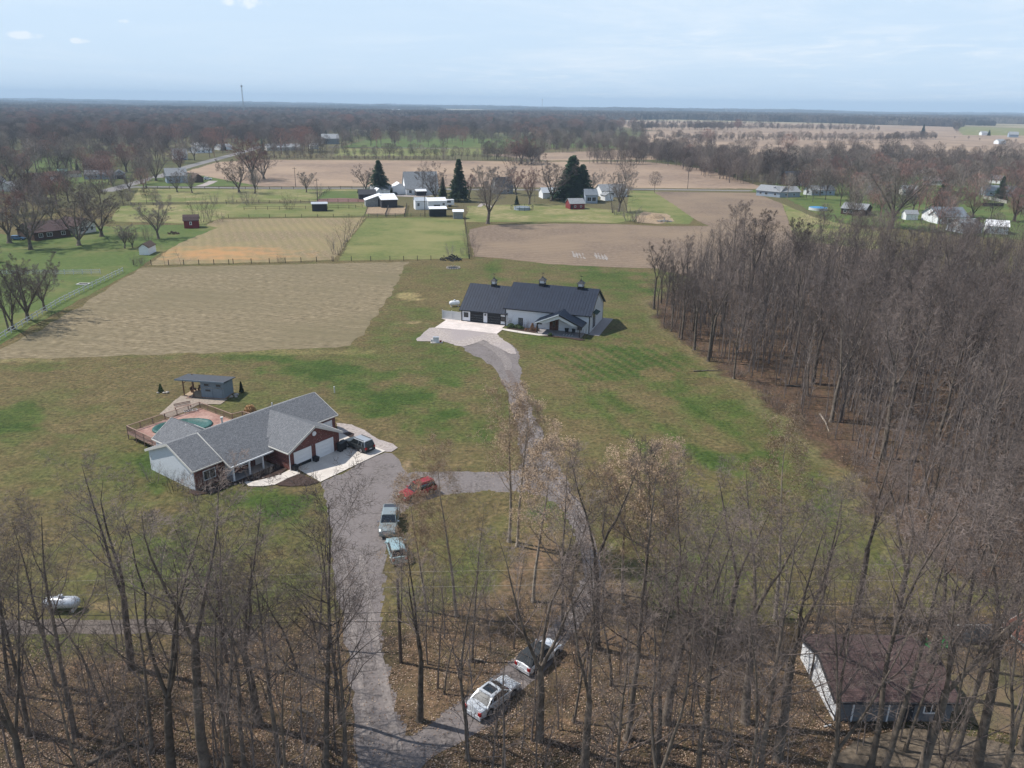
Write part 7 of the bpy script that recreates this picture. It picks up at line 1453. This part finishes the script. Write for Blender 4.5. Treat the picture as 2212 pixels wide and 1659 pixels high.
for z in range(12):
    f = 1 - z / 12
    for k in range(14): a = rr_.uniform(0, 6.28); R0 = 3.6 * f + .3; c = Vector((0, 0, 1.5 + z * 1.15)); e = Vector((math.cos(a) * R0, math.sin(a) * R0, .6 + z * 1.15)); n_ = Vector((-math.sin(a), math.cos(a), 0)) * (.8 * f + .2); ev.face([c, e - n_, e + n_])
o = ev.build('evergreen_tree', M_NEEDLE, None, loc=G(*c3(1060, 470))); tag(o, 'small dark evergreen in the far middle woods', 'tree'); FTo.append(o)
# clump of canopy for the farthest woods
def clump_mesh(name, seed, R, H, m, n=900):
    r = random.Random(seed); mb = MB()
    tops = [(r.gauss(0, R * .5), r.gauss(0, R * .5), r.uniform(.7, 1.0) * H, r.uniform(4, 7)) for _ in range(26)]
    for k in range(n):
        tx, ty, th, tr = r.choice(tops); a = r.uniform(0, 6.28); u = r.random(); z = r.random(); rr = tr * u * math.sqrt(1 - (z * .9) ** 2); c = Vector((tx + math.cos(a) * rr, ty + math.sin(a) * rr, th * (.15 + .85 * z)))
        w_ = r.uniform(.35, .8); hh = r.uniform(1.2, 3); b = r.uniform(0, 3.14); dx, dy = math.cos(b) * w_, math.sin(b) * w_
        mb.face([c + Vector((dx, dy, -hh)), c + Vector((-dx, -dy, -hh)), c + Vector((r.uniform(-.6, .6), r.uniform(-.6, .6), hh * .6))])
    return mb.mesh(name, m)
CL = [clump_mesh('wood_clump%d' % k, 300 + k, 30, 17, (M_FARTW, M_FARTW2)[k % 2], 1500) for k in range(3)]; CLo = []
for k, q in enumerate(((1165, 246), (1720, 262), (460, 250))):
    p = G(*q); o = inst('far_copse', CL[k], None, (p.x, p.y, terr(p.x, p.y))); tag(o, ['dark far copse at the end of the middle woods', 'far copse left of the right-hand fields', 'far copse near the radio mast'][k], 'copse'); o['kind'] = 'stuff'; CLo.append(o)
F_FIELDS = [  # open land beyond 600 m, on the plan measured from the photograph
 [(398, 372), (470, 345), (560, 345), (1400, 349), (1540, 370), (1660, 408), (440, 408)], [(800, 336), (725, 336), (725, 321), (1045, 320), (1045, 334)], [(1045, 334), (1170, 330), (1395, 320), (1420, 347), (1180, 348)],
 [(1290, 268), (1320, 260), (1440, 258), (1700, 264), (2060, 274), (2060, 291), (2000, 296), (1800, 284), (1400, 279), (1330, 274)], [(1390, 283), (1800, 284), (2060, 291), (2600, 301), (2600, 346), (2150, 333), (1800, 322), (1500, 312), (1395, 318)],
 [(2060, 270), (2500, 283), (2600, 296), (2080, 292)], [(140, 240), (330, 237), (330, 241), (150, 243)], [(940, 238), (1150, 240), (1150, 243), (960, 242)], [(1420, 246), (1700, 248), (1700, 250), (1420, 248)]]
rs = random.Random(77)
def tree_h(): return rs.uniform(.75, 1.2)
pts = []
NC = 46000
for _ in range(NC):
    # uniform over the fan 560..2600 m
    y = math.sqrt(rs.uniform(430 ** 2, 2600 ** 2)); x = rs.uniform(-.78, .80) * y; px, py = proj(x, y)
    if px < -60 or px > 2280: continue
    if any(inpoly(px, py, f) for f in F_FIELDS): continue
    n = mnoise.noise(Vector((x / 160, y / 160, 2.0))); n2 = mnoise.noise(Vector((x / 45, y / 45, 6.0))); keep = 0
    if px < 700: keep = 1.0 if py < 308 else (.48 if py < 332 else (.13 if py < 372 else .0)); 
    elif px < 1330: keep = 1.0 if py < 292 else (.16 if py < 318 else 0)
    else: keep = 1.0 if py < 282 else 0.05
    if px > 1330 and py < 275: keep = .9
    if keep >= 1: keep = 1.0 if n > -.12 else .12
    elif px < 700: keep *= (1.4 if n2 > 0 else .5)
    if rs.random() > keep: continue
    ix = 3 if (n2 > .35 and rs.random() < .7) else rs.choice((0, 1, 2, 0, 2)); 
    if rs.random() < .02: ix = 4
    s = tree_h() * (.7 + .5 * (n2 + .5)); pts.append((x, y, 0, rs.uniform(0, 6.28), s * rs.uniform(.9, 1.25), s, ix))
for _ in range(5200):
    y = math.sqrt(rs.uniform(270 ** 2, 620 ** 2)); x = rs.uniform(.18, .85) * y; px, py = proj(x, y)
    if px < 1625 or px > 2300 or py > 540 or py < 330: continue
    n2 = mnoise.noise(Vector((x / 30, y / 30, 6.0)))
    keep = (.15 if py < 420 else (.05 if py < 470 else .035)) * (1.8 if n2 > 0 else .4)
    if px < 1720 and py > 400: keep = 0
    if rs.random() > keep: continue
    s = rs.uniform(.55, 1.0); pts.append((x, y, 0, rs.uniform(0, 6.28), s, s, 3 if rs.random() < .22 else rs.choice((0, 1, 2))))
for _ in range(2600):
    y = math.sqrt(rs.uniform(300 ** 2, 700 ** 2)); x = rs.uniform(-.85, -.45) * y; px, py = proj(x, y)
    if px > 330 or px < -60 or py > 470 or py < 340: continue
    if rs.random() > .06: continue
    s = rs.uniform(.6, 1.0); pts.append((x, y, 0, rs.uniform(0, 6.28), s, s, 3 if rs.random() < .35 else rs.choice((0, 1, 2))))
scatter('distant_woodland', pts, FTo, 'bare brown-grey woodland filling the middle distance', 'woodland')
def line_trees(poly, step, w_, sc0, sc1, jit=1.0, base=None):
    out = []; P = [G(*p) for p in poly]
    for a, b in zip(P, P[1:]):
        L = (b - a).length; n = int(L / step); nv = Vector((-(b - a).y, (b - a).x, 0)).normalized()
        for k in range(n):
            q = a.lerp(b, (k + rs.random()) / max(1, n)) + nv * rs.gauss(0, w_ / 2); s = rs.uniform(sc0, sc1); out.append((q.x, q.y, 0, rs.uniform(0, 6.28), s * rs.uniform(.7, 1.1), s, rs.choice((0, 1, 2))))
    return out
tl = []
tl += line_trees([(560, 343), (730, 341), (900, 343), (1000, 346)], 4, 9, .45, .85); tl += line_trees([(560, 345), (800, 346), (985, 348)], 2.2, 4, .15, .32)
tl += line_trees([(1045, 344), (1090, 346)], 2.5, 8, .7, 1.0); tl += line_trees([(1010, 346), (1100, 346)], 3, 8, .3, .6)
tl += line_trees([(1095, 350), (1170, 352)], 1.8, 16, .8, 1.15); tl += line_trees([(1270, 352), (1330, 354), (1392, 354)], 2.4, 9, .6, .95); tl += line_trees([(1275, 354), (1392, 355)], 2, 4, .15, .35)
tl += line_trees([(1395, 335), (1440, 350), (1500, 358), (1560, 372), (1600, 388), (1660, 398)], 1.6, 26, .7, 1.15); tl += line_trees([(1395, 337), (1500, 362), (1600, 392), (1700, 405)], 2.0, 14, .3, .6)
tl += line_trees([(1640, 385), (1760, 372), (1900, 362), (2050, 366), (2212, 372), (2400, 380)], 2.6, 26, .7, 1.2); tl += line_trees([(1700, 392), (1900, 385), (2212, 400)], 6, 40, .5, .9)
tl += line_trees([(1385, 302), (1500, 303), (1700, 303), (1900, 305), (2020, 301)], 2.6, 5, .3, .9); tl += line_trees([(1400, 279), (1550, 279), (1700, 281), (1900, 283)], 3, 6, .4, 1.0); tl += line_trees([(1385, 303), (1700, 304), (2000, 302)], 3, 4, .12, .3); tl += line_trees([(1320, 268), (1500, 268), (1680, 271)], 6, 8, .4, .9)
tl += line_trees([(1130, 320), (1200, 322), (1300, 320), (1390, 318)], 3, 26, .7, 1.1); tl += line_trees([(1170, 330), (1300, 326), (1395, 322)], 3, 8, .5, .9)
tl += line_trees([(1640, 420), (1800, 430), (2000, 425), (2212, 440)], 12, 50, .5, .9); tl += line_trees([(1900, 480), (2100, 470), (2300, 480)], 9, 30, .4, .8)
tl += line_trees([(2050, 300), (2150, 306), (2300, 312)], 22, 10, .25, .5)
tl += line_trees([(60, 420), (150, 405), (230, 398)], 5, 18, .5, .85); tl += line_trees([(0, 470), (100, 455), (210, 440)], 5, 24, .6, .9); tl += line_trees([(250, 443), (300, 442), (380, 441)], 3, 4, .25, .5)
scatter('treelines', tl, FTo, 'bare hedgerows and treelines between the fields', 'hedgerow')
# farthest woods in clumps, up onto the horizon rise
pts = []
for _ in range(30000):
    y = 2300 * (13000 / 2300) ** rs.random(); x = rs.uniform(-.8, .82) * y; 
    n = mnoise.fractal(Vector((x / 1400, y / 900, 4.0)), 1.0, 2.0, 3); z = terr(x, y)
    px, py = proj(x, y)
    if any(inpoly(px, py, f) for f in F_FIELDS): continue
    if n < -.02 and y < 9000 and px < 2400: continue
    s = rs.uniform(.7, 1.25); k = 1.0 + max(0, (y - 3500) / 6000)
    pts.append((x, y, z, rs.uniform(0, 6.28), s * k, s * (1 + .15 * k) * (1 if y < 6500 else rs.uniform(.6, 1.3)), rs.choice((0, 1, 2, 0))))
scatter('horizon_woods', pts, CLo, 'blue-hazed woods along the horizon', 'woodland')
# undergrowth of the right wood and the foreground
SP_S2 = [dict(n=6, w=.06, up=.15, sides=4, kids=(11, 14), t0=.22, taper=.92), dict(n=3, w=.16, up=.6, sides=3, kids=(5, 6), t0=.15, ang=(25, 55), len=(.18, .34), rk=.5), dict(twig=True, ang=(20, 60), len=(.35, .8))]
TWK[0] = 1.7; pro = []; M_SAP = mat('sapling_bark', (.20, .165, .145), (.12, .10, .09), scale=.6, coord='obj', objvar=.3, rough=.95, spec=.1)
for k in range(3):
    T = Tree(400 + k); T.limb(Vector((0, 0, -.2)), Vector((.03, .02, 1)), 9.5, .085, 0, SP_S2); me = T.crown.mesh('sapling', M_SAP)
    q = (cr_(120, 560), cr_(430, 830), cr_(330, 700))[k]; p = G(*q); o = inst('sapling', me, None, (p.x, p.y, 0)); tag(o, ['thin sapling at the left tip of the right wood', 'thin sapling behind the branch lying on the lawn', 'thin sapling inside the left end of the wood'][k], 'tree', 'saplings at the edge of the wood'); pro.append(o)
for k in range(2):
    T = Tree(500 + k); r = T.r
    for q_ in range(16):
        a = r.uniform(0, 6.28); q = r.random() ** .5 * 1.6; d = Vector((math.cos(a) * .45, math.sin(a) * .45, 1)).normalized()
        T.limb(Vector((math.cos(a) * q, math.sin(a) * q, -.1)), d, 2.4 * r.uniform(.5, 1), .022, 0, [dict(n=3, w=.15, up=.2, sides=3, kids=6, t0=.15, taper=.8), dict(twig=True, ang=(15, 60), len=(.3, .7))])
    q = (cr_(740, 1120), cr_(860, 1250))[k]; p = G(*q); o = inst('brush', T.crown.mesh('brush', M_TWIG), None, (p.x, p.y, 0)); tag(o, ['low twiggy brush at the wood edge by the pale fallen trunk', 'low twiggy brush farther along the same wood edge'][k], 'brush'); pro.append(o)
pts = []
while len(pts) < 3300:
    x = rs.uniform(min(xs), max(xs)); y = rs.uniform(min(ys_), max(ys_))
    if not inpoly(x, y, WP): continue
    e = wood_edge_dist(x, y)
    if proj(x, y)[0] > 2400: continue
    if e < 3 or rs.random() < .4: s = rs.uniform(.4, .9); ix = rs.choice((3, 4))
    else: s = rs.uniform(.5, 1.95) * (.6 + .4 * min(1, e / 8)); ix = rs.choice((0, 1, 2))
    pts.append((x, y, 0, rs.uniform(0, 6.28), s, s, ix))
n0 = 0
while n0 < 420:
    px = rs.uniform(-60, 2280); py = rs.uniform(1300, 1750); p = G(px, py)
    if py < WOODLINE(px) - 10: continue
    if inpoly(px, py, [(690, 1200), (850, 1200), (850, 1450), (960, 1560), (1300, 1250), (1330, 1280), (1230, 1450), (930, 1680), (900, 1760), (740, 1760)]) : continue
    if px > 1700 and py > 1380 and rs.random() < .85: continue
    n0 += 1
    if rs.random() < .55: s = rs.uniform(.3, .8); ix = rs.choice((3, 4))
    else: s = rs.uniform(.4, 1.1); ix = rs.choice((0, 1, 2))
    pts.append((p.x, p.y, 0, rs.uniform(0, 6.28), s, s, ix))
# fallen leaves as little curled plates over the wood floor
lv = [MB(), MB(), MB()]; n0 = 0
while n0 < 105000:
    if rs.random() < .72:
        px = rs.uniform(-30, 2240); py = 1280 + 420 * rs.random() ** .7; p = G(px, py)
        if py < WOODLINE(px) + 14 * mnoise.noise(Vector((p.x / 4, p.y / 4, 0))) - 20 * rs.random(): continue
        if px > 1940 and py > 1390 and rs.random() < .35: continue
        dr = inpoly(px, py, [(745, 1400), (725, 1250), (812, 1290), (822, 1390), (838, 1480), (860, 1560), (895, 1590), (960, 1545), (1110, 1430), (1235, 1310), (1285, 1300), (1255, 1350), (1205, 1420), (1140, 1490), (1060, 1560), (980, 1610), (920, 1640), (900, 1760), (770, 1760), (768, 1560)])
        if dr and rs.random() < .93: continue
    else:
        x = rs.uniform(min(xs), max(xs)); y = rs.uniform(min(ys_), max(ys_)); p = Vector((x, y, 0))
        if y > 150 or not inpoly(x, y, WP): continue
    if mnoise.noise(Vector((p.x / 2.2, p.y / 2.2, 5.0))) < rs.uniform(-.7, .25): continue
    n0 += 1
    s_ = rs.uniform(.025, .075); a = rs.uniform(0, 6.28); u = Vector((math.cos(a) * s_, math.sin(a) * s_, rs.uniform(-.03, .03))); v = Vector((-math.sin(a) * s_ * .7, math.cos(a) * s_ * .7, rs.uniform(-.02, .04))); c = Vector((p.x, p.y, .06 + rs.random() * .04))
    lv[int(rs.random() ** 1.4 * 3)].face([c - u, c - v, c + u, c + v])
for k, m in enumerate((mat('brown_leaf', (.17, .115, .08), (.11, .075, .055)), mat('orange_leaf', (.29, .18, .12), (.22, .135, .09)), mat('pale_leaf', (.46, .35, .26), (.36, .27, .20)))):
    o = lv[k].build('leaf_litter', m); o['kind'] = 'stuff'
scatter('undergrowth', pts, pro, 'leafless brush and saplings under the woods', 'undergrowth')
# fallen logs and branches
for i, (a, b, r0, lb) in enumerate(((cl_(430, 1650), cl_(770, 1490), .16, 'long fallen branch in the leaves at the lower left'), (cl_(1480, 1370), cl_(1600, 1470), .14, 'fallen limb by the drive at lower left'), (cr_(180, 850), cr_(300, 848), .12, 'fallen bare branch lying out onto the lawn'), (cr_(705, 1030), cr_(742, 1100), .14, 'pale fallen trunk at the edge of the right wood'), (cr_(560, 910), cr_(690, 920), .16, 'fallen log inside the right wood'), (cm(560, 1215), cm(640, 1232), .12, 'short pale log beside the track litter'))):
    A = G(*a); B = G(*b); d = B - A; t = thing('fallen_branch', lb, 'branch', A, 0, 'fallen branches'); MB().tube([(0, 0, r0), d * .5 + Vector((.2, .2, r0)), d + Vector((0, 0, r0 * .5))], [r0, r0 * .8, r0 * .3], 7).build('stem', M_BARK_P if 'pale' in lb else M_BARK, t)
    for f in (.45, .65, .8): MB().tube([d * f + Vector((0, 0, r0)), d * (f + .18) + Vector((-d.y, d.x, 0)) * .14 + Vector((0, 0, .5))], [r0 * .3, .02], 4).build('side_branch', M_BARK, t)

# ------------------------------------------------------------------ radio mast
def mast(q, dist, ytop, label, w_=1.3):
    g = ray(*q); k = dist / math.hypot(g.x, g.y); x, y = g.x * k, g.y * k; z = terr(x, y); h = 0
    lo, hi = 0, 600
    for _ in range(50):
        m = (lo + hi) / 2
        if proj(x, y, m)[1] > ytop: lo = m
        else: hi = m
    H = lo; t = thing('radio_mast', label, 'radio mast', (x, y, z), 0)
    for k in range(3): a = 2.09 * k; MB().tube([(math.cos(a) * w_ * 1.5, math.sin(a) * w_ * 1.5, 0), (math.cos(a) * w_, math.sin(a) * w_, H - z)], [.35, .35], 5).build('leg', M_GREYW, t)
    br = MB(); n = int((H - z) / 4)
    for i in range(n):
        for k in range(3): a = 2.09 * k; b = 2.09 * (k + 1); z0 = i * 4; br.bar((math.cos(a) * w_ * 1.2, math.sin(a) * w_ * 1.2, z0), (math.cos(b) * w_ * 1.2, math.sin(b) * w_ * 1.2, z0 + 4), .22)
    br.build('bracing', M_GREYW, t)['kind'] = 'stuff'
    MB().tube([(0, 0, H - z - 5), (0, 0, H - z - 1)], [3.0, 3.0], 10).build('antenna_ring', M_GREYW, t); MB().tube([(0, 0, H - z), (0, 0, H - z + 5)], [.3, .2], 5).build('tip', M_GREYW, t)
    return H
mast((526, 232), 2600, 184, 'tall thin lattice radio mast on the skyline at the left')
mast(c3(627, 220), 5200, 165.6 + .2604 * 185, 'tiny far radio mast on the skyline right of the middle', 1.0)

# ------------------------------------------------------------------ haze
hz = MB().box(-16000, 16000, -2300, 15500, -3.0, 175.0); ho = hz.build('haze', None); ho['kind'] = 'stuff'
hm = bpy.data.materials.new('haze'); hm.use_nodes = True; hm.node_tree.nodes.clear()
pv = hm.node_tree.nodes.new('ShaderNodeVolumePrincipled'); om = hm.node_tree.nodes.new('ShaderNodeOutputMaterial')
pv.inputs['Color'].default_value = (0.60, 0.80, 1.0, 1); pv.inputs['Density'].default_value = 0.00012; pv.inputs['Anisotropy'].default_value = 0.0
hm.node_tree.links.new(pv.outputs[0], om.inputs['Volume']); ho.data.materials.append(hm)
